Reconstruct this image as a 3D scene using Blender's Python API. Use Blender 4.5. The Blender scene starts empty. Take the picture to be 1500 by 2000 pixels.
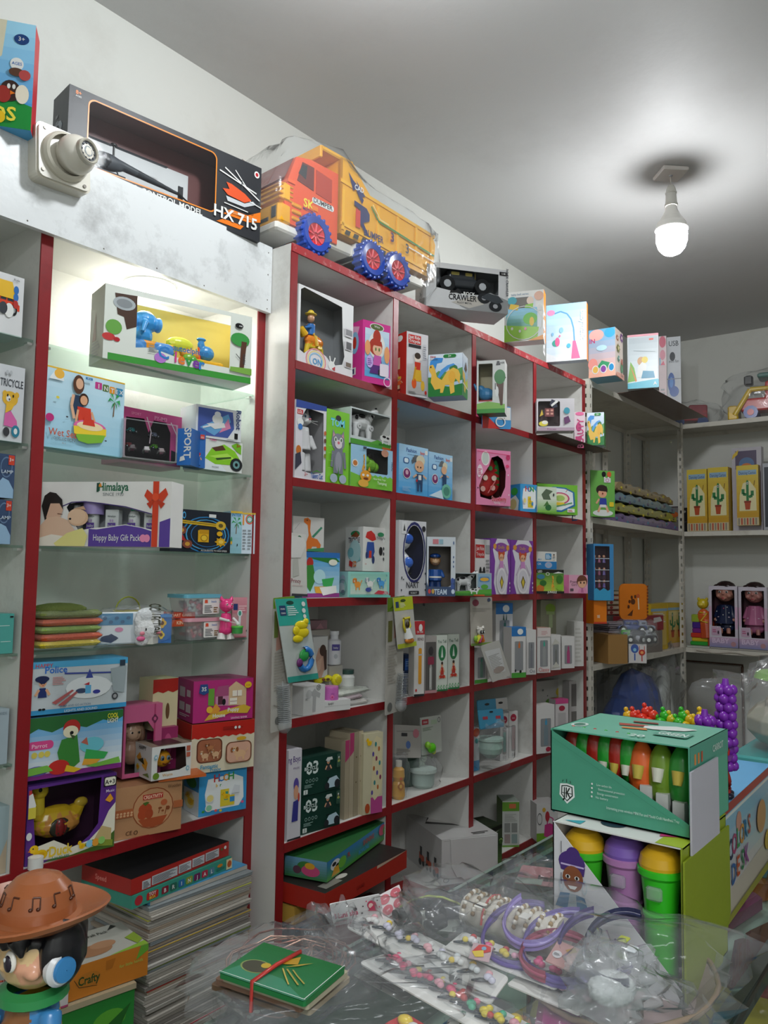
import bpy, math, random
from mathutils import Vector as V, Matrix, noise
from mathutils.geometry import tessellate_polygon
random.seed(7)
D = bpy.data
SC = bpy.context.scene
COL = SC.collection
# ---------------------------------------------------------------- camera
FPX = 1560.0
RX = V((0.61762275, -0.07029852, -0.78332641)); RY = V((-0.78633601, -0.03650567, -0.61671955)); RZ = V((0.01475862, 0.99685779, -0.07782499))
R3 = Matrix((RX, RY, RZ))
EYE = V((0, 0, 1.5))
cd = D.cameras.new('camera'); cam = D.objects.new('camera', cd); COL.objects.link(cam)
cd.sensor_fit = 'HORIZONTAL'; cd.sensor_width = 36; cd.lens = FPX / 1500 * 36; cd.clip_start = 0.02
cam.matrix_world = Matrix.Translation(EYE) @ R3.to_4x4()
SC.camera = cam
# ---------------------------------------------------------------- light, world, exposure
SC.view_settings.view_transform = 'Standard'; SC.view_settings.look = 'None'
SC.view_settings.gamma = 1; SC.view_settings.use_curve_mapping = False
SC.view_settings.exposure = 0.75
w = D.worlds.new('world'); SC.world = w; w.use_nodes = True
w.node_tree.nodes['Background'].inputs[0].default_value = (0.62, 0.68, 0.8, 1)
w.node_tree.nodes['Background'].inputs[1].default_value = 0.2
def lamp(name, kind, loc, power, col, size, rot=None):
    l = D.lights.new(name, kind); l.energy = power; l.color = col
    if kind == 'AREA': l.shape = 'RECTANGLE'; l.size, l.size_y = size
    else: l.shadow_soft_size = size
    o = D.objects.new(name, l); COL.objects.link(o); o.location = loc
    if rot: o.rotation_euler = rot
    return o
WHITE = (0.93, 0.97, 1.0)
lamp('second_bulb_light', 'POINT', (1.3, 1.0, 3.0), 17, WHITE, 0.06)
lamp('shop_front_light', 'AREA', (-0.6, -1.0, 2.9), 32, WHITE, (1.2, 0.6))
# ---------------------------------------------------------------- helpers
def ray(px, py): return R3 @ V((px - 750, 1000 - py, -FPX))
def onp(ax, px, py, v):
    d = ray(px, py); return EYE + d * ((v - EYE[ax]) / d[ax])
def proj(p):
    c = R3.transposed() @ (V(p) - EYE); return 750 + FPX * c.x / -c.z, 1000 - FPX * c.y / -c.z
def bis(fn, lo, hi):
    a = fn(lo) > 0
    for _ in range(40):
        m = (lo + hi) / 2
        if (fn(m) > 0) == a: lo = m
        else: hi = m
    return lo
NAMED = dict(w='e4e5e2', k='141416', r='b5202a', g='2f9a3c', b='1f63b8', y='eec21c', o='ea7a1c', p='ee8fb6', v='6b3fa0', c='3fb4d8', n='6a4026', s='dda680',
             a='9a9ca0', t='4fb8ae', d='3a3e44', l='93c93a', m='cf2b86', h='a9d2ec', i='f3dcc2', z='d8d2c4', q='1c2b52', u='b98a5c')
def hexc(s):
    s = NAMED.get(s, s)
    if len(s) == 3: s = ''.join(ch * 2 for ch in s)
    o = []
    for i in (0, 2, 4):
        x = int(s[i:i + 2], 16) / 255
        o.append(x / 12.92 if x <= 0.04045 else ((x + 0.055) / 1.055) ** 2.4)
    return (*o, 1.0)
MATS = {}
def mat(kind, rough=0.5, metal=0.0, bump=0.0, bscale=60, spec=0.5, vary=0.05):
    """opaque material that reads the colour attribute and adds grain, wear and fine relief"""
    if kind in MATS: return MATS[kind]
    m = D.materials.new(kind); m.use_nodes = True; nt = m.node_tree; n = nt.nodes; b = n['Principled BSDF']
    at = n.new('ShaderNodeAttribute'); at.attribute_name = 'Col'
    tc = n.new('ShaderNodeTexCoord')
    ns = n.new('ShaderNodeTexNoise'); ns.inputs['Scale'].default_value = 14; ns.inputs['Detail'].default_value = 5
    nt.links.new(tc.outputs['Object'], ns.inputs['Vector'])
    mr = n.new('ShaderNodeMapRange'); mr.inputs['To Min'].default_value = 1 - vary; mr.inputs['To Max'].default_value = 1 + vary
    nt.links.new(ns.outputs['Fac'], mr.inputs['Value'])
    hs = n.new('ShaderNodeHueSaturation'); nt.links.new(mr.outputs[0], hs.inputs['Value']); nt.links.new(at.outputs['Color'], hs.inputs['Color'])
    nt.links.new(hs.outputs[0], b.inputs['Base Color'])
    b.inputs['Roughness'].default_value = rough; b.inputs['Metallic'].default_value = metal; b.inputs['Specular IOR Level'].default_value = spec
    if bump:
        n2 = n.new('ShaderNodeTexNoise'); n2.inputs['Scale'].default_value = bscale; n2.inputs['Detail'].default_value = 3
        nt.links.new(tc.outputs['Object'], n2.inputs['Vector'])
        bp = n.new('ShaderNodeBump'); bp.inputs['Strength'].default_value = bump; bp.inputs['Distance'].default_value = 0.004
        nt.links.new(n2.outputs['Fac'], bp.inputs['Height']); nt.links.new(bp.outputs[0], b.inputs['Normal'])
    MATS[kind] = m; return m
def clear(kind, tint, gloss, rough, bump, bscale, body=0.0):
    """clear plastic or glass: transparent film with a glossy coat, a touch of haze and crumpled relief"""
    m = D.materials.new(kind); m.use_nodes = True; nt = m.node_tree; n = nt.nodes; n.clear()
    out = n.new('ShaderNodeOutputMaterial'); tr = n.new('ShaderNodeBsdfTransparent'); gl = n.new('ShaderNodeBsdfGlossy'); df = n.new('ShaderNodeBsdfDiffuse')
    tr.inputs[0].default_value = hexc(tint); gl.inputs['Roughness'].default_value = rough; df.inputs[0].default_value = (0.8, 0.82, 0.84, 1)
    lw = n.new('ShaderNodeLayerWeight'); lw.inputs[0].default_value = gloss
    m1 = n.new('ShaderNodeMixShader'); m1.inputs[0].default_value = body
    m2 = n.new('ShaderNodeMixShader')
    nt.links.new(tr.outputs[0], m1.inputs[1]); nt.links.new(df.outputs[0], m1.inputs[2])
    nt.links.new(lw.outputs['Fresnel'], m2.inputs[0]); nt.links.new(m1.outputs[0], m2.inputs[1]); nt.links.new(gl.outputs[0], m2.inputs[2])
    if bump:
        tc = n.new('ShaderNodeTexCoord'); ns = n.new('ShaderNodeTexNoise'); ns.inputs['Scale'].default_value = bscale; ns.inputs['Detail'].default_value = 2.5
        ns.inputs['Distortion'].default_value = 0.5
        nt.links.new(tc.outputs['Object'], ns.inputs['Vector'])
        bp = n.new('ShaderNodeBump'); bp.inputs['Strength'].default_value = bump; bp.inputs['Distance'].default_value = 0.012
        nt.links.new(ns.outputs['Fac'], bp.inputs['Height'])
        for q in (gl, lw): nt.links.new(bp.outputs[0], q.inputs['Normal'])
    ge = n.new('ShaderNodeNewGeometry'); t2 = n.new('ShaderNodeBsdfTransparent'); m3 = n.new('ShaderNodeMixShader')   # only the outer side of a film shines
    nt.links.new(ge.outputs['Backfacing'], m3.inputs[0]); nt.links.new(m2.outputs[0], m3.inputs[1]); nt.links.new(t2.outputs[0], m3.inputs[2])
    nt.links.new(m3.outputs[0], out.inputs[0]); MATS[kind] = m; return m
CARD = mat('printed_carton', 0.42, bump=0.12, bscale=25, vary=0.06)
PRINT = mat('printed_ink', 0.34, vary=0.05)
PLAST = mat('moulded_plastic', 0.26, vary=0.04)
DULL = mat('matte_plastic', 0.6, bump=0.2, bscale=90)
CLOTH = mat('soft_fabric', 0.95, bump=0.9, bscale=180, spec=0.1, vary=0.15)
METAL = mat('bare_metal', 0.3, metal=0.9)
FILM = clear('window_film', 'f2f4f4', 0.12, 0.06, 0.12, 9, 0.02)
BAG = clear('crumpled_bag_film', 'f6f7f7', 0.2, 0.15, 0.8, 13, 0.09)
HAZE = clear('milky_clear_plastic', 'dfe3e3', 0.25, 0.12, 0.3, 20, 0.25)
GLASS = clear('shelf_glass', 'cfe3da', 0.22, 0.02, 0.0, 1, 0.02)
def tag(o, label=None, cat=None, group=None, kind=None):
    if label: o['label'] = label
    if cat: o['category'] = cat
    if group: o['group'] = group
    if kind: o['kind'] = kind
    return o
def empty(name, label, cat, loc, yaw=0.0, group=None):
    o = D.objects.new(name, None); COL.objects.link(o); o.empty_display_size = 0.02
    o.matrix_world = Matrix.Translation(V(loc)) @ Matrix.Rotation(yaw, 4, 'Z')
    o.location = loc; o.rotation_euler = (0, 0, yaw)
    return tag(o, label, cat, group)
class M:
    """mesh collector: coloured polygons"""
    def __init__(s): s.v = []; s.f = []; s.c = []; s.sm = []; s.X = None
    def add(s, vs, fs, col, smooth=False):
        k = len(s.v); c = hexc(col) if isinstance(col, str) else col
        s.v += [tuple(s.X @ V(p)) if s.X else tuple(p) for p in vs]
        for f in fs: s.f.append([i + k for i in f]); s.c.append(c); s.sm.append(smooth)
    def quad(s, a, b, c, d, col): s.add([a, b, c, d], [(0, 1, 2, 3)], col)
    def box(s, x0, y0, z0, x1, y1, z1, col, cols=None):
        vs = [(x, y, z) for z in (z0, z1) for y in (y0, y1) for x in (x0, x1)]
        fs = [(0, 1, 5, 4), (2, 0, 4, 6), (1, 3, 7, 5), (3, 2, 6, 7), (4, 5, 7, 6), (2, 3, 1, 0)]   # F L R B U D
        for i, f in enumerate(fs): s.add([vs[j] for j in f], [(0, 1, 2, 3)], (cols or {}).get('FLRBUD'[i], col))
    def rbox(s, x0, y0, z0, x1, y1, z1, col, b=0.003):
        x0, x1 = sorted((x0, x1)); y0, y1 = sorted((y0, y1)); z0, z1 = sorted((z0, z1)); b = min(b, (x1 - x0) / 2.01, (y1 - y0) / 2.01, (z1 - z0) / 2.01)
        vs = []
        for z, i in ((z0, b), (z0 + b, 0), (z1 - b, 0), (z1, b)):
            a0, a1, c0, c1 = x0 + i, x1 - i, y0 + i, y1 - i
            for p in ((a0 + b, c0), (a1 - b, c0), (a1, c0 + b), (a1, c1 - b), (a1 - b, c1), (a0 + b, c1), (a0, c1 - b), (a0, c0 + b)): vs.append((*p, z))
        fs = [(k * 8 + i, k * 8 + (i + 1) % 8, k * 8 + 8 + (i + 1) % 8, k * 8 + 8 + i) for k in range(3) for i in range(8)]
        s.add(vs, fs + [tuple(range(7, -1, -1)), tuple(range(24, 32))], col)
    def ell(s, c, r, col, n=12, m=7):
        vs = [(c[0], c[1], c[2] - r[2])]; fs = []
        for j in range(1, m):
            t = -math.pi / 2 + math.pi * j / m
            for i in range(n): a = 2 * math.pi * i / n; vs.append((c[0] + r[0] * math.cos(t) * math.cos(a), c[1] + r[1] * math.cos(t) * math.sin(a), c[2] + r[2] * math.sin(t)))
        vs.append((c[0], c[1], c[2] + r[2])); L = len(vs) - 1
        for i in range(n):
            k = (i + 1) % n; fs.append((0, 1 + k, 1 + i)); fs.append((L, L - n + i, L - n + k))
            for j in range(m - 2): a = 1 + j * n; fs.append((a + i, a + k, a + n + k, a + n + i))
        s.add(vs, fs, col, True)
    def cone(s, p0, r0, p1, r1, col, n=10, cap=True, smooth=True):
        p0, p1 = V(p0), V(p1); d = (p1 - p0); 
        if d.length < 1e-6: d = V((0, 0, 1e-4))
        q = d.to_track_quat('Z', 'Y'); vs = []
        for p, r in ((p0, r0), (p1, r1)):
            for i in range(n): a = 2 * math.pi * i / n; vs.append(p + q @ V((r * math.cos(a), r * math.sin(a), 0)))
        s.add(vs, [(i, (i + 1) % n, n + (i + 1) % n, n + i) for i in range(n)], col, smooth)
        if cap: s.add(vs, [tuple(range(n - 1, -1, -1)), tuple(range(n, 2 * n))], col)
    def lathe(s, c, prof, col, n=16):
        """prof: list of (r, z[, colour]) around the Z axis at c"""
        for (a, b) in zip(prof, prof[1:]):
            r0, z0, r1, z1 = a[0], a[1], b[0], b[1]; cc = b[2] if len(b) > 2 else col; vs = []
            for r, z in ((r0, z0), (r1, z1)):
                for i in range(n): t = 2 * math.pi * i / n; vs.append((c[0] + r * math.cos(t), c[1] + r * math.sin(t), c[2] + z))
            s.add(vs, [(i, (i + 1) % n, n + (i + 1) % n, n + i) for i in range(n)], cc, True)
    def tube(s, pts, r, col, n=6, closed=False):
        pts = [V(p) for p in pts]; L = len(pts); vs = []
        for i, p in enumerate(pts):
            a = pts[i - 1] if (i or closed) else p; b = pts[(i + 1) % L] if (i < L - 1 or closed) else p
            q = (b - a).to_track_quat('Z', 'Y')
            for k in range(n): t = 2 * math.pi * k / n; vs.append(p + q @ V((r * math.cos(t), r * math.sin(t), 0)))
        fs = [(i * n + k, i * n + (k + 1) % n, ((i + 1) % L) * n + (k + 1) % n, ((i + 1) % L) * n + k) for i in range(L if closed else L - 1) for k in range(n)]
        s.add(vs, fs, col, True)
    def prism(s, pts, y0, y1, col, side=None):
        """pts in the local XZ plane, extruded from y0 to y1"""
        n = len(pts); a = [(p[0], y0, p[1]) for p in pts]; b = [(p[0], y1, p[1]) for p in pts]
        s.add(a, [tuple(range(n))], col); s.add(b, [tuple(range(n - 1, -1, -1))], col)
        s.add(a + b, [(i, i + n, (i + 1) % n + n, (i + 1) % n) for i in range(n)], side or col)
    def build(s, name, parent=None, m=None, label=None):
        me = D.meshes.new(name); me.from_pydata(s.v, [], s.f)
        ca = me.color_attributes.new('Col', 'FLOAT_COLOR', 'CORNER'); buf = []
        for f, c in zip(s.f, s.c): buf += list(c) * len(f)
        ca.data.foreach_set('color', buf); me.polygons.foreach_set('use_smooth', s.sm); me.update()
        me.materials.append(m or PLAST); o = D.objects.new(name, me); COL.objects.link(o)
        if parent: o.parent = parent
        if label: o['label'] = label
        return o
def prims(m, txt, sc=1.0):
    """3D primitives: e x y z rx ry rz col | c x y z r x y z r col | b x y z x y z col | t r col x y z x y z ... (tube)"""
    for t in txt.split(';'):
        t = t.split()
        if not t: continue
        k = t[0]
        if k == 't':
            a = [float(x) * sc for x in t[3:]]; m.tube([a[i:i + 3] for i in range(0, len(a), 3)], float(t[1]) * sc, t[2]); continue
        a = [float(x) * sc for x in t[1:-1]]; col = t[-1]
        if k == 'e': m.ell(a[:3], a[3:6], col)
        elif k == 'c': m.cone(a[:3], a[3], a[4:7], a[7], col)
        elif k == 'b': m.rbox(*a, col, b=0.08 * sc)
        elif k == 'B': m.box(*a, col)
def blend(o, voxel, smooth=6):
    """fuse overlapping shapes into one continuous skin, keeping the nearest colours"""
    me = o.data; from mathutils.kdtree import KDTree
    kd = KDTree(len(me.polygons)); cc = []; ca = me.color_attributes['Col'].data
    for i, p in enumerate(me.polygons): kd.insert(p.center, i); cc.append(tuple(ca[p.loop_start].color))
    kd.balance()
    r = o.modifiers.new('r', 'REMESH'); r.mode = 'VOXEL'; r.voxel_size = voxel; r.use_smooth_shade = True
    s = o.modifiers.new('s', 'SMOOTH'); s.iterations = smooth; s.factor = 0.5
    dg = bpy.context.evaluated_depsgraph_get(); nm = D.meshes.new_from_object(o.evaluated_get(dg)); o.modifiers.clear()
    na = nm.color_attributes.get('Col') or nm.color_attributes.new('Col', 'FLOAT_COLOR', 'CORNER'); 
    if na.domain != 'CORNER': nm.color_attributes.remove(na); na = nm.color_attributes.new('Col', 'FLOAT_COLOR', 'CORNER')
    buf = []
    for p in nm.polygons: buf += list(cc[kd.find(p.center)[1]]) * p.loop_total
    na.data.foreach_set('color', buf); nm.polygons.foreach_set('use_smooth', [True] * len(nm.polygons)); o.data = nm
    if not nm.materials: nm.materials.append(PLAST)
    return o
# ---------------------------------------------------------------- lettering
TXT = {}
def glyphs(s, bold):
    if (s, bold) in TXT: return TXT[(s, bold)]
    c = D.curves.new('t', 'FONT'); c.body = s; c.size = 1; c.resolution_u = 2; c.offset = 0.022 if bold else 0.004; c.fill_mode = 'FRONT'
    o = D.objects.new('t', c); me = o.to_mesh()
    vs = [(v.co.x, v.co.y) for v in me.vertices]; fs = [tuple(p.vertices) for p in me.polygons]
    o.to_mesh_clear(); D.objects.remove(o); D.curves.remove(c)
    if vs:
        x0 = min(v[0] for v in vs); x1 = max(v[0] for v in vs); vs = [(v[0] - (x0 + x1) / 2, v[1] / 0.72) for v in vs]; W = (x1 - x0)
    else: W = 1
    TXT[(s, bold)] = (vs, fs, W); return TXT[(s, bold)]
def rr(x0, y0, x1, y1, r, asp=1.0, k=4):
    """rounded rectangle; asp = width/height so that corners stay round"""
    ry = r * asp; o = []
    for cx, cy, a0 in ((x1 - r, y0 + ry, -90), (x1 - r, y1 - ry, 0), (x0 + r, y1 - ry, 90), (x0 + r, y0 + ry, 180)):
        for i in range(k + 1): a = math.radians(a0 + 90 * i / k); o.append((cx + r * math.cos(a), cy + ry * math.sin(a)))
    return o
def elp(cx, cy, rx, ry, n=18, a0=0, a1=360): return [(cx + rx * math.cos(math.radians(a0 + (a1 - a0) * i / n)), cy + ry * math.sin(math.radians(a0 + (a1 - a0) * i / n))) for i in range(n + (a1 - a0 < 360))]
MAC = {}
def fig(name, txt): MAC[name] = txt
class Face:
    """a flat printed face: percent coordinates u,v on the rectangle o + u*U + v*W"""
    def __init__(s, m, o, u, v, n): s.m, s.o, s.u, s.v, s.n, s.k = m, V(o), V(u), V(v), V(n).normalized(), 0
    def P(s, x, y): return s.o + s.u * (x / 100) + s.v * (y / 100) + s.n * (0.0006 + s.k * 0.00022)
    def poly(s, pts, col): s.m.add([s.P(*p) for p in pts], [tuple(range(len(pts)))], col); s.k += 1
    def tri(s, pts, col):
        q = [V((p[0], p[1], 0)) for p in pts]; s.m.add([s.P(*p) for p in pts], [tuple(t) for t in tessellate_polygon([q])], col); s.k += 1
    def text(s, x, y, h, col, txt, bold=False, rot=0, maxw=None):
        vs, fs, W = glyphs(txt, bold); H = s.v.length * h / 100; ww = W * H * 1.38; lim = (maxw or 96) / 100 * (s.v.length if rot else s.u.length)
        sx = min(1.0, lim / ww) if ww else 1
        a = H * 1.38 * sx / s.u.length * 100; b = h; 
        if rot:
            hu = H / s.u.length * 100; a2 = H * 1.38 * sx / s.v.length * 100; sg = 1 if rot > 0 else -1
            pts = [s.P(x - sg * v[1] * hu, y + sg * v[0] * a2) for v in vs]
        else: pts = [s.P(x + v[0] * a, y + v[1] * b) for v in vs]
        s.m.add(pts, fs, col); s.k += 1
    def draw(s, txt, T=(0, 0, 1, 1), args=()):
        X = lambda v: T[0] + v * T[2]
        Y = lambda v: T[1] + v * T[3]
        for i, a in enumerate(args): txt = txt.replace('$%d' % (i + 1), a)
        asp = s.u.length / s.v.length
        for q in txt.split(';'):
            t = q.split()
            if not t: continue
            k = t[0]
            try:
                if k == 'r': x0, y0, x1, y1 = map(float, t[1:5]); s.poly([(X(x0), Y(y0)), (X(x1), Y(y0)), (X(x1), Y(y1)), (X(x0), Y(y1))], t[5])
                elif k == 'R': x0, y0, x1, y1, rd = map(float, t[1:6]); s.poly([(X(a), Y(b)) for a, b in rr(x0, y0, x1, y1, rd, asp * T[2] / T[3])], t[6])
                elif k == 'e': a = list(map(float, t[1:5])); s.poly([(X(x), Y(y)) for x, y in elp(*a)], t[5])
                elif k == 'o':   # ring
                    a = list(map(float, t[1:6])); A = elp(*a[:4], n=20); B = elp(a[0], a[1], a[2] - a[4], a[3] - a[4] * (a[3] / a[2]), n=20)
                    for i in range(20): j = (i + 1) % 20; s.m.add([s.P(X(x), Y(y)) for x, y in (A[i], A[j], B[j], B[i])], [(0, 1, 2, 3)], t[6])
                    s.k += 1
                elif k == 'q': a = list(map(float, t[2:])); s.tri([(X(a[i]), Y(a[i + 1])) for i in range(0, len(a), 2)], t[1])
                elif k == 'l':
                    wd = float(t[1]) / 2; a = list(map(float, t[3:])); P = [V((X(a[i]) * asp, Y(a[i + 1]))) for i in range(0, len(a), 2)]; wd *= T[3]
                    for p0, p1 in zip(P, P[1:]):
                        d = (p1 - p0); 
                        if d.length < 1e-6: continue
                        n = V((-d.y, d.x)).normalized() * wd; s.m.add([s.P(c.x / asp, c.y) for c in (p0 - n, p1 - n, p1 + n, p0 + n)], [(0, 1, 2, 3)], t[2])
                    s.k += 1
                elif k in ('t', 'T'): s.text(X(float(t[1])), Y(float(t[2])), float(t[3]) * T[3], t[4], ' '.join(t[5:]), k == 'T')
                elif k in ('s', 'S'): s.text(X(float(t[1])), Y(float(t[2])), float(t[4]) * T[3], t[5], ' '.join(t[6:]), k == 'S', maxw=float(t[3]))   # text squeezed to a width
                elif k in ('V', 'W'): s.text(X(float(t[1])), Y(float(t[2])), float(t[3]) * T[3], t[4], ' '.join(t[5:]), True, 1 if k == 'V' else -1)
                elif k == 'g':   # vertical print gradient in n bands: x0 y0 x1 y1 colA colB
                    x0, y0, x1, y1 = map(float, t[1:5]); A, B = hexc(t[5]), hexc(t[6])
                    vs = []; 
                    for i in range(8):
                        f = i / 7; c = tuple(A[j] + (B[j] - A[j]) * f for j in range(4)); ya = y0 + (y1 - y0) * i / 8; yb = y0 + (y1 - y0) * (i + 1) / 8
                        s.m.add([s.P(X(x0), Y(ya)), s.P(X(x1), Y(ya)), s.P(X(x1), Y(yb)), s.P(X(x0), Y(yb))], [(0, 1, 2, 3)], c)
                    s.k += 1
                elif k == 'x':   # block of tiny unreadable print lines: x0 y0 x1 y1 col
                    x0, y0, x1, y1 = map(float, t[1:5]); n = int(t[6]) if len(t) > 6 else 4; hh = (y1 - y0) / n
                    for i in range(n):
                        e = x1 - (x1 - x0) * ((i * 37 + int(x0 * 3)) % 7) / 18; s.m.add([s.P(X(x0), Y(y0 + i * hh)), s.P(X(e), Y(y0 + i * hh)), s.P(X(e), Y(y0 + (i + .5) * hh)), s.P(X(x0), Y(y0 + (i + .5) * hh))], [(0, 1, 2, 3)], t[5])
                    s.k += 1
                elif k in MAC:   # macro: name x y w h [args]
                    a = list(map(float, t[1:5])); s.draw(MAC[k], (X(a[0]), Y(a[1]), a[2] / 100 * T[2], a[3] / 100 * T[3]), t[5:])
                else: print('ART?', q)
            except Exception as ex: print('ART ERR', q, ex)
# ---------------------------------------------------------------- setting
def wallmat(name, col, dirt, amount, scale=3.0, rough=0.55):
    m = D.materials.new(name); m.use_nodes = True; nt = m.node_tree; n = nt.nodes; b = n['Principled BSDF']; tc = n.new('ShaderNodeTexCoord')
    a = n.new('ShaderNodeTexNoise'); a.inputs['Scale'].default_value = scale; a.inputs['Detail'].default_value = 9; a.inputs['Roughness'].default_value = 0.7
    nt.links.new(tc.outputs['Object'], a.inputs['Vector'])
    r = n.new('ShaderNodeValToRGB'); r.color_ramp.elements[0].position = 0.53; r.color_ramp.elements[0].color = (0, 0, 0, 1); r.color_ramp.elements[1].position = 0.82; r.color_ramp.elements[1].color = (amount, amount, amount, 1)
    nt.links.new(a.outputs['Fac'], r.inputs[0])
    x = n.new('ShaderNodeMix'); x.data_type = 'RGBA'; x.inputs[6].default_value = hexc(col); x.inputs[7].default_value = hexc(dirt)
    nt.links.new(r.outputs[0], x.inputs[0]); nt.links.new(x.outputs[2], b.inputs['Base Color']); b.inputs['Roughness'].default_value = rough
    f = n.new('ShaderNodeTexNoise'); f.inputs['Scale'].default_value = 45; nt.links.new(tc.outputs['Object'], f.inputs['Vector'])
    bp = n.new('ShaderNodeBump'); bp.inputs['Strength'].default_value = 0.12; bp.inputs['Distance'].default_value = 0.004
    nt.links.new(f.outputs['Fac'], bp.inputs['Height']); nt.links.new(bp.outputs[0], b.inputs['Normal'])
    MATS[name] = m; return m
WALL = wallmat('painted_plaster', 'd8d9d3', 'a8a196', 0.35, 2.0, 0.7)
CEIL = wallmat('ceiling_paint', 'c3c3c2', 'a5a3a2', 0.4, 1.3, 0.6)
LAM = wallmat('white_laminate', 'd9d8d3', '8d857a', 0.55, 5.0, 0.38)
LAMD = wallmat('scuffed_laminate', 'e0e3e4', '4f4b47', 0.85, 4.0, 0.34)
STEEL = wallmat('painted_steel', 'cfcbc0', '8a7f70', 0.6, 8.0, 0.45)
REDE = wallmat('red_edging', '8a171d', '5e1216', 0.7, 9.0, 0.4)
REDW = wallmat('worn_red_edging', 'a32026', 'd9cfc8', 1.0, 30.0, 0.5)
YW, XB, ZC = 2.1, 5.73, 3.2
def slab(name, a, b, m, parent=None, kind=None, col='w'):
    q = M(); q.box(*a, *b, col); o = q.build(name, parent, m)
    if kind: o['kind'] = kind
    return o
slab('floor', (-1.6, -2.2, -0.1), (XB + .1, YW + .1, 0), wallmat('floor_tile', '8a8378', '5d564e', 0.5, 6, 0.4), kind='structure')
slab('ceiling', (-1.6, -2.2, ZC), (XB + .1, YW + .1, ZC + .1), CEIL, kind='structure')
slab('wall_left', (-1.6, YW, 0), (XB + .1, YW + .1, ZC), WALL, kind='structure')
slab('wall_back', (XB, -2.2, 0), (XB + .1, YW, ZC), WALL, kind='structure')
slab('wall_right', (-1.6, -2.2, 0), (XB, -2.1, ZC), WALL, kind='structure')
slab('wall_front', (-1.7, -2.2, 0), (-1.6, YW + .1, ZC), WALL, kind='structure')
# ---------------------------------------------------------------- right shelving unit (red edged pigeonholes)
YF, YBK = 1.70, 2.045
ZS = [2.495, 2.135, 1.775, 1.41, 1.055, 0.70, 0.345]     # centre lines of the shelves
CX = [1.696, 2.21, 2.737, 3.265, 3.80]
T = 0.013
un = empty('shelving_unit', 'tall white laminate pigeonhole shelving unit with dark red edging along the left wall', 'shelf', (2.75, 1.9, 0))
un_i = Matrix.Translation((-2.75, -1.9, 0))
def uslab(name, a, b, m, par=un):
    o = slab(name, a, b, m, par); o.location = par.location * -1; return o
uslab('back_panel', (CX[0] - T, YBK - .012, 0), (CX[4] + T, YBK, 2.50), LAM)
for i, x in enumerate(CX):
    uslab('side_panel' if i in (0, 4) else 'divider', (x - T, YF + .002, 0), (x + T, YBK - .012, 2.482), LAM)
    uslab('edge_strip', (x - T - .001, YF - .002, 0), (x + T + .001, YF + .002, 2.484), REDE)
for i, z in enumerate(ZS + [0.02]):
    m = REDW if i == 0 else REDE
    if i == 0:
        uslab('top_board', (CX[0] - T, YF + .002, z - T), (CX[4] + T, YBK, z + T), LAM); uslab('edge_strip', (CX[0] - T, YF - .004, z - T), (CX[4] + T, YF + .002, z + T), m)
    else:
        for k in range(4):
            uslab('shelf', (CX[k] + T, YF + .002, z - T), (CX[k + 1] - T, YBK - .012, z + T), LAM)
            uslab('edge_strip', (CX[k] + T, YF - .003, z - T), (CX[k + 1] - T, YF + .002, z + T), m)
Z = [z + T for z in ZS]          # tops: Z[0] roof of the unit, Z[1] floor of the first row ...
# ---------------------------------------------------------------- left display cabinet with glass shelves
YL = 1.81
XA, XC = 0.965, 1.668
cb = empty('display_cabinet', 'white display cabinet with glass shelves and dark red front posts beside the pigeonhole unit', 'cabinet', (1.0, 1.95, 0))
def cslab(n, a, b, m): return uslab(n, a, b, m, cb)
cslab('back_panel', (-0.1, 2.075, 0), (1.682, 2.09, 2.5), LAM)
for x, t in ((XA, .014), (XC, .014)):
    cslab('upright_panel', (x - t, YL + .002, 0.0 if x > 1.2 else .78), (x + t, 2.075, 2.335), LAM); cslab('edge_strip', (x - t - .001, YL - .003, 0), (x + t + .001, YL + .002, 2.335), REDE)
cslab('niche_ceiling', (-0.1, YL - .01, 2.335), (1.68, 2.075, 2.35), LAM)
cslab('top_board', (-0.1, YL - .01, 2.482), (1.68, 2.075, 2.50), LAM)
fa = cslab('fascia_board', (-0.1, YL - .028, 2.302), (1.681, YL - .012, 2.512), LAMD)
q = M()
for x in (.9, 1.1, 1.26, 1.42, 1.58, 1.665):
    q.ell((x - 1.0, YL - .028 - 1.95, 2.312), (.0022, .001, .0022), '6a655e', 6, 4)
for z in (2.34, 2.42, 2.49): q.ell((.665, YL - .028 - 1.95, z), (.0022, .001, .0022), '6a655e', 6, 4)
q.build('screw_heads', cb, METAL)['kind'] = 'stuff'
cslab('bottom_shelf', (-0.1, YL + .002, .787), (XC - .014, 2.075, .81), LAM); cslab('edge_strip', (-0.1, YL - .0045, .785), (XC - .014, YL + .002, .812), REDE)
cslab('plinth_shelf', (-0.1, 1.74, .14), (1.66, 2.075, .17), LAM)
GZ = [2.045, 1.795, 1.555, 1.305]
for i, z in enumerate(GZ + [1.055]):
    if i < 4:
        cslab('glass_shelf', (XA + .015, YL + .008, z - .006), (XC - .016, 2.06, z), GLASS)
        for x in (XA + .017, XC - .03): cslab('shelf_bracket', (x, YL + .012, z - .012), (x + .012, YL + .03, z - .0065), METAL)
    cslab('glass_shelf', (0.3, YL + .008, z - .006), (XA - .018, 2.06, z), GLASS); cslab('shelf_bracket', (XA - .03, YL + .012, z - .012), (XA - .018, YL + .03, z - .0065), METAL)
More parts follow.
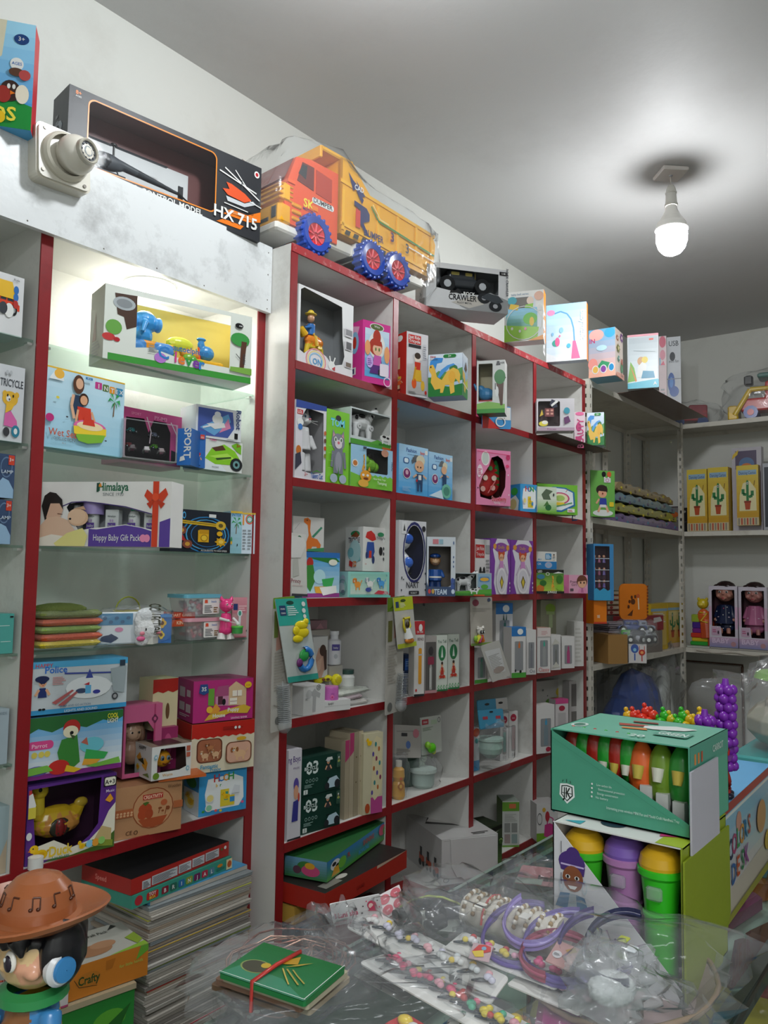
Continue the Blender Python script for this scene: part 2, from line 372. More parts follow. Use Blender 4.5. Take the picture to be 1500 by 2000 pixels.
# recessed light in the niche ceiling
L = empty('recessed_light', 'round recessed light glowing white in the niche ceiling under the white fascia', 'light', (1.36, 1.955, 2.335))
q = M(); q.lathe((0, 0, 0), [(.075, -.001), (.075, -.005), (.062, -.008), (.062, -.002)], 'w', 28); q.build('trim_ring', L)
em = D.materials.new('light_glow'); em.use_nodes = True; b = em.node_tree.nodes['Principled BSDF']; b.inputs['Base Color'].default_value = (1, 1, 1, 1)
b.inputs['Emission Color'].default_value = (0.95, 0.98, 1, 1); b.inputs['Emission Strength'].default_value = 22
q = M(); q.lathe((0, 0, 0), [(.062, -.004), (.0005, -.004)], 'w', 28); q.build('diffuser', L, em)
lamp('recessed_lamp_light', 'POINT', (1.36, 1.955, 2.29), 1.1, (1.0, 0.97, 0.86), 0.045)
# ---------------------------------------------------------------- ceiling bulb
def bulb(x, y, label, yaw):
    B = empty('ceiling_bulb', label, 'light bulb', (x, y, ZC), yaw)
    q = M(); q.rbox(-.055, -.055, -.018, .055, .055, -.0005, 'c8c2bc', .004); q.ell((0, 0, -.018), (.008, .008, .004), 'a'); q.build('ceiling_plate', B)
    q = M(); q.tube([(0, 0, -.018), (.002, 0, -.04), (0, 0, -.062)], .004, 'b8b2aa'); q.build('cord', B)
    q = M(); q.lathe((0, 0, 0), [(.001, -.06), (.012, -.062), (.018, -.075), (.021, -.09), (.0235, -.092), (.0235, -.096), (.021, -.098), (.024, -.14), (.0265, -.142), (.0265, -.148), (.023, -.15)], 'bcbab2', 20); q.build('lamp_holder', B)
    q = M(); q.lathe((0, 0, 0), [(.022, -.15), (.026, -.17), (.04, -.198), (.058, -.225), (.067, -.25), (.066, -.253)], 'dedcd6', 24); q.build('bulb_base', B)
    q = M(); q.lathe((0, 0, 0), [(.061, -.252), (.063, -.275), (.062, -.30), (.053, -.33), (.036, -.35), (.015, -.36), (.0005, -.361)], 'w', 24); q.build('bulb_globe', B, em2)
em2 = D.materials.new('bulb_glow'); em2.use_nodes = True; b = em2.node_tree.nodes['Principled BSDF']; b.inputs['Emission Color'].default_value = (0.96, 0.98, 1, 1); b.inputs['Emission Strength'].default_value = 110
bulb(3.263, 1.067, 'glowing white bulb hanging from a square plate on the ceiling', .75)
# ---------------------------------------------------------------- slotted steel racks
def post(par, x, y, z0, z1, fx, fy, W=.036):
    """slotted angle post: two perforated flanges meeting at (x, y); fx, fy = +-1 give the flange directions"""
    q = M(); t = .002; pit = .05; n = int((z1 - z0) / pit)
    for ax in (0, 1):
        s = fx if ax == 0 else fy
        def st(a, b, z_0, z_1):
            if ax == 0: q.box(*[v for v in (min(x + s * a, x + s * b), y - t / 2, z_0, max(x + s * a, x + s * b), y + t / 2, z_1)], 'w')
            else: q.box(x - t / 2, min(y + s * a, y + s * b), z_0, x + t / 2, max(y + s * a, y + s * b), z_1, 'w')
        st(0, W * .36, z0, z1); st(W * .68, W, z0, z1)
        for i in range(n + 1):
            a = z0 + i * pit; st(W * .36, W * .68, a, min(a + pit * .6, z1))
    o = q.build('slotted_post', par, STEEL); o.location = par.location * -1
def tray(par, x0, y0, x1, y1, z, lip=.03):
    q = M(); q.box(x0, y0, z - .002, x1, y1, z, 'w'); t = .002
    for a in ((x0, y0, x1, y0 + t), (x0, y1 - t, x1, y1), (x0, y0, x0 + t, y1), (x1 - t, y0, x1, y1)): q.box(a[0], a[1], z - lip, a[2], a[3], z - .002, 'w')
    for i in range(int((x1 - x0) / .3) + 1): q.ell((x0 + .02 + i * .3, y0 - .001, z - lip / 2), (.004, .002, .004), '77716a', 6, 4)
    o = q.build('steel_shelf', par, STEEL); o.location = par.location * -1
RZS = [2.525, 1.81, 1.055, .35]
r1 = empty('steel_rack', 'painted slotted steel rack in the corner after the red edged unit', 'rack', (4.6, 1.9, 0))
for z in RZS: tray(r1, 3.86, 1.70, 5.345, 2.08, z)
for x, y, fx, fy in ((3.855, 1.695, 1, 1), (5.35, 1.695, -1, 1), (3.855, 2.085, 1, -1), (5.35, 2.085, -1, -1), (4.75, 2.085, -1, -1), (4.95, 2.085, 1, -1)): post(r1, x, y, 0, 2.53, fx, fy)
r2 = empty('steel_rack', 'painted slotted steel rack standing against the back wall', 'rack', (5.53, 1.0, 0))
for z in RZS: tray(r2, 5.362, .02, 5.72, 2.08, z)
for x, y, fx, fy in ((5.36, .015, 1, 1), (5.722, .015, -1, 1), (5.722, 2.085, -1, -1)): post(r2, x, y, 0, 2.53, fx, fy)
# ---------------------------------------------------------------- cartons
GROUPS = {}
def hole(spec, asp):
    t = spec.split(); a = list(map(float, t[1:]))
    if t[0] == 'r': return rr(*a[:5], asp)
    if t[0] == 'e': return elp(*a, n=28)
    return [(a[i], a[i + 1]) for i in range(0, len(a), 2)]
class Box: pass
def carton(name, label, xl, xr, yt, Y, z, d, yaw=0, body='w', art='', win=None, inner='7a7672', cols=None, cat='box', group=None, h=None, yr=None, film=True, sink=0.0, m=None, loc=None, skip=''):
    """a printed carton; xl, xr, yt = where its front face's left, right and top edges are seen; Y = wall-parallel plane its left front corner touches"""
    if loc: X, Y, wd = loc[0], loc[1], loc[2]
    else:
        X = bis(lambda t: proj((t, Y, z))[0] - xl, 0.2, 6.2)
    if h is None: h = bis(lambda t: yt - proj((X, Y, z + t))[1], 0.01, 1.2)
    if yr is not None:
        p = onp(2, xr, yr, z + h); yaw = math.degrees(math.atan2(p.y - Y, p.x - X))
    a = math.radians(yaw)
    if not loc: wd = bis(lambda t: proj((X + t * math.cos(a), Y + t * math.sin(a), z))[0] - xr, 0.005, 2.2)
    B = Box(); B.w, B.d, B.h, B.yaw = wd, d, h, a
    c = V((X, Y, z)) + V((math.cos(a), math.sin(a), 0)) * wd / 2 + V((-math.sin(a), math.cos(a), 0)) * d / 2
    B.root = empty(name, label, cat, c + V((0, 0, .0008)), a, group)
    h -= .0012; w2, d2 = wd / 2, d / 2; q = M(); fc = dict(cols or {})
    if win:
        H = hole(win, wd / h); q0 = [V((u, v, 0)) for u, v in [(0, 0), (100, 0), (100, 100), (0, 100)]]; q1 = [V((u, v, 0)) for u, v in H]
        P = [(-w2 + p.x / 100 * wd, -d2, p.y / 100 * h) for p in q0 + q1]
        q.add(P, [tuple(t) for t in tessellate_polygon([q0, q1])], fc.get('F', body))
        vs = [(x, y, zz) for zz in (0, h) for y in (-d2, d2) for x in (-w2, w2)]
        for i, f in zip('LRBUD', [(2, 0, 4, 6), (1, 3, 7, 5), (3, 2, 6, 7), (4, 5, 7, 6), (2, 3, 1, 0)]):
            if i not in skip: q.add([vs[j] for j in f], [(0, 1, 2, 3)], fc.get(i, body))
        e = .0025; hx = [p[0] for p in H]; hz = [p[1] for p in H]
        x0, x1, z0, z1 = -w2 + e, w2 - e, e, h - e
        vs = [(x, y, zz) for zz in (z0, z1) for y in (-d2 + e, d2 - e) for x in (x0, x1)]
        for i, f in zip('LRBUD', [(2, 0, 4, 6), (1, 3, 7, 5), (3, 2, 6, 7), (4, 5, 7, 6), (2, 3, 1, 0)]):
            if i not in skip: q.add([vs[j] for j in f], [(0, 1, 2, 3)], inner)
        if film:
            k = M(); k.add([(-w2 + u / 100 * wd, -d2 + .0006, v / 100 * h) for u, v in H], [tuple(range(len(H)))], 'w'); 
            if 'U' in skip: k.add([(-w2, -d2, h), (w2, -d2, h), (w2, d2, h), (-w2, d2, h)], [(0, 1, 2, 3)], 'w')
            k.build('window_film', B.root, FILM)
    else: q.box(-w2, -d2, 0, w2, d2, h, body, fc)
    q.build('carton', B.root, m or CARD)
    if art:
        k = M(); F = {'F': Face(k, (-w2, -d2, 0), (wd, 0, 0), (0, 0, h), (0, -1, 0)), 'L': Face(k, (-w2, d2, 0), (0, -d, 0), (0, 0, h), (-1, 0, 0)),
                      'R': Face(k, (w2, -d2, 0), (0, d, 0), (0, 0, h), (1, 0, 0)), 'U': Face(k, (-w2, -d2, h), (wd, 0, 0), (0, d, 0), (0, 0, 1)),
                      'D': Face(k, (-w2, d2, 0), (wd, 0, 0), (0, -d, 0), (0, 0, -1))}
        cur = 'F'
        for part in art.split('|'):
            if len(part) > 1 and part[1] == ':' and part[0] in F: cur = part[0]; part = part[2:]
            F[cur].draw(part)
        k.build('printed_art', B.root, PRINT)
    B.p = lambda u, v, t: tuple(B.root.matrix_world @ V((-w2 + u / 100 * wd, -d2 + t / 100 * d, v / 100 * h)))
    B.top = z + B.h
    return B
def toy(name, label, cat, loc, yaw, sc, parts, group=None, m=None):
    """a small toy: {part: primitives}; a leading ~ fuses the part into one continuous skin"""
    o = empty(name, label, cat, loc, yaw, group)
    for k, t in parts.items():
        q = M(); f = t.startswith('~'); prims(q, t.lstrip('~'), sc)
        for sfx in k.split('|')[:1]: ob = q.build(sfx, o, m or PLAST)
        if f: blend(ob, sc * .035)
    return o
def bag(name, c, r, parent=None, yaw=0, seed=0, amp=.25, m=None, top=None, n=28, mm=16, sq=.6):
    """crumpled film bag: superellipsoid with noise folds"""
    q = M(); vs = []; fs = []
    pw = lambda v: math.copysign(abs(v) ** sq, v)
    for j in range(mm + 1):
        t = -math.pi / 2 + math.pi * j / mm
        for i in range(n):
            a = 2 * math.pi * i / n; p = V((pw(math.cos(t)) * pw(math.cos(a)), pw(math.cos(t)) * pw(math.sin(a)), pw(math.sin(t))))
            k = 1 + amp * (noise.noise(p * 2.3 + V((seed, 0, 0))) + .5 * abs(noise.noise(p * 6 + V((0, seed, 0)))))
            vs.append((p.x * r[0] * k, p.y * r[1] * k, p.z * r[2] * (k if p.z > -.3 else 1)))
    for j in range(mm):
        for i in range(n): fs.append((j * n + i, j * n + (i + 1) % n, j * n + n + (i + 1) % n, j * n + n + i))
    q.add(vs, fs, 'w', True); o = q.build(name, parent, m or BAG); o.rotation_euler = (0, 0, yaw)
    o.location = V(c); return o
# art macros (0..100 in their own cell); $1.. = colours
fig('kid', 'e 50 78 17 12 s; e 50 84 19 9 $1; q $2 36 64 64 64 70 38 30 38; l 7 s 34 60 18 44; l 7 s 66 60 82 44; q $3 34 40 66 40 62 8 52 8 50 28 48 8 38 8; e 42 6 8 3 k; e 58 6 8 3 k; e 44 76 2 2 k; e 56 76 2 2 k; l 1.5 r 46 71 54 71')
fig('girl', 'e 50 80 23 17 $1; e 50 76 17 13 s; q $1 30 86 70 86 66 80 34 80; q $2 40 62 60 62 78 24 22 24; l 6 s 38 58 20 42; l 6 s 62 58 80 42; l 6 s 42 24 42 6; l 6 s 58 24 58 6; e 43 76 2.4 3 k; e 57 76 2.4 3 k; l 1.5 r 46 70 54 70')
fig('car', 'q $1 2 24 4 46 22 52 34 74 68 74 82 52 98 44 98 24; q 22303a 28 52 38 68 50 68 50 52; q 22303a 54 52 54 68 66 68 76 52; e 22 24 11 18 k; e 22 24 5 9 a; e 78 24 11 18 k; e 78 24 5 9 a')
fig('dino', 'q $1 8 60 4 78 12 86 22 78 26 52 40 38 58 58 76 62 88 44 96 8 90 10 84 30 78 34 78 6 66 6 62 30 50 24 50 6 38 6 34 24 20 34 10 50; q $2 10 84 22 90 30 60 44 46 58 64 74 70 66 58 42 40 28 50 20 78; e 12 76 2 2.5 k; e 64 40 10 14 $3')
fig('cow', 'q w 12 40 10 62 22 72 66 74 74 88 86 92 94 78 86 62 80 40 74 38 72 8 64 8 62 34 32 34 30 8 22 8 22 34; e 36 62 12 9 k; e 60 56 9 8 k; e 84 84 5 7 k; e 90 76 5 4 p; q 3a8a30 0 0 100 0 100 8 0 10')
fig('palm', 'q 7a5a38 46 0 54 0 58 60 52 60; q 2f9e50 55 60 20 76 4 58 26 66; q 35a858 55 60 40 92 20 94 40 80; q 2f9e50 55 60 70 94 90 88 66 78; q 35a858 55 60 92 72 98 48 78 62; q 2c8f49 55 60 70 50 74 30 62 48; q 2c8f49 55 60 38 50 32 32 46 46')
fig('tree', 'r 44 0 56 50 n; e 50 68 34 24 g; e 30 58 18 16 3f9a3a; e 70 60 20 16 2c8433')
fig('cactus', 'q 2c7a45 42 30 42 92 46 98 54 98 58 92 58 30; l 9 2c7a45 42 52 22 54 22 70; l 9 2c7a45 58 44 80 48 80 64; e 50 88 6 4 w; e 48 88 2 2 k; e 53 88 2 2 k; q b34a24 30 30 70 30 64 4 36 4; r 28 26 72 32 8a341a')
fig('baby', 'e 50 80 15 15 s; e 50 88 14 8 3a2a20; q $1 34 66 66 66 74 26 26 26; e 30 16 24 9 $1; e 70 16 24 9 $1; l 7 s 34 60 20 40; l 7 s 66 60 78 40; e 10 12 8 6 s; e 90 12 8 6 s; e 45 80 1.8 2.4 k; e 55 80 1.8 2.4 k')
fig('bottle', 'R 24 0 76 66 8 $1; q $1 24 62 40 78 60 78 76 62; R 36 76 64 92 4 $2; q $2 44 92 46 100 54 100 56 92')
fig('ball', 'e 50 50 50 50 $1; e 42 58 22 20 $2; o 50 50 50 50 5 $3')
fig('puppy', 'e 56 40 28 20 $1; e 30 66 17 17 $1; e 17 64 7 15 $2; e 42 66 6 14 $2; e 24 62 6 5 w; e 22 62 3 2.5 k; r 36 4 46 28 $1; r 66 4 76 28 $1; l 6 $1 82 50 94 68; e 27 72 2 2.4 k; e 36 72 2 2.4 k')
fig('duck', 'e 56 34 34 26 y; e 28 68 20 20 y; q o 10 68 0 62 10 58 14 62; e 24 72 3 4 k; q d8a814 90 40 100 56 84 52; e 60 36 16 12 e0ac1a')
fig('giraffe', 'q e8a93a 40 0 36 40 44 44 50 84 40 90 42 97 58 98 64 86 60 40 70 36 70 0 62 0 60 26 48 26 48 0; e 46 60 3 4 8a4a1c; e 54 50 3 4 8a4a1c; e 54 72 3 4 8a4a1c; e 62 30 3 4 8a4a1c; e 44 92 2 2 k; l 2 8a4a1c 48 97 46 100; l 2 8a4a1c 56 97 58 100')
fig('flower', 'e 30 50 22 22 $1; e 70 50 22 22 $1; e 50 72 22 22 $1; e 50 28 22 22 $1; e 50 50 18 18 $2')
fig('gear', 'e 50 50 38 38 $1; l 12 $1 50 0 50 100; l 12 $1 0 50 100 50; l 12 $1 15 15 85 85; l 12 $1 15 85 85 15; e 50 50 20 20 $2')
fig('heli', 'e 44 40 26 20 $1; e 34 42 14 13 9fd8ea; q $1 60 48 96 56 96 62 60 52; l 3 $2 4 68 92 74; l 3 $2 44 58 44 72; l 2.5 k 22 14 66 14; l 2.5 k 34 14 36 24; l 2.5 k 54 14 52 24; l 3 $2 90 48 100 72')
fig('mono', 'R 4 4 96 96 14 $1; e 50 50 30 30 $2')
# ---------------------------------------------------------------- on top of the fascia and the unit
G = 2.5012
carton('toy_box', 'tall blue and green toy box with red side standing left on top of the fascia', -110, 60, -20, 1.84, G, .06, -36, '4aa6dc', h=.255,
  art='g 0 0 100 100 2f8fd6 9ed4ee; q 1d8f3c 0 0 100 0 100 22 70 28 30 20 0 26; q d8d2b8 0 60 40 50 62 66 66 100 0 100; e 40 70 16 14 c89a3c; e 84 84 9 5 1b3f78; s 84 82.5 14 4 w 3+; e 80 60 8 6 w; s 80 59 12 3 b AGES; e 74 34 12 10 3a2420; e 66 30 9 8 a03028; e 88 32 8 9 efe6d2; e 72 38 2 2.4 w; e 78 38 2 2.4 w; q o 74 34 80 32 74 30; e 80 52 9 4 5a3a2a; e 90 50 7 5 b84a48; S 60 6 60 13 f4e04a RDS; e 52 12 8 6 y; e 62 8 8 6 y', cols={'R': 'b3202c', 'U': 'w'})
H = carton('helicopter_box', 'long black box with orange framed window holding a helicopter on top of the fascia', 128, 507, 163, 1.845, G, .10, yr=327, body='26282d', win='r 9 17 73 92 3', inner='6a3c3a', cols={'U': '1c1d20'},
  art='o 0 0 0 0 0 o; T 4 92 4.5 o 8+; s 4 89 5 2 w AGES; S 44 7 56 7 w RADIO CONTROL MODEL; q o 82 29 92 29 100 40 100 26 92 20 78 20; q o 78 13 90 13 88 7 74 7; s 92 31 10 4 k TURBO; e 97 88 1.6 4.5 w; e 97 88 .9 2.6 r; q e2572c 77 52 80 46 90 44 94 50 90 56 82 62 79 62 81 54; q c8ccd0 79 44 90 43 95 50 97 47 90 38 80 38; l 1.8 w 75 74 97 62; l 1.8 w 78 80 99 54; l 1.4 w 84 82 92 62; l 1.4 d 88 58 88 72; l 1.4 w 93 48 100 45; l 1.2 w 78 34 92 33; x 80 24 98 27 c96 2; S 85 13 26 15 w HX 715|L:V 60 20 40 8a8d92 HX 715; x 20 20 40 80 5b5e63 8')
q = M(); F = Face(q, (-H.w / 2, -H.d / 2, 0), (H.w, 0, 0), (0, 0, H.h), (0, -1, 0))
A = rr(8.4, 15.5, 73.6, 93.5, 3.4, H.w / H.h, 6); Bq = rr(9, 17, 73, 92, 3, H.w / H.h, 6)
for i in range(len(A)): j = (i + 1) % len(A); q.add([F.P(*p) for p in (A[i], A[j], Bq[j], Bq[i])], [(0, 1, 2, 3)], 'f08a28')
q.build('orange_window_frame', H.root, PRINT)
q = M(); q.box(-H.w * .40, H.d / 2 - .006, .04, H.w * .17, H.d / 2 - .004, H.h * .72, 'd9dbdc'); q.build('white_backing', H.root, CARD)
toy('helicopter_model', 'slim dark grey toy helicopter lying behind the window of the long black box', 'toy', H.p(36, 20, 45), H.yaw, .1, {
  'fuselage': '~e -.9 0 .45 .55 .18 .24 4c5056; c -.6 0 .5 .14 1.3 0 .3 .05 3a3d42; e -1.1 -.03 .42 .3 .17 .18 202226', 'tail_fin': 'b 1.25 -.02 .1 1.42 .02 .55 2a2c30; c 1.2 -.05 .3 .04 1.55 -.05 .15 .02 k', 'rotor_mast': 'c -.7 0 .6 .03 -.7 0 1.0 .03 k; e -.7 0 .98 .1 .06 .05 k',
  'rotor_blade': 'b -2.1 -.05 .93 -.75 .05 .96 d; b -.65 -.05 .93 .9 .05 .96 d', 'landing_skid': 't .025 d -1.3 -.12 .12 -.4 -.12 .12; t .025 d -1.3 .12 .12 -.4 .12 .12; t .02 d -1.1 0 .3 -1.1 -.12 .12; t .02 d -.6 0 .3 -.6 -.12 .12'})
# dome siren on the fascia
p = V((.962, 1.782, 2.487))
S = empty('dome_camera', 'off white ball camera on a square junction box screwed to the fascia', 'camera', (p.x, 1.782, 2.39))
q = M(); q.X = Matrix.Translation((0, 0, .09)) @ Matrix.Rotation(math.radians(-3), 4, 'Y')
pts = [(a[0], a[1]) for a in rr(-.062, -.06, .062, .06, .014)]
q.prism(pts, -.036, 0, 'd9d4c6'); q.prism([(a[0] * .94, a[1] * .94) for a in pts], -.042, -.036, 'e2ded2')
q.build('junction_box', S)
q = M()
for x, z in ((-.047, .045), (.047, -.045), (.047, .045), (-.047, -.045)): q.cone((x, -.0425, .09 + z), .004, (x, -.0445, .09 + z), .004, '6e6a64', 8)
q.build('screw', S, METAL)
q = M(); Q = Matrix.Translation((0, -.042, .09)) @ Matrix.Rotation(math.radians(90), 4, 'X')
q.X = Q; q.lathe((0, 0, 0), [(.052, 0), (.052, .008), (.048, .014), (.043, .018)], 'd3cebf', 28); q.build('round_base', S)
q = M(); q.X = Matrix.Translation((.012, -.066, .094)); q.ell((0, 0, 0), (.041, .041, .041), 'e0dbcf', 26, 16); q.build('ball_housing', S)
d = V((.22, -1, .02)).normalized(); c = V((.012, -.066, .094)); q = M()
Q = Matrix.Translation(c) @ d.to_track_quat('Z', 'Y').to_matrix().to_4x4(); q.X = Q
q.lathe((0, 0, 0), [(.0265, .028), (.0265, .041), (.024, .0435), (.021, .041), (.021, .036)], 'b9b4a6', 24); q.lathe((0, 0, 0), [(.021, .037), (.012, .038)], '6b6d70', 24); q.lathe((0, 0, 0), [(.012, .0385), (.010, .040), (.0005, .0395)], '9aa0a2', 20)
for i in range(10): a = i * .628; q.ell((.0165 * math.cos(a), .0165 * math.sin(a), .038), (.0026, .0026, .0014), '33363a', 6, 4)
q.build('lens', S)
# toy dump truck in its bag
TR = empty('dump_truck', 'big orange toy dump truck with blue wheels in clear film on the unit', 'toy truck', (2.09, 1.80, 2.5095), math.radians(-4))
q = M(); q.prism([(-.40, .075), (-.405, .16), (-.39, .22), (-.36, .30), (-.30, .315), (-.175, .315), (-.175, .075), (-.235, .075), (-.25, .12), (-.30, .135), (-.34, .11), (-.35, .075)], -.095, .095, 'e8582e')
q.box(-.395, -.1, .205, -.365, .1, .215, 'f0642e'); q.build('cab', TR)
q = M()
q.prism([(-.355, .225), (-.335, .292), (-.285, .292), (-.285, .215)], -.0975, -.094, '6e2a22'); q.prism([(-.275, .212), (-.275, .29), (-.205, .282), (-.205, .205)], -.0975, -.094, 'b83c26')
q.prism([(-.35, .25), (-.335, .285), (-.315, .285), (-.32, .24)], -.0982, -.095, '2b2d30'); q.quad((-.3965, -.085, .225), (-.3965, .085, .225), (-.362, .085, .30), (-.362, -.085, .30), '7c2e2a')
q.build('cab_window', TR)
q = M(); q.rbox(-.428, -.1, .065, -.375, .1, .135, 'efa91e', .01); q.rbox(-.42, -.1, .135, -.375, .1, .205, 'f3b022', .012)
for i in range(4): q.rbox(-.425, -.098, .143 + i * .015, -.37, .098, .15 + i * .015, 'd8901a', .002)
for i in range(3): q.rbox(-.375, -.1, .09 + i * .022, -.335, -.09, .104 + i * .022, 'e89a20', .003)
q.build('grille', TR)
q = M()
for y in (-.085, .06): q.rbox(-.431, y, .085, -.426, y + .022, .122, '33363a', .003)
q.rbox(-.431, -.05, .082, -.427, .05, .094, '33363a', .002); q.build('headlamp', TR)
q = M(); q.rbox(-.44, -.1, .04, -.335, .1, .068, 'e9e7e0', .006); q.rbox(-.235, -.088, .06, -.05, .088, .10, 'dcd8cc', .006)
for cx in (-.007, .144):
    q.prism([(cx + .085 * math.cos(math.radians(t)), .06 + .075 * math.sin(math.radians(t))) for t in range(0, 181, 20)], -.092, .092, 'e6e3da')
q.rbox(-.05, -.085, .06, .36, .085, .092, 'e0ddd2', .004); q.build('bumper_and_chassis', TR)
q = M(); bed = [(-.17, .115), (-.17, .375), (-.10, .375), (-.04, .325), (.0, .295), (.40, .265), (.42, .235), (.40, .10)]
for y0, y1 in ((-.1, -.088), (.088, .1)): q.prism(bed, y0, y1, 'f2ae22')
q.box(-.17, -.1, .115, -.158, .1, .375, 'f0a81e'); q.quad((-.17, -.1, .115), (.4, -.1, .10), (.4, .1, .10), (-.17, .1, .115), 'e09a1c'); q.box(.39, -.1, .1, .402, .1, .262, 'f0a81e')
q.rbox(-.26, -.1, .368, -.10, .1, .384, 'f5b32a', .004); q.rbox(-.262, -.1, .34, -.25, .1, .38, 'f0a81e', .003)
for y in (-.104,): 
    q.prism([(-.17, .29), (-.17, .302), (.41, .27), (.41, .258)], y, y + .006, 'f6b82e'); q.prism([(-.165, .145), (-.165, .155), (.4, .125), (.4, .115)], y, y + .006, 'f6b82e')
    for x in (-.16, .04, .16, .28, .385): q.prism([(x, .13), (x, .27), (x + .012, .27), (x + .012, .13)], y, y + .006, 'f6b82e')
q.build('dump_bed', TR)
q = M(); F = Face(q, (-.44, -.1045, 0), (.88, 0, 0), (0, 0, .4), (0, -1, 0))
F.draw('q 2a2f66 35 84 38 79 41 76 40 80 46 70 44 68 49 58 45 66 44 62 40 72 38 70 36 80; T 42 72 4.5 w CAD; q 2b2f62 39 62 47 60 49 56 49 50 45 46 49 36 47 36 43 44 42 44 43 56 39 58; q d8402c 40 56 43 55 43 40 40 40; S 52 36 13 6 2b2f62 DUMPER; l 1.6 2f8a3c 50 64 55 54 62 53 96 47; l 1 w 76 44 96 41; l 1.2 e8d88a 51 66 56 56 62 55')
for i in range(6): F.draw('q 3a3a34 %f 33 %f 33 %f 29 %f 29' % (34 + i * 5.2, 37 + i * 5.2, 36 + i * 5.2, 33 + i * 5.2) if i < 3 else 'q 3a3a34 %f 30 %f 30 %f 25 %f 25' % (38 + i * 6, 42 + i * 6, 41.4 + i * 6, 37.4 + i * 6))
F.draw('q 3a3a34 90 37 95 37 95 25 90 25; T 64 41 9 b8282c 3; T 75 37 9 3a3a44 3; T 64.4 41.4 8 2b2f62 3')
F2 = Face(q, (-.44, -.0955, 0), (.88, 0, 0), (0, 0, .4), (0, -1, 0)); F2.draw('T 15.5 38 7 f2dc3a SK; S 15.5 35 8 2.2 2b2f62 MOTORS; R 17 44 28 49 1 w; S 22.5 45 10 4 2a2a2e DUMPER; r 17 38 20 42 o')
q.build('sticker', TR, PRINT)
for ob in list(TR.children):
    if ob.name.split('.')[0] in ('dump_bed', 'sticker', 'film_wrap', 'bumper_and_chassis'):
        for vt in ob.data.vertices:
            if vt.co.x > -.17: vt.co.x = -.17 + (vt.co.x + .17) * .86
for x in (-.293, -.03, .10):
    for sy in (-1, 1):
        W = M(); W.X = Matrix.Translation((x, sy * .105, .062)) @ Matrix.Rotation(math.radians(90), 4, 'X'); r = .062
        W.lathe((0, 0, 0), [(.036, -.02), (.055, -.024), (r, -.016), (r, .016), (.055, .024), (.036, .02)], '2748a8', 24)
        for i in range(18): a = i * math.pi / 9; W.rbox(r * math.cos(a) - .005, r * math.sin(a) - .005, -.022, r * math.cos(a) + .005, r * math.sin(a) + .005, .022, '2a50b4', .002)
        wo = W.build('wheel', TR); W = M(); W.X = Matrix.Translation((x, sy * .105, .062)) @ Matrix.Rotation(math.radians(90), 4, 'X')
        W.lathe((0, 0, 0), [(.001, -.012), (.036, -.018), (.036, .018), (.02, .01), (.001, .012)], 'd8323c', 20)
        for i in range(8): a = i * math.pi / 4; W.tube([(.008 * math.cos(a), .008 * math.sin(a), .014), (.034 * math.cos(a), .034 * math.sin(a), .018)], .003, 'f0606a'); W.tube([(.008 * math.cos(a), .008 * math.sin(a), -.014), (.034 * math.cos(a), .034 * math.sin(a), -.018)], .003, 'f0606a')
        W.build('hub', wo)
fw = bag('film_wrap', (0.0, 0, .198), (.47, .135, .205), TR, seed=3, amp=.10, n=44, mm=22, sq=.42)
for vt in fw.data.vertices:
    x = vt.co.x; lim = (.35 + .25 * (x + .4) if x < -.2 else .40 if x < -.1 else .40 - .95 * (x + .1) if x < 0 else .305 - .08 * x) - .198 + .012 * noise.noise(vt.co * 20)
    if x < -.4: lim -= (-.4 - x) * 2.5
    vt.co.z = min(vt.co.z, lim)
    if x > -.17: vt.co.x = -.17 + (x + .17) * .86
LD = toy('toy_ladder_part', 'grey plastic truck part with red lettering lying behind the orange dump truck', 'toy part', (1.79, 1.97, 2.82), -.2, .1, {'panel': 'B -1.0 -.1 -.3 .6 .1 -.1 6b6a66; B -.9 -.1 -.1 .4 .1 .25 9a9086; B -.7 -.14 -.05 .2 -.1 .2 8d3a34'})
LD.rotation_euler = (0, math.radians(22), -.2)
slabp = carton('carton', 'plain grey cardboard box carrying the grey truck part behind the dump truck', 0, 0, 0, 0, G + .006, .08, 0, 'b8b4ae', loc=(1.72, 1.95, .12), h=.27)
CR = carton('crawler_box', 'grey and white window box with a dark crawler car leaning over the top edge', 832, 992, 509, 1.70, G + .008, .14, yr=528, body='c9cacb', win='p 12 44 12 88 88 88 88 40 62 36 50 34', inner='9a9da0', h=None,
  art='q 8d8f90 40 8 60 30 78 44 100 30 100 0 50 0; q b8b4ac 30 14 60 34 70 16 52 4; S 44 20 34 13 1c1c1e CRAWLER; S 52 33 18 7 w ROCK; q 1c1c1e 28 34 30 42 34 40 38 46 42 40 42 34 36 36; s 46 13 30 4 d ALLOY METAL; e 70 30 8 12 1f2226; e 70 30 3 5 a; e 84 14 8 12 1f2226; e 84 14 3 5 a; q 3a3f44 66 30 74 42 88 38 94 26 86 20; T 93 88 5 w 1:18; r 89 86 99 94 k; S 94 88 8 4 w 1:18; q 4a4c50 6 90 9 96 12 90; W 97 70 6 6a6c70 ROCK CRAWLER|L:V 60 20 14 d ROCK; q 5d4a3c 20 0 80 0 90 22 40 30')
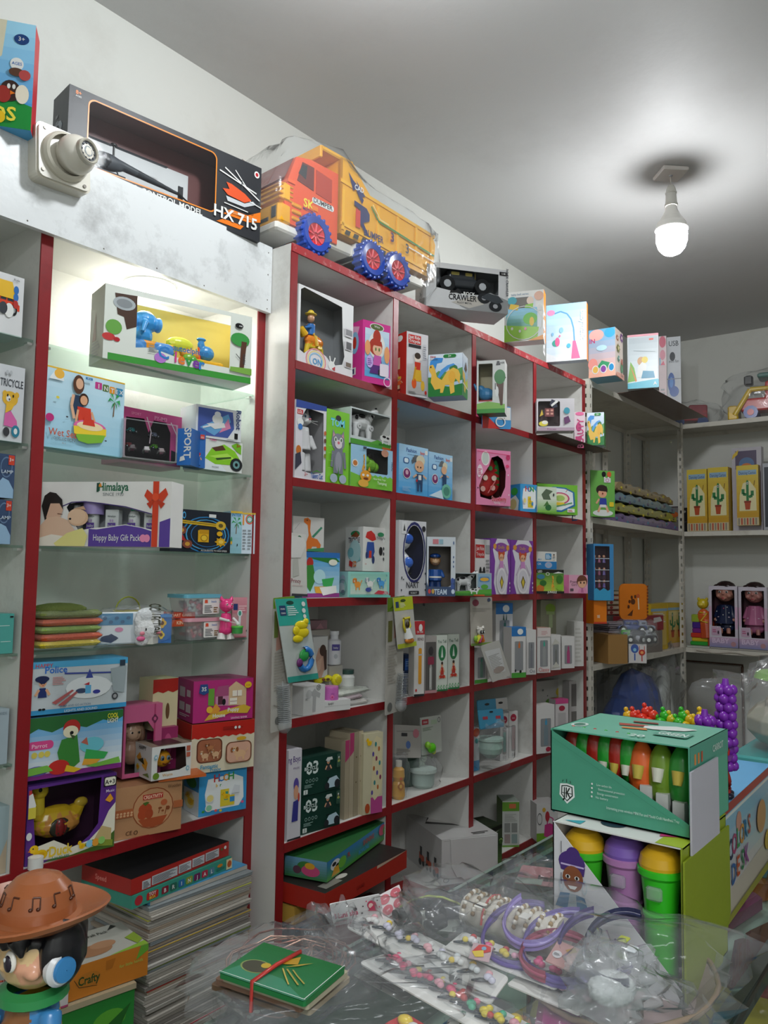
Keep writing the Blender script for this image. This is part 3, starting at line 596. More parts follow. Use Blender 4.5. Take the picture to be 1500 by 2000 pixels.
def minicar(nm, lab, B, u, v, t, s, col, dark='1d1f22', yaw=0, grp=None, rim='b9bcc0'):
    o = toy(nm, lab, 'toy car', B.p(u, v, t) if isinstance(B, Box) else B, (B.yaw if isinstance(B, Box) else 0) + yaw, s, {'body': '~b -1 -.4 .22 1 .4 .55 %s; b -.55 -.36 .5 .45 .36 .9 %s; e .85 0 .4 .25 .4 .18 %s' % (col, col, col), 'cabin_glass': 'b -.5 -.375 .58 -.08 .375 .82 %s; b 0 -.375 .58 .38 .375 .82 %s; b .4 -.3 .58 .47 .3 .82 %s' % (dark, dark, dark)}, group=grp)
    for x in (-.62, .62):
        for y in (-.4, .4):
            q = M(); q.X = Matrix.Scale(s, 4); q.cone((x, y - .12, .27), .27, (x, y + .12, .27), .27, '1b1c1e', 16); q.cone((x, y - .13, .27), .13, (x, y + .13, .27), .13, rim, 10); q.build('wheel', o)
    return o
minicar('crawler_car', 'dark grey toy crawler with yellow panel behind the grey box window', CR, 48, 40, 50, .115, '3b3e42', 'c9b96a')
RT = carton('rattle_box', 'orange baby toy box with green pond picture and scalloped window on the unit', 985, 1062, 572, 1.70, G + .008, .07, -70, body='f2f2ee', cols={'R': 'ea7d1e', 'U': 'w'}, 
  art='q e0e8ee 4 4 92 6 94 46 80 60 78 88 6 90; q 6f6a62 10 66 64 66 62 88 8 88; g 4 10 84 66 5aa23c 8ccbe8; q 9ad04a 0 0 84 4 88 26 0 34; e 66 44 18 12 6abf3c; e 70 38 6 9 e8c23a; e 20 82 12 8 3fa8b8; e 66 80 9 8 efd9c8; q e8c22c 12 66 34 62 38 72 16 76; q 8fcf3a 52 66 72 64 74 74 54 72; e 88 88 12 9 e8b8a0; e 90 64 7 6 w; s 40 92 60 4 6b8fb0 baby bell series; e 20 26 3 3 w; e 40 20 3 3 w; e 54 24 3 3 p; o 50 36 46 34 2 w; q f0a040 60 0 100 0 100 10|R:V 60 20 30 w BABY')
carton('projector_box', 'pale blue baby mobile box with pink stem print and orange side on the unit', 1067, 1146, 597, 1.70, G + .008, .05, -73, body='cfe6f4', cols={'R': 'e8821e'},
  art='g 0 0 100 100 e6f2fa a4cfee; l 2.4 5f9cc8 20 84 36 87 52 82 62 72 68 56 70 34; q ea6a9a 66 34 73 34 84 3 62 3; e 12 86 10 5 e890b8; e 24 32 9 6 4fb0a0; e 28 34 6 8 ea6a9a; e 56 26 5 4 4fb8d8; e 38 54 5 5 8fc3e8; e 16 48 3 3 8fc3e8; W 86 60 9 f4f8fc babymusic; e 34 44 2 2 ea6a9a; q f4f8fc 0 0 50 0 0 16')
GB = carton('gear_game_box', 'tall blue building set box with coloured gears and plum splash on its side', 1150, 1202, 646, 1.70, G + .03, .14, -84, body='8ccbe6', h=None, cols={'R': 'f2e2d6', 'U': 'w'},
  art='g 0 0 100 100 f4b8a0 6fb8e0; e 30 88 28 12 f0b8b0; e 80 90 20 10 4ab0dc; S 14 72 50 9 c8407a IN; q 3f9a6a 30 20 70 16 80 28 50 34; e 16 28 18 12 f09a90; e 26 16 13 9 w; e 26 16 10 7 e8b85a; e 56 16 13 9 w; e 56 16 10 7 8a4aa0; e 86 18 11 9 w; e 86 18 9 7 2f8fc8; e 50 60 20 6 bfe2f2; r 0 0 100 6 f2b49e|R:gear 10 74 34 14 b8764a f2e2d6; gear 60 78 40 20 7a3a9a f2e2d6; gear 10 50 44 20 8a8a3a e8d8a0; gear 20 32 30 14 3a9a8a w; R 60 14 84 34 6 2f8a4a; r 64 30 80 42 b33; q f0a890 0 0 100 0 100 12 0 8; s 70 4 40 5 6a3a2a GEARS')
SB = carton('bubble_box', 'grey and teal box picturing a seated boy playing on the corner rack', 1226, 1287, 655, 1.62, 2.528, .07, -72, body='cfd6da', h=None, cols={'R': 'e9c6cf', 'U': 'f0a8b4'},
  art='r 0 96 100 100 f0a8b4; g 4 8 96 94 dfe8ea b9c4ca; q 4fb8cf 0 0 100 0 100 14 96 16 0 10; q 7ab03a 0 12 10 50 22 38 30 14; q e07a3a 8 44 12 40 30 14 26 12; e 44 50 12 8 c89868; q w 30 20 56 20 62 42 50 50 34 40; e 56 52 10 6 e2c84a; q 3f8fb0 44 18 88 18 84 30 50 32; r 70 88 84 91 e8584a; l 1 9aa6ac 20 70 90 66; T 88 5 6 w A')
carton('pink_box', 'narrow pink and white box between the boy box and the fan box', 1288, 1303, 657, 1.66, 2.528, .05, -72, body='ecd9dc', h=None, art='e 50 92 44 8 e0788c; e 50 74 36 7 e8a0b0; r 10 70 20 60 c; q e0788c 20 60 80 60 60 66; x 20 10 80 30 a 4')
carton('fan_box', 'white box printed with a small blue fan at the end of the corner rack', 1304, 1331, 659, 1.66, 2.528, .05, -74, body='d9dde2', h=None, art='s 50 88 70 7 3a3e44 USB; e 40 74 20 6 3a3e44; s 50 66 70 4 5b6068 mini fan; e 30 40 26 13 2f5fae; e 50 28 34 7 2f5fae; e 30 40 14 7 4f8fd8; r 0 44 100 45 8a9096; s 60 5 60 4 a BLUE')
bq = toy('bulldozer_toy', 'red and blue toy vehicle bagged in film in the corner of the back rack', 'toy truck', (5.54, 1.70, 2.528), -1.1, .085, {'body': '~b -1.5 -.6 .5 1.2 .6 1.2 a83038; b -.2 -.6 1.1 1.2 .6 1.8 8f2c38', 'arm': 'b -2.2 -.5 .1 -.6 -.3 .5 2f6fb8; c -1.8 -.4 .3 .2 .2 -.4 1.4 .16 2f6fb8', 'wheel': 'c -1 -.75 .4 .42 -1 .75 .4 .42 24407a; c .8 -.75 .4 .42 .8 .75 .4 .42 24407a'})
bag('film_wrap', (0, 0, .085), (.19, .09, .09), bq, seed=9)
bq = toy('tractor_toy', 'red and yellow toy tractor with a blue wheel bagged on the back rack', 'toy truck', (5.5, 1.19, 2.528), -1.45, .105, {'body': '~b -1.6 -.6 .5 2 .6 1.3 cf2f2a; b -.2 -.6 1.2 2 .6 2.3 d0302c', 'roof': 'b -.6 -.7 2.5 2.0 .7 2.8 3a7a70; b -1.4 -.3 2.2 -.9 .3 2.8 2a2c2e', 'loader_arm': 'c -1.9 -.7 .3 .16 -1.0 -.7 1.8 .16 e8c22a; c -1.0 -.7 1.8 .16 .9 -.7 1.8 .13 e8c22a; b -2.3 -.75 .0 -1.7 .75 .9 e0b82a', 'wheel': 'c .6 -.85 .62 .62 .6 .85 .62 .62 2b4fb0; c -1 -.75 .4 .42 -1 .75 .4 .42 2b4fb0', 'hub': 'c .6 -.9 .62 .36 .6 .9 .62 .36 d8322e; c -1 -.8 .4 .2 -1 .8 .4 .2 d8322e'})
bag('film_wrap', (0, 0, .15), (.27, .14, .16), bq, seed=12)

S.scale = (1.12, 1.0, 1.12); S.location.z -= .012
o = empty('card_sheet', 'thin brown board under the boxes on top of the corner rack', 'board', (4.75, 1.66, 2.5255)); q = M(); q.box(-.5, -.16, 0, .45, .14, .0022, '5a3a30'); q.build('board', o)
# ---------------------------------------------------------------- left cabinet: glass shelves
g1, g2, g3, g4 = GZ; S0 = .810
CL = carton('animal_set_box', 'long window box with blue elephant car and yellow backdrop on the top glass shelf', 200, 489, 600, 1.828, g1, .11, -14, body='dfe4dc', win='p 20 22 20 92 84 94 84 18 50 18 30 26', inner='e6cf6a', skip='U', h=.20, cols={'L': '8b8f86', 'U': '5a4a3c'},
  art='r 3 0 100 9 3f9a3c; q 4a3226 6 90 20 92 20 50 14 44 12 60 8 62; e 12 78 7 9 aeb6ba; e 12 78 5 6 8a9094; e 6 44 5 10 6aa84a; e 3 30 4 5 c83a3a; e 8 28 2 3 r; e 36 14 4 7 b87ad0; T 38 14 17 2f7fc8 C; T 46 12 15 d0408a l; T 50 11 16 ea7a2a e; T 55 10 16 2f9a4a v; T 60 9 16 7a3aa0 e; T 64 8 16 2f7fc8 r; S 56 28 26 8 2f6fa8 autoelphant; e 91 62 7 10 3f9a4a; q 5a3a2a 92 60 96 60 94 16 91 16; e 90 82 3 4 k; S 91 81 4 2 w AGE; l 1 k 88 40 91 34; q 7fb04a 84 14 100 12 100 22 84 20; x 28 20 34 30 8a8f90 4; V 95 34 4 4a4e50 AUTO|L:q 5a3a2a 20 30 50 30 40 70; x 20 8 80 30 6a6e70 5')
toy('elephant_toy', 'blue elephant figure on an orange car in the long window box', 'toy', CL.p(30, 22, 50), CL.yaw, .072, {'elephant': '~e 0 0 1.25 .5 .4 .45 3f9ae0; e -.1 0 .7 .42 .38 .4 3f9ae0; e -.5 -.1 1.2 .14 .3 .3 55aaf0; e .5 -.1 1.2 .14 .3 .3 55aaf0; c -.1 -.4 1.2 .12 -.3 -.6 .7 .08 3f9ae0', 'car': '~b -.9 -.4 .05 1.1 .4 .5 f0a030; e -.5 -.42 .15 .35 .08 .22 4f8fd0; e .7 -.42 .15 .35 .08 .22 4f8fd0', 'handle': 't .07 e8a82a -1.1 0 0 -1.1 0 1.1 -.9 0 1.25 -.6 0 1.25'})
toy('animal_figure', 'yellow and green wheeled figure in the middle of the long window box', 'toy', CL.p(54, 19, 50), CL.yaw, .06, {'body': '~e 0 0 .9 .7 .3 .35 e6ea4a; e -.5 0 .5 .3 .25 .3 8fd04a; e .5 0 .5 .5 .3 .25 f0a84a', 'wheel': 'e -.5 -.3 .15 .2 .08 .2 5ab04a; e .6 -.3 .15 .2 .08 .2 5ab04a', 'spade': 'c 1.0 0 .2 .08 1.0 0 1.2 .08 e8582e'})
toy('animal_figure', 'small blue elephant on a yellow base at the right end of the window box', 'toy', CL.p(73, 18, 50), CL.yaw, .055, {'body': '~e 0 0 .8 .45 .3 .4 3f8fd0; e -.3 0 1.2 .2 .15 .35 3f8fd0; e -.3 0 1.5 .28 .2 .1 4fa0e0', 'base': '~b -.7 -.3 .0 .9 .3 .4 e8b02a; e -1 -.2 .3 .4 .2 .3 7fb83a'})
carton('pool_box', 'pale blue wading pool box with woman and child print on second glass shelf', 84, 238, 712, 1.828, g2, .07, yr=747, body='b9dcee', cols={'U': 'e6b93a'},
  art='g 0 0 100 100 9fd0e6 c6e4f2; r 0 98 100 100 e6b93a; R 60 84 69 93 1 c2408a; R 70 83 78 92 1 5a7a3a; R 79 82 86 91 1 e8962a; R 87 82 94 91 1 d8a02a; R 88 81 97 91 1 3f8fb8; T 64.5 85 6 w I; T 74 84 6 w N; T 82.5 83 6 w T; T 88.5 83 5.5 w E; T 94.5 83 5.5 w X; palm 76 52 18 32; q e8eef0 2 84 20 84 18 92 8 94; e 14 92 6 6 f0b84a; e 38 84 7 12 5a3a2a; e 39 85 4.6 7 e0b090; q 2c3f5a 32 70 46 70 44 46 32 46; l 4 e0b090 32 70 30 56 34 40; e 45 66 6 8 3a2418; e 45 65 4.6 6 e0a882; q d8402c 37 56 54 56 57 30 40 30; l 3 e0a882 38 52 36 36; l 3 e0a882 55 52 62 34; e 54 32 21 9 e06aa0; e 54 33 17 6 efe0c8; q f0d03a 33 31 75 33 75 24 70 20 38 18 34 22; q 7fb83a 35 21 74 25 70 15 52 11 40 13; e 54 33 16 5 f0dcae; q d8402c 44 34 60 34 58 42 46 44; e 4 36 5 5 c2307a; s 20 15 34 9 c8502a Wet Set; s 22 10 32 3.5 6a6e72 COLLECTION; s 22 6 24 2 a 86 in; e 12 62 2 1.6 e2d04a; r 45 92 54 95 2f7fb8; s 49.5 92.6 8 2 w 48 in; e 24 40 1.4 1 d; e 74 18 1.4 1 d')
PC = carton('car_set_box', 'pink and black box of small cars behind the wading pool box', 238, 352, 768, 1.90, g2, .1, 0, body='d0508a', win='p 4 10 4 82 34 84 42 60 50 84 72 84 80 66 80 10', inner='4c4448', h=.155, cols={'U': 'c04a80'},
  art='S 62 86 24 7 f0a0c4 PY-IM3; l 2 e8d0d8 38 88 46 62 44 40; l 2 e8e0e4 80 86 92 62 92 20; q 2a2a2e 82 10 96 10 96 30 82 34; s 20 88 30 5 f0a0c4 SPORT')
for i, (u, v, c) in enumerate(((24, 58, '2f9a9a'), (62, 56, '8a90a8'), (64, 34, '7ac83a'), (20, 30, '8a2a2e'))):
    minicar('small_car', ['teal', 'silver grey', 'lime green', 'dark red'][i] + ' little car in the pink car set box', PC, u, v, 30, .016, c)
X = carton('blister_pack', 'clear blister pack of dark race cars leaning before the pink car set', 240, 345, 815, 1.82, g2, .05, -10, body='6e6c6c', win='r 3 3 97 97 3', inner='584f50', m=HAZE)
for i, (u, c) in enumerate(((22, '4a3a40'), (48, 'b8b2b4'), (76, '8a7a7c'))): minicar('race_car', ['maroon grey', 'white', 'dusty pink'][i] + ' race car standing in the clear blister pack', X, u, 20, 40, .019, c, '7a2a2a', 1.2)
carton('sports_box', 'open blue box with white lettering next to the blister pack', 345, 372, 836, 1.828, g2, .06, -62, body='2a6fc0', art='W 50 60 20 w SPORT; q w 20 10 60 14 50 26 24 22', h=.105, cols={'R': '2262ac'})
carton('sports_box', 'blue box side with a small red figure next to the robot boxes', 372, 400, 840, 1.828, g2, .07, -20, body='2464b0', art='kid 40 4 40 40 r; r 60 78 90 90 d8463a; s 75 80 20 5 w KIDS', h=.108)
carton('robot_box', 'white and violet robot box with a white spaceman above the green car box', 382, 470, 769, 1.83, g2 + .092, .09, -8, body='dfe2e6', h=.095, cols={'U': 'cfd2d8'},
  art='q 4a5fa8 4 6 4 92 80 92 84 40 70 8; q 6aa8d8 8 30 70 84 76 60 40 10; q e08ab0 50 20 70 70 76 40; e 46 62 12 16 w; e 46 78 7 9 e8eaee; q w 22 44 60 54 64 40 40 30; l 5 e8e8ec 14 30 50 50; W 88 70 18 3a4a7a Robot; r 84 8 92 26 k; q w 66 4 84 24 84 4')
carton('car_box', 'lime green toy car box under the white robot box', 396, 472, 834, 1.828, g2, .10, -6, body='e2e6e2', h=.092, cols={'U': 'c8ccc8'},
  art='q e6eef2 0 0 60 0 30 40 0 60; q 8ed02f 4 36 20 70 52 88 80 70 96 40 80 24 30 20; q 5a3a2c 20 72 48 84 56 70 30 62; q b8e85a 14 44 60 60 80 44 50 36; q 3a5a2a 30 40 70 50 70 44 34 34; q 7ac02a 70 88 84 98 96 92 96 62 84 70; e 84 26 16 22 22262a; e 84 26 9 13 6fa0a0; e 84 26 4 6 k; T 88 84 10 r 3+; s 30 8 40 5 d RACING; S 22 94 30 6 d0508a TURBO')
# baby gift pack
HM = carton('gift_pack_box', 'white and purple baby gift pack with red ribbon print on third glass shelf', 77, 331, 909, 1.828, g3, .07, yr=940, body='ecebe8', win='p 20 60 22 66 32 69 48 66 66 60 84 50 87 48 87 26 78 30 66 34 52 30 40 28 30 24', inner='b9bcc2', h=.155,
  art='q 5a3f9c 38 0 86 0 86 24 78 29 66 33 56 30 44 26 38 27; q 5a3f9c 92 0 100 0 100 44 92 38; l 1.6 3f2c70 17 62 24 68 34 69 48 66 66 61 86 50; S 56 86 23 13 1f6a4a Himalaya; q e8902a 43 92 46 98 47 92; r 43 84 44.6 98 1a4a3a; s 56 78 22 5 8a8f92 SINCE 1930; s 60 9 36 10 w Happy Baby Gift Pack; e 80 13 2.4 6 p; e 83 13 2.4 6 p; r 86.5 0 91 100 d8401f; q d8401f 88.7 76 82 88 80 78 84 68; q d8401f 88.7 76 96 90 98 80 94 68; q c23818 88.7 74 82 66 85 58; q c23818 88.7 74 96 66 93 58; e 88.7 76 2.4 6 e8502a; q 231c1c 1 62 3 78 7 84 12 82 17 72 18 56 14 46 10 40 4 40; q dcb49a 5 44 8 66 15 66 18 56 16 44 10 36; q e2bfa4 0 0 0 30 6 44 14 46 22 40 28 24 28 0; e 30 44 8 13 e0b896; e 29 46 7 12 e8c4a4; q c8a080 26 58 36 56 34 62; e 24 42 1 1.6 k; q ece6d8 0 0 0 12 10 18 24 14 30 0; q e8e08e 12 4 22 20 34 28 38 16 36 0 14 0; l 1 6a3a2a 14 50 18 49')
for i, (u, hh, c) in enumerate(((23, 50, 0), (36, 60, 1), (52, 54, 2), (68, 56, 1), (82, 46, 2))):
    o = empty('lotion_bottle' if c < 2 else 'soap_box', ['white bottle at the left edge of the gift pack window', 'white bottle with green cap, second in the gift pack window', 'white soap carton in the middle of the gift pack window', 'white lotion bottle right of the soap carton in the gift pack', 'white carton at the right edge of the gift pack window'][i], 'bottle' if c < 2 else 'box', HM.p(u, 14, 45), HM.yaw)
    q = M(); s = .001 * hh / .56
    if c < 2: q.lathe((0, 0, 0), [(.012, 0), (.014, .003), (.014, .055), (.010, .064), (.006, .066)], 'e9ecec', 14); q.build('bottle', o); q = M(); q.cone((0, 0, .066), .009, (0, 0, .078), .008, '2fb08a' if c else 'w', 12); q.build('cap', o)
    else: q.rbox(-.017, -.01, 0, .017, .01, .068, 'e4e8e8', .001); q.build('carton', o)
    q = M(); F = Face(q, (-.012, -.0146 if c < 2 else -.0102, .014), (.024, 0, 0), (0, 0, .042), (0, -1, 0)); F.draw('r 8 10 92 52 6a4ca8; s 50 28 70 16 w baby; s 50 84 84 12 4a5a5a Himalaya; e 38 64 9 8 c8b0d8; e 62 64 9 8 c8b0d8'); q.build('label', o, PRINT)
GY = carton('gyro_box', 'black gyro track set box with yellow and red pieces beside the gift pack', 331, 449, 955, 1.828, g3, .05, -4, body='1d2430', h=.12, cols={'U': 'd8a0b0'},
  art='S 14 78 20 17 4fb0e8 GYRO; o 58 42 40 44 2.5 2f7fb8; o 58 42 34 37 2 4fa8dc; o 60 42 28 30 1.6 2f6fa8; l 8 d8b02a 0 72 76 66; e 82 66 9 11 e0b93a; e 82 66 4 5 6a5a2a; l 1 6a5a2a 4 72 74 67; r 44 24 62 52 e8b21e; r 46 44 62 54 c8941a; e 54 34 6 8 f0c83a; o 54 34 6 8 1.4 a87a1a; e 80 46 5 6 e8b21e; gear 72 14 20 24 e8b21e f4d05a; q c22a2a 4 22 16 44 26 22 12 30; e 6 26 8 10 c8302c; e 16 50 8 10 8a4a3a; e 26 18 8 10 8a4a3a; e 16 50 4 5 d8a03a; e 26 18 4 5 d8a03a; e 8 26 4 5 a02424; r 60 84 72 92 e4e6e6; r 44 1 96 7 0e0e10; s 70 2 48 4 w ACCELERATES TO HIGH SPEED')
IX = carton('pool_toy_box', 'pale blue pool toy box with a palm and yellow top right of the black box', 448, 471, 955, 1.835, g3, .055, -16, body='a9d3e4', h=.128, cols={'U': 'e0b93a'}, art='g 0 0 100 100 8fc0cc b8dcec; palm 5 46 90 42; r 0 95 100 100 e0b93a; S 50 88 80 7 2f7fb8 INTEX; e 10 30 8 9 3fa06a; e 10 25 8 4 e8b83a; e 60 20 4 3 k')
carton('pool_toy_box', 'white narrow box with rainbow ring logo at the far right of third glass shelf', 471, 497, 955, 1.825, g3, .055, -30, body='d3e2ee', h=.125, cols={'U': 'e0b93a'}, art='o 56 84 30 12 7 e8502a; o 56 84 22 8 6 2fa06a; r 4 70 16 94 e8963a; x 6 10 34 62 8a949a 7; x 44 10 74 62 8a949a 7; r 0 96 100 100 e0b93a')
# fourth shelf: folded mats, bags, tubs, pink cat
for i, (c, y0, h) in enumerate((('7e8a4c', 1196, .03), ('d8623a', 1212, .012), ('8fb24a', 1223, .013), ('e0603a', 1232, .015), ('e6cf3e', 1247, .015))):
    z = g4 + .003 + [.074, .056, .038, .020, .003][i]
    o = empty('felt_sheet_pack', ['olive green bagged sheets on top of the stack', 'orange red felt pack, second from the top', 'grass green felt pack in the middle of the stack', 'red orange felt pack above the yellow one', 'yellow felt pack at the bottom of the stack'][i] + ' on fourth glass shelf', 'craft pack', (1.085 + .004 * (i % 2), 1.87, z), .02 * (i % 3))
    q = M(); q.rbox(-.082, -.05, 0, .082, .06, .0155 if i else .018, c, .007)
    if i == 0: q.ell((-.01, 0, .02), (.07, .05, .016), '6f7c44', 14, 7)
    q.build('felt', o, CLOTH); bag('film_wrap', (0, .0, .009), (.092, .062, .0105), o, seed=i, amp=.1, n=20, mm=10)
KB = empty('slipper_pack', 'bagged white plush animal face with pink cheeks beside a blue dotted card', 'plush toy', (1.262, 1.845, g4 + .001), -.25)
q = M(); q.rbox(-.09, 0, .0, .05, .012, .085, 'dfe6ea', .004); F = Face(q, (-.09, 0, 0), (.14, 0, 0), (0, 0, .085), (0, -1, 0)); F.draw('r 0 60 70 96 3f86b0; q 2c3f66 4 14 30 34 44 20 30 6; e 26 20 16 10 26365a; e 44 46 8 7 e088b0;' + ';'.join('e %d %d 4 5 2a5f88' % (6 + k * 11, 70 + (k % 2) * 12) for k in range(6))); q.build('card', KB, CARD)
q = M(); prims(q, 'e .045 -.012 .038 .038 .022 .03 ececec; e .018 -.012 .062 .012 .01 .014 ececec; e .072 -.012 .062 .012 .01 .014 ececec; e .045 -.01 .075 .035 .018 .022 e0e2e4; e .03 -.012 .008 .02 .015 .014 ececec', 1); blend(q.build('plush_head', KB, CLOTH), .003)
q = M(); prims(q, 'e .022 -.034 .030 .007 .003 .005 ea8a9a; e .068 -.03 .030 .007 .003 .005 ea8a9a; e .032 -.034 .04 .002 .002 .004 k; e .058 -.034 .04 .002 .002 .004 k; e .02 -.03 .016 .012 .006 .007 ea6a9a', 1); q.build('cheeks_and_eyes', KB)
bag('film_wrap', (.01, 0, .046), (.105, .034, .05), KB, seed=5)
BK = empty('toy_bucket', 'small yellow bucket with thin handle behind the kitten pack on fourth shelf', 'bucket', (1.34, 1.97, g4 + .001))
q = M(); q.lathe((0, 0, 0), [(.028, 0), (.03, .0), (.038, .075), (.041, .075), (.041, .083), (.036, .083)], 'd9c62e', 20); q.build('bucket', BK); q = M(); q.tube([(.04 * math.cos(math.radians(t)), 0, .08 + .04 * math.sin(math.radians(t))) for t in range(0, 181, 18)], .002, 'b8b83a'); q.build('handle', BK)
q = M(); F = Face(q, (-.03, -.038, .03), (.06, 0, 0), (0, 0, .03), (0, -1, 0)); F.draw('r 0 0 100 100 6a5a20; s 50 30 80 50 e8d85a CLAY'); q.build('label', BK, PRINT)
carton('card_game_box', 'dark fronted card game box lying at the back of fourth shelf', 0, 0, 0, 0, g4 + .062, .06, -6, 'c84a28', loc=(1.37, 1.86, .11), h=.018, art='S 60 30 60 50 f0c0a0 DART GAME', cols={'F': 'b83a22'})
carton('card_game_box', 'orange red card game box under the dark one on fourth shelf', 0, 0, 0, 0, g4 + .04, .07, -4, 'c8502a', loc=(1.39, 1.85, .11), h=.02, art='S 50 30 70 50 f0d0b0 KING SIZE')
carton('flash_card_box', 'white edged blue card box beside the kitten pack', 276, 298, 1184, 1.83, g4, .07, -58, body='e4e2d8', h=.085, cols={'L': '274a86', 'F': 'e4e2d8'}, art='W 60 80 40 4a4a3a COLLECTION; r 10 4 30 60 8a7a3a|L:V 50 40 30 w ABC')
carton('animal_card_box', 'blue card box printed with yellow butterflies on fourth shelf', 299, 334, 1190, 1.83, g4, .06, -30, body='2f6fb8', h=.078, art='flower 16 50 60 40 e8b83a 6a3a1a; flower 20 12 46 34 e8c83a 6a3a1a; r 0 90 100 100 3f86c8|R:e 50 60 20 16 o', cols={'R': '2a5f9c'})
def tub(nm, lab, x, y, z, lid, c2, w=.056):
    o = empty(nm, lab, 'tub', (x, y, z)); q = M(); q.prism(rr(-w, -.03, w, .03, .004), 0, 0, 'w'); 
    q = M(); n = 8
    for a, b, zz0, zz1, col, m, nmx in ((w * .86, w, 0, .052, 'd', HAZE, 'tub_body'), (w * 1.06, w * 1.06, .052, .062, lid, PLAST, 'lid')):
        q = M(); P0 = rr(-a, -a * .7, a, a * .7, .015); P1 = rr(-b, -b * .7, b, b * .7, .015); L = len(P0); vs = [(p[0], p[1], zz0) for p in P0] + [(p[0], p[1], zz1) for p in P1]
        q.add(vs, [(i, (i + 1) % L, L + (i + 1) % L, L + i) for i in range(L)] + [tuple(range(L - 1, -1, -1)), tuple(range(L, 2 * L))], col if m is PLAST else 'w'); q.build(nmx, o, m)
    q = M(); rnd = random.Random(len(lab))
    for i in range(46): q.ell((rnd.uniform(-.8, .8) * w * .8, rnd.uniform(-.7, .7) * w * .6, .006 + rnd.random() * .036), (.007, .006, .006), rnd.choice(c2), 6, 4)
    q.build('beads', o)['kind'] = 'stuff'
    q = M(); F = Face(q, (-w * .1, -w * .70, .006), (w * .95, 0, 0), (0, 0, .044), (0, -1, 0)); F.draw('R 0 0 100 100 6 ecebe6; q e85a3a 10 70 30 70 28 92 12 92; s 66 74 50 14 2f6fb8 beads; x 10 10 60 60 6a6e70 5; x 64 10 90 50 8a6a3a 3'); q.build('label', o, PRINT)
    return o
tub('bead_tub', 'clear bead tub with pale pink lid, the lower of two on fourth shelf', 1.50, 1.87, g4 + .001, 'e3a7b4', ['c84a5a', '8a4a4a', 'c8a8a0', 'd87a6a'], .062)
tub('bead_tub', 'clear bead tub with sky blue lid stacked on the pink lidded one', 1.495, 1.872, g4 + .068, '6fb9cf', ['d8dade', 'e89aa8', 'b8c8d0', 'e06a7a'], .064)
pc = toy('cat_toy', 'bright pink plastic cat drummer with green drum on fourth glass shelf', 'toy', (1.553, 1.80, g4 + .001), -.35, .05, {
  'body': '~e 0 0 1.95 .42 .38 .4 ee3f86; c -.28 0 2.25 .16 -.34 0 2.5 .03 ee3f86; c .28 0 2.25 .16 .34 0 2.5 .03 ee3f86; e .12 -.33 1.85 .2 .16 .14 f0508f; c 0 0 1.5 .28 0 0 .55 .40 ee3f86; e 0 0 .5 .42 .38 .25 ee3f86', 'eye': 'e -.08 -.37 2.02 .05 .03 .07 w; e .2 -.37 2.02 .05 .03 .07 w; e -.08 -.4 2.02 .025 .02 .04 k; e .2 -.4 2.02 .025 .02 .04 k; e .14 -.5 1.93 .05 .04 .03 c01050', 'arm': 'c -.4 -.1 1.2 .09 -.1 -.45 1.1 .08 w; e -.05 -.5 1.1 .1 .08 .08 w; c .4 -.1 1.2 .09 .55 -.45 .95 .08 w; e .55 -.5 .9 .13 .1 .1 w', 'foot': 'c -.25 0 .35 .2 -.28 -.05 0 .26 e8e4e0; c .25 0 .35 .2 .28 -.05 0 .26 e8e4e0', 'drumstick': 't .02 w -.2 -.5 1.1 .4 -.55 .95', 'drum': 'c .55 -.4 .35 .32 .55 -.4 .7 .34 3f9a4a; c .55 -.4 .7 .36 .55 -.4 .78 .36 5fd04a'})
carton('toothbrush_pack', 'pink backed blister card with a mint toothbrush right of the pink cat', 452, 487, 1120, 1.84, g4, .012, -20, body='c9989a', h=.12, cat='blister pack', art='g 0 60 100 100 d0808e e098a4; r 6 68 30 84 2c3f76; x 36 66 80 82 f0c8cc 3; l 4 3fa08a 40 30 42 60; e 42 60 14 9 e4ecec; e 42 60 8 6 3fa08a; l 6 e4ecec 40 10 42 54; r 0 0 100 3 c0707c; e 84 16 6 3 d')
# bottom shelf
PO = carton('police_helicopter_box', 'blue and silver police helicopter box with policeman print on the bottom shelf', 58, 246, 1277, 1.828, S0 + .345, .10, -10, body='c3ccd0', h=.125, cols={'U': '3f8fb8', 'F': 'c3ccd0'},
  art='r 0 88 100 100 4fa8d4; r 0 0 100 9 3a98cc; s 12 89 22 8 c8302c HAPPY; S 24 78 28 13 2f6fc8 Police; kid 0 6 22 70 1f2f6a 1f2f6a; e 10 68 7 6 1a2450; e 58 46 24 22 e2e8ea; q e2e8ea 70 50 86 44 90 62 84 52; l 3 3a4a9a 32 76 82 72; q 3a4a9a 54 64 58 82 62 64; e 50 40 6 5 3a4a6a; q 5fb0dc 54 34 60 34 60 50 54 50; e 66 36 4 4 3a3f9a; q b82a3a 52 52 58 56 58 50; e 86 58 4 7 6ab84a; e 86 24 3.4 7 d; e 86 24 2 4 a; q 9aa6aa 80 80 98 84 96 30 84 34; x 20 56 34 72 c88a8a 5; q b05a5a 20 22 40 44 42 42 24 18; q b05a5a 26 16 44 40 46 38 32 14; r 90 84 96 96 2a3a4a; s 50 2 60 5 w LIGHTS AND SOUND; s 44 12 40 4 5a7a9a BUMP AND GO ACTION')
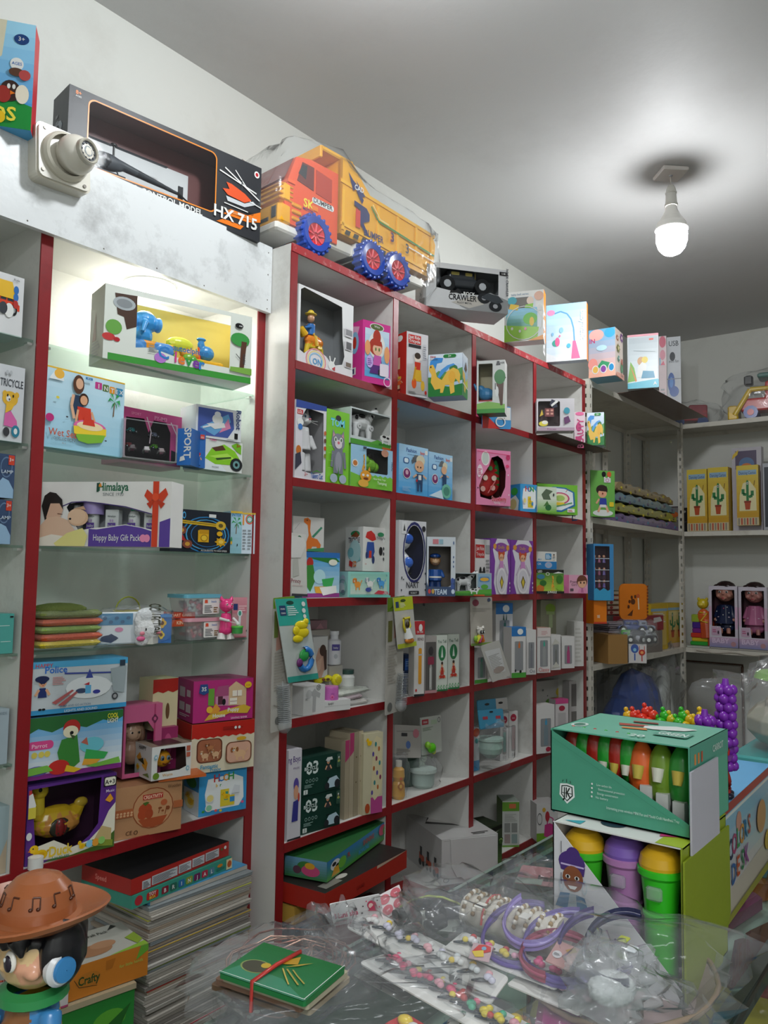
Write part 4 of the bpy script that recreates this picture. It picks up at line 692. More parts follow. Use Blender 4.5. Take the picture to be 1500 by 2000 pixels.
PA = carton('parrot_box', 'parrot toy box with jungle picture under the police box', 50, 236, 1378, 1.828, S0 + .195, .10, yaw=-10, body='7fb8e0', h=.145, cols={'R': 'a03a3a', 'U': '5a9ac0'},
  art='g 0 8 100 90 dfe6e8 58a8dc; q 2c6a35 0 100 100 100 100 88 90 80 78 86 60 76 40 84 24 74 10 82 0 74; r 0 0 100 8 8a2f8a; R 0 48 26 62 4 d84a8a; s 12 51 20 7 f8d8e8 Parrot; e 14 40 3 5 d8c85a; e 20 40 3 5 d8c85a; e 7 40 3 5 d8c85a; e 10 14 12 8 6a5ab0; q 3f8a3a 34 60 30 40 34 16 44 8 54 20 52 44 50 66; e 44 78 9 14 b8302a; e 43 72 8 10 efe8c8; e 44 70 2 3 k; q 4a5a3a 42 68 48 64 46 58; e 32 16 11 12 c82f2a; q e8c02a 40 18 56 8 48 4 38 8; e 66 46 13 13 6fc8d8; q 3fae5a 60 40 84 30 80 20 58 22; q e8a83a 58 24 76 20 70 12 56 14; q c06a5a 54 52 60 60 62 46; S 88 88 12 8 e8e03a COOL; S 88 80 12 7 f0f0e0 LIGHT; q 7ab84a 0 20 20 22 26 12 0 8; q 7ab84a 60 12 96 20 98 10 70 8')
DU = carton('duck_box', 'purple window box with a big yellow toy duck at the bottom left', 48, 222, 1506, 1.828, S0, .12, -8, body='5f2f8a', win='p 10 24 4 96 82 97 80 36 70 22 60 14 40 10 20 12', inner='3d2238', h=.182, cols={'U': '6b3a94'},
  art='q 4a6a2a 20 0 100 0 100 22 80 14 60 8 36 6; q e8e4d0 4 4 12 22 30 26 50 12 70 16 84 30 92 50 100 60 100 22 84 8 50 2; q c8b07a 74 12 84 32 96 26 96 10; q 8a9a3a 60 10 74 16 98 10 98 2; duck 2 2 24 26; S 38 6 26 13 e8c83a Duck; s 38 2 26 4 3a8a6a Lay an egg; duck 56 6 10 14; e 70 12 4 5 8ac8e8; e 77 12 4 5 e8a03a; e 84 13 4 5 8fc86a; r 84 84 99 97 2c2a20; R 85 85 98 96 2 ecead8; T 91 87 6 k A+3; s 92 76 12 4 e8d8f0 Music; q e8a02a 86 66 92 74 96 66 92 62; r 0 60 3 96 c83a3a; q w 0 62 4 62 8 76 4 92 0 90; e 2 38 3 5 w; q d8c84a 0 74 8 74 8 60 0 60|R:r 0 0 100 100 d8d4de')
toy('duck_toy', 'big yellow plastic duck with brown wing stripes inside the purple box', 'toy duck', DU.p(40, 13, 52), DU.yaw + math.radians(4), .052, {'body': '~e .1 0 .95 1.2 .55 .75 dcb42c; c .9 0 1.1 .5 1.4 0 1.5 .2 dcb42c; c -.8 0 1.2 .35 -.75 0 2.2 .28 e6c93a; e -.75 -.05 2.5 .42 .38 .4 e6c93a; e .2 -.1 .8 1.1 .55 .5 d8964a', 'bill': '~e -1.15 -.15 2.4 .3 .2 .1 e0882a', 'wing': '~e .1 -.5 .75 .55 .14 .45 3c3a30; e .1 -.55 .75 .2 .14 .42 8a2a2a', 'eye': 'e -.85 -.38 2.6 .09 .06 .1 k', 'tail': 'e 1.3 -.1 1.6 .35 .2 .25 c8a83a'})
carton('wooden_toy_box', 'kraft cardboard toy box with red tomato circle print on the bottom shelf', 222, 353, 1503, 1.828, S0, .09, -14, body='b98a62', h=.132, cols={'U': 'a87a55'},
  art='e 56 52 31 40 9a5232; e 56 52 29.5 38 c4946a; q a8502e 34 32 78 34 70 18 56 14 42 18; e 44 52 10 11 b04a2a; e 40 42 7 10 b04a2a; e 50 42 6 10 a8482a; q 4a6a2a 40 64 44 58 50 64 46 66; e 72 60 5 6 b8603a; r 40 70 70 80 b8302a; S 55 71.5 28 7 f0d0b0 CREATIVITY; l 1.4 8a4a2a 74 36 76 52; l 1.4 8a4a2a 64 40 66 50; e 78 48 3 4 8a4a2a; e 66 50 3 2 8a4a2a; e 70 44 2 2 8a4a2a; r 0 42 26 58 b0643c;' + ';'.join('e %d %d 1.8 2.2 d8aa80' % (3 + (k % 5) * 5, 46 + (k // 5) * 5) for k in range(10)) + '; r 86 46 100 60 b0643c; s 20 8 12 8 5a3a24 CE; o 30 11 3 4 1 5a3a24; s 86 88 20 7 6a4a30 Wooden')
carton('bricks_box', 'blue and white building block box with green and red letters at the bottom right', 387, 480, 1500, 1.828, S0, .10, -14, body='3a98d0', h=.12, cols={'L': 'dfe6ea'},
  art='q e8ecec 16 10 12 50 18 84 70 90 92 78 94 30 84 12; T 36 76 18 c8302c H; T 46 76 16 2f7fc8 O; T 56 76 16 e8962a O; T 66 77 18 3f9a4a H; T 36 64 8 e8b83a b; T 44 64 8 3f9a4a r; q e0c83a 44 16 44 56 62 56 62 40 74 40 74 16; r 52 30 60 50 3f9a8a; q 3f8fc8 64 24 74 24 74 36 64 36; duck 46 30 18 24; e 22 40 9 10 w; e 22 40 7 8 e8d88a; e 20 18 8 9 w; e 20 18 6 7 8fc8a0; q d8dce0 66 44 84 44 84 60 72 64; e 34 10 3 3 e85a5a; e 44 8 3 3 e8c83a; e 8 12 3 3 3f9a4a; e 90 20 3 3 e85a8a|L:r 0 56 100 100 3a98d0; e 50 74 34 14 2f8a3a; e 40 30 34 20 e8dca0; duck 14 16 60 34')
carton('puppy_box', 'cream and red puppy toy box with two puppy pictures above the block box', 372, 495, 1374, 1.828, S0 + .123, .12, -17, body='e2d8bc', h=.138, cols={'U': 'a03020', 'L': 'd8caa8'},
  art='q c0281e 0 100 100 100 100 72 94 69 88 72 82 69 76 72 70 69 64 72 58 69 52 72 46 69 40 72 34 69 28 72 22 69 16 72 10 69 4 72 0 70; R 8 20 48 68 8 6a3a28; R 10 22 46 66 7 a8684a; puppy 10 24 20 26 d8b088 a8744a; puppy 26 26 20 26 d8b088 a8744a; puppy 18 42 18 22 b87a50 7a4a2c; R 52 14 94 58 8 7a4a32; R 54 16 92 56 7 d8a890; puppy 56 18 34 36 dfb48a 9a5a30; e 76 64 8 4 d8a82a; S 26 10 34 8 2f8fb8 Fantastic; S 36 3 26 7 2f8fb8 Puppy; x 46 84 78 92 7a1a14 3; e 66 88 2 3 w; e 72 88 2 3 w|L:q c0281e 0 100 100 100 100 70 50 66 0 70; e 60 34 30 22 a8684a')
carton('house_bank_box', 'magenta saving bank box with a toy house print on top of the puppy box', 376, 493, 1270, 1.828, S0 + .263, .12, -17, body='b72a78', h=.118, cols={'U': '8a2a5a', 'L': 'a82a70'},
  art='q d8b890 56 36 56 78 70 94 88 76 88 34; q a8507a 34 60 40 84 58 86 58 60; q c88aa8 36 38 36 60 58 60 58 36; q 6aa03a 24 40 24 80 34 80 34 38; r 40 40 48 60 5a2a3a; e 50 46 3 8 k; r 60 38 72 54 f0e8d8; r 64 58 80 72 f0e8d8; l 1 8a3a5a 60 46 72 46; l 1 8a3a5a 72 58 72 72; q d8b03a 18 4 26 18 44 24 84 36 96 28 90 14 60 18 40 8; S 42 10 26 9 w House; S 66 22 24 9 w Puppy; s 76 3 40 5 f0d8e8 SAVING BANK; q e09a3a 26 20 36 44 44 30 40 20; e 26 30 5 8 e8b83a; q 2c4a86 8 72 10 92 22 92 24 72 16 66; S 16 76 9 10 w 3S; e 90 84 6 8 e8c02a; s 90 81 8 4 b82a3a FUN|L:r 14 56 48 80 c8b8c0; r 60 60 84 76 c8b8c0; r 14 24 48 44 c8b8c0; r 56 22 86 42 c8b8c0; x 16 10 84 18 d8c8d0 2')
DG = carton('dog_doll_box', 'tall dark pink window box with a furry brown doll behind the caterpillar box', 238, 313, 1318, 1.87, S0 + .14, .08, -12, body='c05a84', win='p 6 6 6 76 62 76 80 62 80 6', inner='5a4440', h=.19, art='r 78 0 82 100 a83a64; flower 70 72 20 14 6a2a4a c05a84; q d8385a 84 30 96 40 96 20; flower 86 12 12 10 e8c8d8 r')
toy('furry_doll', 'furry brown doll face inside the tall dark pink window box', 'doll', DG.p(40, 4, 55), DG.yaw, .05, {'head': '~e 0 0 2.1 .6 .45 .6 b08a72; e -.1 -.3 2.0 .35 .2 .3 c8a48a; e 0 0 1 .6 .4 .7 9a7864', 'hair': '~e 0 .1 2.5 .65 .45 .4 7a5a48; e -.5 0 1.9 .2 .3 .5 7a5a48; e .5 0 1.9 .2 .3 .5 7a5a48', 'eye': 'e -.2 -.46 2.1 .06 .04 .06 k; e .18 -.46 2.1 .06 .04 .06 k'})
carton('pink_box', 'dark magenta carton sandwiched between the window doll and puppy boxes', 306, 345, 1382, 1.86, S0 + .14, .08, -10, body='93285c', h=.12, art='e 50 60 20 26 b84a7a; x 20 16 80 34 d8b8c8 4')
carton('puppy_box', 'red topped cream puppy carton at the back left of the magenta bank box', 296, 345, 1254, 1.88, S0 + .25, .08, -8, body='d0c49c', h=.14, art='q a8241c 0 100 100 100 100 76 80 72 60 76 40 72 20 76 0 72; e 60 36 8 16 6a4a30')
carton('storage_box', 'plain dark red box behind the caterpillar toy box', 0, 0, 0, 0, S0, .1, 0, '8f2f34', loc=(1.30, 1.95, .18), h=.14)
CT = carton('caterpillar_box', 'white window box with yellow caterpillar face sitting on the kraft box', 295, 372, 1438, 1.79, S0 + .141, .10, -10, body='dcdcd8', win='p 14 22 14 56 22 92 84 90 88 30 70 22', inner='4f4238', h=.088, cols={'U': '8a7a6a', 'L': 'd8dad8'},
  art='s 40 8 50 9 c8902a Worm; gear 86 14 10 18 8ab8c8 w; gear 4 60 10 18 8ab8c8 w; r 86 76 96 92 b8604a; r 86 58 96 72 b8604a; e 10 14 8 10 6a8a2a|L:q e09a2a 10 56 30 74 40 60 30 44; q e8a83a 44 36 60 62 78 50 70 24; q 3a3a20 20 50 50 60 60 40; S 46 84 66 12 3a3a36 HAPPY; q 6a8a3a 50 10 80 20 90 8; flower 10 18 24 22 e8c83a o|U:q 3a2a24 20 10 80 10 80 90 20 90')
toy('caterpillar_toy', 'smiling yellow orange caterpillar head inside the white window box', 'toy', CT.p(44, 22, 40), CT.yaw, .026, {'head': '~e 0 0 1 .9 .7 .85 eaa02a', 'eye': 'e -.3 -.64 1.15 .22 .1 .26 7a94a8; e .35 -.64 1.15 .22 .1 .26 7a94a8; e -.3 -.74 1.12 .1 .05 .14 k; e .35 -.74 1.12 .1 .05 .14 k', 'mouth': 't .05 7a2a1a -.3 -.7 .65 0 -.76 .55 .3 -.7 .65', 'antenna': 't .08 w .1 0 1.7 .3 0 2.1 .7 -.1 2.2'})
carton('orange_box', 'flat orange carton lying under the caterpillar box', 0, 0, 0, 0, S0 + .133, .09, -20, 'c8642a', loc=(1.335, 1.795, .13), h=.008)
o = empty('tape_roll', 'small white round cap standing at the left end of the bottom shelf', 'cap', (1.005, 1.80, S0 + .001)); q = M(); q.lathe((0, 0, 0), [(.0005, .001), (.017, .001), (.017, .026), (.0005, .026)], 'e2e2de', 20); q.lathe((0, 0, 0), [(.016, .0262), (.012, .0262)], 'd0d0cc', 20); q.build('cap_body', o)
# compartment at the far left
TC = carton('car_toy_box', 'white box with a red and yellow toy car print on the far left top shelf', -60, 42, 548, 1.828, g1, .08, 0, body='d8d9da', h=.145, cols={'R': '9a9a9c'}, art='car 38 30 56 50 d8401e; q e8b82a 40 60 46 88 76 88 86 60; e 72 40 9 12 w; e 84 64 5 7 2f6fb8; e 84 76 5 7 2f6fb8; e 84 52 5 7 b8302a; s 84 91 20 4 5a5e62 Ride; e 60 42 8 10 3a3e44')
carton('tricycle_box', 'white tricycle box with a tiger on pink trike print at the far left', -50, 42, 708, 1.828, g2, .08, 0, body='cfd2d6', h=.18, art='S 72 72 50 10 4a4e54 TRICYCLE; e 70 56 17 10 e2b23a; e 58 62 5 4 e2b23a; e 84 62 5 4 e2b23a; e 66 56 5 4 w; e 64 60 1.6 2 k; e 76 60 1.6 2 k; q 3a2a1a 66 56 70 56 68 53; q d86aa8 58 20 60 36 72 40 86 28 88 18; q e8b83a 60 36 74 42 80 50 62 50; e 84 14 9 8 2f7f9a; e 84 14 4 4 w; e 64 12 7 6 3a3a40; e 60 90 3 3 b8bcc0; e 68 90 3 3 b8bcc0')
for i, (y, z) in enumerate(((898, g3 + .105), (985, g3))):
    carton('night_lamp_box', ['dark blue star lamp box, upper of the pair at far left', 'dark blue star lamp box, lower of the pair at far left'][i], -60, 26 - i * 6, y, 1.80, z, .06, 0, body='33486a', h=.102, art='o 80 70 14 24 2 5f7898; o 50 80 12 20 2 5f7898; r 84 76 98 98 c8402a; s 91 84 10 8 w 3+; q 8fb0cc 60 0 60 30 72 46 86 40 98 20 98 0; s 82 56 30 8 c8d4e0 LAMP')
carton('teal_box', 'plain teal box with faint line drawing at the far left', -60, 24, 1176, 1.828, g4, .06, 0, body='4fa39a', h=.092, art='l 1.5 c8e0dc 60 20 60 70 90 70; l 1.5 c8e0dc 70 30 94 30; r 90 90 98 94 k')
carton('grey_box', 'pale grey blue box on the lowest glass shelf at the far left', -60, 13, 1350, 1.828, 1.055, .06, 0, body='a4b4bc', h=.125, art='s 84 90 18 5 6a7a84 KIDS')
carton('grey_box', 'light box standing below the lowest glass shelf at the far left', -60, 12, 1520, 1.828, S0, .06, 0, body='9cb0b4', h=.15, art='q b8a890 60 0 98 0 98 50')
# ---------------------------------------------------------------- bottom compartment: books and games
rnd = random.Random(4); z = .171
mc = ['b8b2a8', 'a39d94', 'c2bcb2', '958f88', 'aca8a0', 'b0a08e', '8f979a', 'c8c4bc']; NB = 44
HT = ['top', 'upper', 'middle', 'lower', 'bottom']
for i in range(NB):
    th = .0108; c = rnd.choice(mc); sp = {12: 'b03a4a', 24: 'a83a30', 33: 'c8a838', 40: 'c8cc4a', 29: '7a8a3a'}.get(i, c)
    o = empty('magazine', {12: 'book with a crimson edge low in the tall stack', 24: 'book with a brick red edge in the middle of the tall stack', 33: 'book with an ochre edge in the upper half of the tall stack', 40: 'book with a yellow green edge near the top of the tall stack', 29: 'book with an olive edge in the tall stack'}.get(i, 'grey edged thin book in the tall stack under the red edged shelf'), 'book', (1.292 + rnd.uniform(-.004, .006) + .17, 1.758 + .125 + rnd.uniform(-.008, .004), z), math.radians(rnd.uniform(-1.5, 1.5)), 'stacked thin books under the cabinet')
    q = M(); q.rbox(-.172, -.125, 0, .172, .12, th - .0006, c, .0015); q.box(-.173, -.1262, th - .0028, .173, .121, th - .001, sp); q.build('pages', o, CARD)
    z += th
bt = z
carton('picture_book', 'sky blue picture book with autumn leaf cover on top of the book stack', 0, 0, 0, 0, bt, .24, 1, '4f9cc8', loc=(1.300, 1.765, .335), h=.012, art='U:g 0 0 100 100 4f9fd0 8fc8e0; q c85a2a 4 4 50 10 44 22; q d8a83a 80 30 86 44 96 30 90 20; e 70 14 10 6 e8ecee', cols={'F': 'b8b2a8'})
carton('board_game_box', 'turquoise BRINJAL board game box with letter tiles on its edge', 0, 0, 0, 0, bt + .012, .20, 5, '3f9a86', loc=(1.238, 1.755, .35), h=.033,
  art='e 6 50 3.6 38 b8303a; R 13 20 24 80 1.5 b8302a; S 18.5 50 9 26 w TOY; S 18.5 24 9 22 e8d04a BOX; R 27 22 33.5 78 1 8a2a3a; T 30.2 32 32 w B; R 35 22 41.5 78 1 2f6a5a; T 38.2 32 32 w R; R 43 22 49 78 1 2f6fa8; T 46 32 32 w I; R 50.5 22 57 78 1 8a9a3a; T 53.7 32 32 w N; R 58.5 22 65 78 1 6a2a5a; T 61.7 32 32 w J; R 66.5 22 73 78 1 b0304a; T 69.7 32 32 w A; R 74.5 22 80 78 1 5a8aa0; T 77.2 32 32 w L; e 86 66 3 14 d8862a; r 82 28 91 48 2f7a6a; r 93 6 99.5 94 e8d8a8; e 96.4 50 2.4 30 c8602a|L:S 40 30 60 40 a8d0c0 BRINJAL')
carton('board_game_box', 'red and black board game box on top of the turquoise one', 0, 0, 0, 0, bt + .0455, .19, 6, 'b02c26', loc=(1.236, 1.758, .35), h=.040,
  art='r 10 8 18 62 c8ccd0; x 11 12 17 56 3a3a3e 5; r 19 12 44 70 c8ccd0; x 20 18 43 66 5a5a60 7; r 45 16 58 74 c8ccd0; x 46 22 57 68 5a5a60 6; r 59 20 72 78 c8ccd0; x 60 26 71 72 5a5a60 6; r 73 24 88 82 c8ccd0; x 74 30 87 76 5a5a60 6; e 95 70 1.4 12 w; e 91 66 1 9 2f7a3a|L:S 40 36 46 34 e88a80 Speed|U:r 0 0 100 100 1d1c1e')
# boxes left of the stack
carton('plain_board', 'bare wooden board carrying the orange box beside the book stack', 0, 0, 0, 0, .515, .16, -9, 'b0a284', cat='board', loc=(.99, 1.70, .21), h=.014)
carton('craft_box', 'orange and lime craft box with white lid beside the book stack', 0, 0, 0, 0, .53, .16, -9, 'c87a28', loc=(1.04, 1.705, .195), h=.074, cols={'U': 'b8b6ac', 'L': 'c4c0b8'},
  art='q 6aa83a 84 60 100 80 100 100 90 100; q b06a24 46 60 54 60 58 88 46 88; e 25 50 15 22 b8742a; S 26 38 26 26 2f4a24 Crafty; s 78 52 36 10 a8c85a for little hands; l 1.5 3a3a24 8 60 14 34 36 24|U:q 8fb83a 50 0 100 14 100 0; e 40 30 24 18 a87a58; e 56 40 16 12 b88a68; s 60 74 30 9 3a3a30 Craft Pack; q 8fa83a 90 10 100 20 100 50 84 40; q 3a3a34 76 80 90 86 86 96')
carton('craft_box', 'white craft box with barcode left of the orange one', 0, 0, 0, 0, .53, .08, -9, 'ccc8c6', loc=(.985, 1.70, .052), h=.078, art='e 50 68 40 14 b06a8a; s 50 64 56 9 6a2a4a Pearl; q b85a7a 0 86 100 92 100 100 0 100; x 34 20 66 44 3a3a3a 6; r 0 0 100 6 a8486a')
carton('craft_box', 'green leaf box under the wooden board by the books', 0, 0, 0, 0, .34, .16, -9, '2f8a3a', loc=(1.00, 1.705, .20), h=.174, art='e 70 70 20 14 5fae3a; q 2a6a2c 60 60 96 84 80 50; s 34 66 30 8 c8d84a 3 in 1; S 46 48 44 9 d8c83a GARDEN; e 90 30 8 8 r')
carton('craft_box', 'plain carton hidden below the green leaf box', 0, 0, 0, 0, .172, .15, -9, '6a6a60', loc=(1.00, 1.72, .2), h=.167)
# ---------------------------------------------------------------- pigeonholes, first row
def hang(name, label, tl, tr, bl, Y, body='w', art='', cat='blister pack', th=.0025, m=None, group=None, round_=4):
    """flat card hanging in front of the edge strip; corners given where they are seen"""
    A, Bp, Cp = onp(1, *tl, Y), onp(1, *tr, Y), onp(1, *bl, Y); o = empty(name, label, cat, Cp, 0, group)
    U = Bp - A; W = A - Cp; q = M(); asp = U.length / W.length; pts = [U * (x / 100) + W * (y / 100) for x, y in rr(0, 0, 100, 100, round_, asp)]; n = len(pts); bk = [p + V((0, th, 0)) for p in pts]
    q.add(pts, [tuple(range(n))], body); q.add(bk, [tuple(range(n - 1, -1, -1))], body); q.add(pts + bk, [(i, i + n, (i + 1) % n + n, (i + 1) % n) for i in range(n)], body); q.build('card', o, m or CARD)
    if art: k = M(); Face(k, (0, 0, 0), U, W, (0, -1, 0)).draw(art); k.build('printed_art', o, PRINT)
    o['u'] = list(U); o['w'] = list(W); return o, U, W
YY = 1.706
z = Z[1]
CW = carton('cowboy_toy_box', 'silver window box with a cowboy rider figure in the top left pigeonhole', 580, 688, 553, YY, z, .09, 0, 'd8d8d8', win='p 4 16 4 94 10 98 78 92 80 50 84 26 80 14 60 8 30 6', inner='8e9092', cols={'L': 'c8c8c8'},
  art='q dcd8dc 0 0 100 0 100 10 80 8 60 10 50 18 36 22 20 20 10 12 0 14; o 32 8 18 16 2 e08a8a; o 32 8 15 13 2 e8d08a; o 32 8 12 10 2 8ab8d8; S 34 3 22 8 2f8fc8 ON; e 60 8 6 6 w; l 2 w 58 10 56 20; l 2 w 62 10 66 20; q r 60 4 66 8 66 2; r 84 12 98 20 d0ccd0; r 86 13 96 19 6a5a4a; r 84 36 98 48 d0ccd0; r 86 37 96 47 3a3a3e; r 84 54 98 66 d0ccd0; r 85 56 97 64 6a6a6e')
toy('cowboy_figure', 'cowboy in blue shirt and yellow hat riding an orange and yellow horse', 'figurine', CW.p(38, 20, 45), CW.yaw, .052, {
  'horse': '~e .3 0 .9 .85 .3 .4 f08a2a; c -.5 0 1.1 .28 -.9 0 1.5 .2 f0b82a; c -.2 0 .7 .2 -.4 0 0 .14 f0c83a; c .8 0 .7 .2 1.1 0 0 .14 f0c83a; e .4 0 .5 .8 .25 .2 e8c83a', 'rider': '~c 0 0 1.2 .28 0 0 1.9 .3 3a78c0; e 0 0 2.3 .26 .24 .28 dda680; c -.2 -.2 1.7 .1 -.7 -.2 1.5 .09 3a78c0; c .2 -.2 1.2 .14 .3 -.3 .5 .12 e8b83a', 'hat': 'e 0 0 2.55 .42 .36 .08 f0d04a; e 0 0 2.65 .22 .2 .18 f0d04a'})
carton('girl_doll_box', 'magenta doll box printed with a red haired girl beside the cowboy box', 707, 761, 623, YY, z, .09, -14, 'cf2f8c', cols={'L': 'd83a92', 'U': 'c82a84'},
  art='g 8 10 96 88 5fa8d8 c8dcec; e 50 92 26 6 w; e 50 92 23 5 5a6a3a; s 50 91 20 4 w Winx; e 50 62 30 22 w; e 50 76 14 12 b03a2a; e 46 60 24 14 b03a2a; e 52 56 17 10 e8b898; q b03a2a 32 62 70 62 66 70 40 70; e 46 56 2.4 3 4a7a2a; e 58 56 2.4 3 4a7a2a; q 5a2f7a 24 16 40 44 64 44 76 16; q c85aa8 36 30 64 30 66 46 40 46; e 86 50 10 14 e8a06a; e 16 56 10 12 e8a06a; q 2a2a30 56 14 70 20 66 28 54 22; e 24 34 12 10 c8b0e8; x 16 28 32 40 7a4aa0 4; R 60 14 92 34 4 e8dce8; o 88 6 14 8 3 f0c8e0|L:q f0b0d0 20 60 60 70 80 90 40 94 16 80; e 50 66 26 18 8fc0e0; r 10 14 60 26 w; r 20 16 50 24 3a3a6a; e 50 66 12 10 c83a2a')
carton('scooter_toy_box', 'tall red and white scooter toy box at the left of the second top pigeonhole', 793, 835, 646, YY, z, .085, -18, 'd6d4d6', cols={'L': 'c0261e', 'U': 'd8d8d8'},
  art='r 8 82 66 96 c8302a; S 36 90 52 5 w Just Ride; S 36 84 52 5 w Tricycle; r 8 76 66 81 2a2a2e; r 76 60 92 84 c8c8cc; x 77 62 91 82 8a8a90 6; g 4 4 96 50 b8b4b4 d0cece; e 50 60 14 7 e8d8c8; e 50 64 14 5 3a2a20; q d8402a 38 40 62 40 64 54 36 54; q e8b83a 34 24 70 24 66 42 38 42; e 34 20 11 8 e8602a; e 74 18 9 8 e8b83a; l 3 d8a02a 40 46 30 24; e 88 8 5 3 c8302a; x 8 4 50 8 8a8a8a 2|L:V 50 20 30 e8c8a0 RIDE; e 50 92 22 5 w; kid 10 10 80 24 e8b83a e8602a')
DN = 'g 0 0 100 100 9fc0e0 d8e6f2; q 5a9a5a 0 40 30 60 60 56 100 66 100 40; q 4a8a3a 0 20 100 36 100 46 0 46; q 1f7a34 0 0 100 0 100 28 60 22 30 26 0 34; e 74 64 12 9 3f7a3a; q 3a8fd8 2 62 6 84 20 92 44 90 40 80 26 78 20 60 10 56; q e8bc4a 2 66 4 74 14 76 20 66 26 46 40 38 56 58 74 66 88 60 94 48 92 26 86 34 80 40 76 30 78 8 66 4 62 26 50 26 44 8 36 8 36 18 20 16 8 34 10 52 4 60; q 4a9ae0 28 46 34 42 48 56 64 68 78 72 90 64 74 76 56 72 38 62; e 70 44 10 14 e8b03a; e 8 70 2 2.4 k; R 44 90 82 98 6 1f8a3a; S 63 91.5 20 5 w 3+'
carton('dinosaur_box', 'yellow dinosaur toy box tilted out of the second top pigeonhole', 836, 903, 678, 1.66, z, .085, -70, 'b8cce0', art=DN + '; S 14 92 20 5 b8302a Dino; s 16 86 26 3 3a3a3a WALKING|R:' + 'g 0 30 100 100 8fb4d8 d8e6f0; q 2f8a3a 0 0 100 0 100 34 0 40; q e8bc4a 0 60 40 56 60 30 50 10 30 14 20 40 0 44; q c8d03a 40 30 90 50 100 30 60 20; l 3 w 0 30 100 24; q 5a3a2a 30 66 60 86 80 70 60 60', h=.158, cols={'U': 'd8e2ea'})
EB = carton('elephant_toy_box', 'window box with blue elephant toy and tree print above a green base', 931, 986, 705, 1.67, z, .085, -66, 'd9dbd6', win='r 6 22 56 94 3', inner='a59a72', cols={'U': 'd0d0c8', 'D': '2a6a30'},
  art='r 0 0 100 8 3f9a3c; q 8ac05a 0 8 100 8 100 16 40 22 0 18; q 5a3a2a 84 14 92 14 96 60 104 66 96 72 84 58 66 66; e 82 68 20 14 2f7f3a; r 80 84 84 98 d8d8d4; q k 68 90 84 90 80 98 72 98; e 72 40 6 10 e8eae8; l 1.4 d 66 44 66 56; S 90 93 16 3 d AGE')
toy('elephant_toy', 'small blue elephant on a red base in the tree printed window box', 'toy', EB.p(30, 14, 40), EB.yaw, .045, {'body': '~e 0 0 1.2 .7 .5 .6 3f86b8; e -.5 0 1.7 .4 .35 .35 3f86b8; c -.8 0 1.6 .16 -1.1 0 2.2 .1 3f86b8', 'base': '~b -.8 -.5 0 .8 .5 .6 b8302a'})
carton('pink_game_box', 'dark pink box lying behind the elephant window box', 930, 960, 702, 1.85, z, .06, 0, 'a8305a', art='q w 0 60 60 90 60 100 0 100')
hang('picture_card', 'blue and red bottom card leaning out under the elephant box', (942, 790), (998, 795), (942, 836), 1.668, '3f8fc8', 'q c8302a 0 0 60 0 10 60 0 60; r 50 40 98 96 dcdcd8; kid 60 44 24 50 7a5a3a 3a3a3a; o 60 30 18 22 4 w', cat='card')
DH = carton('dress_up_box', 'clear fronted dress up box with brown house print in the fourth top pigeonhole', 1048, 1122, 775, 1.66, z + .0035, .07, -58, 'cfccd0', win='r 4 14 62 92 4', inner='5a3a3c', cols={'U': 'd8b8c8'}, h=.148,
  art='q 2a2c40 34 80 40 98 52 92 56 74 44 70; r 22 44 46 70 7a3a3c; r 26 50 33 56 d89a8a; r 37 50 44 56 d89a8a; r 26 60 33 66 d89a8a; r 37 60 44 66 d89a8a; e 18 22 12 8 e8d83a; e 22 26 8 6 f4f0e0; q d8b83a 8 44 14 66 18 50; e 80 62 8 10 3f9ab0; q 3f9ab0 72 56 88 56 80 70; q 6a3a6a 74 20 90 28 84 46 72 40; r 4 0 100 10 b8a0b0; s 40 2 50 6 7a3a6a Princess; q w 40 74 58 90 52 94 38 80')
carton('pink_strip_box', 'narrow white and pink box between the dress up box and dinosaur box', 1122, 1143, 770, 1.655, z + .0035, .05, -60, 'dcc8d0', h=.152, art='e 40 50 26 14 a8306a; r 10 4 60 20 c8407a; e 50 94 40 6 e06a9a; V 84 30 20 c8407a BEAUTY')
carton('dinosaur_box', 'smaller dinosaur box sticking out past the end of the red edged unit', 1147, 1180, 785, 1.64, z + .0035, .08, -72, 'b8cce0', art=DN, h=.165, cols={'R': '3f8a3a', 'U': 'd8e2ea'})
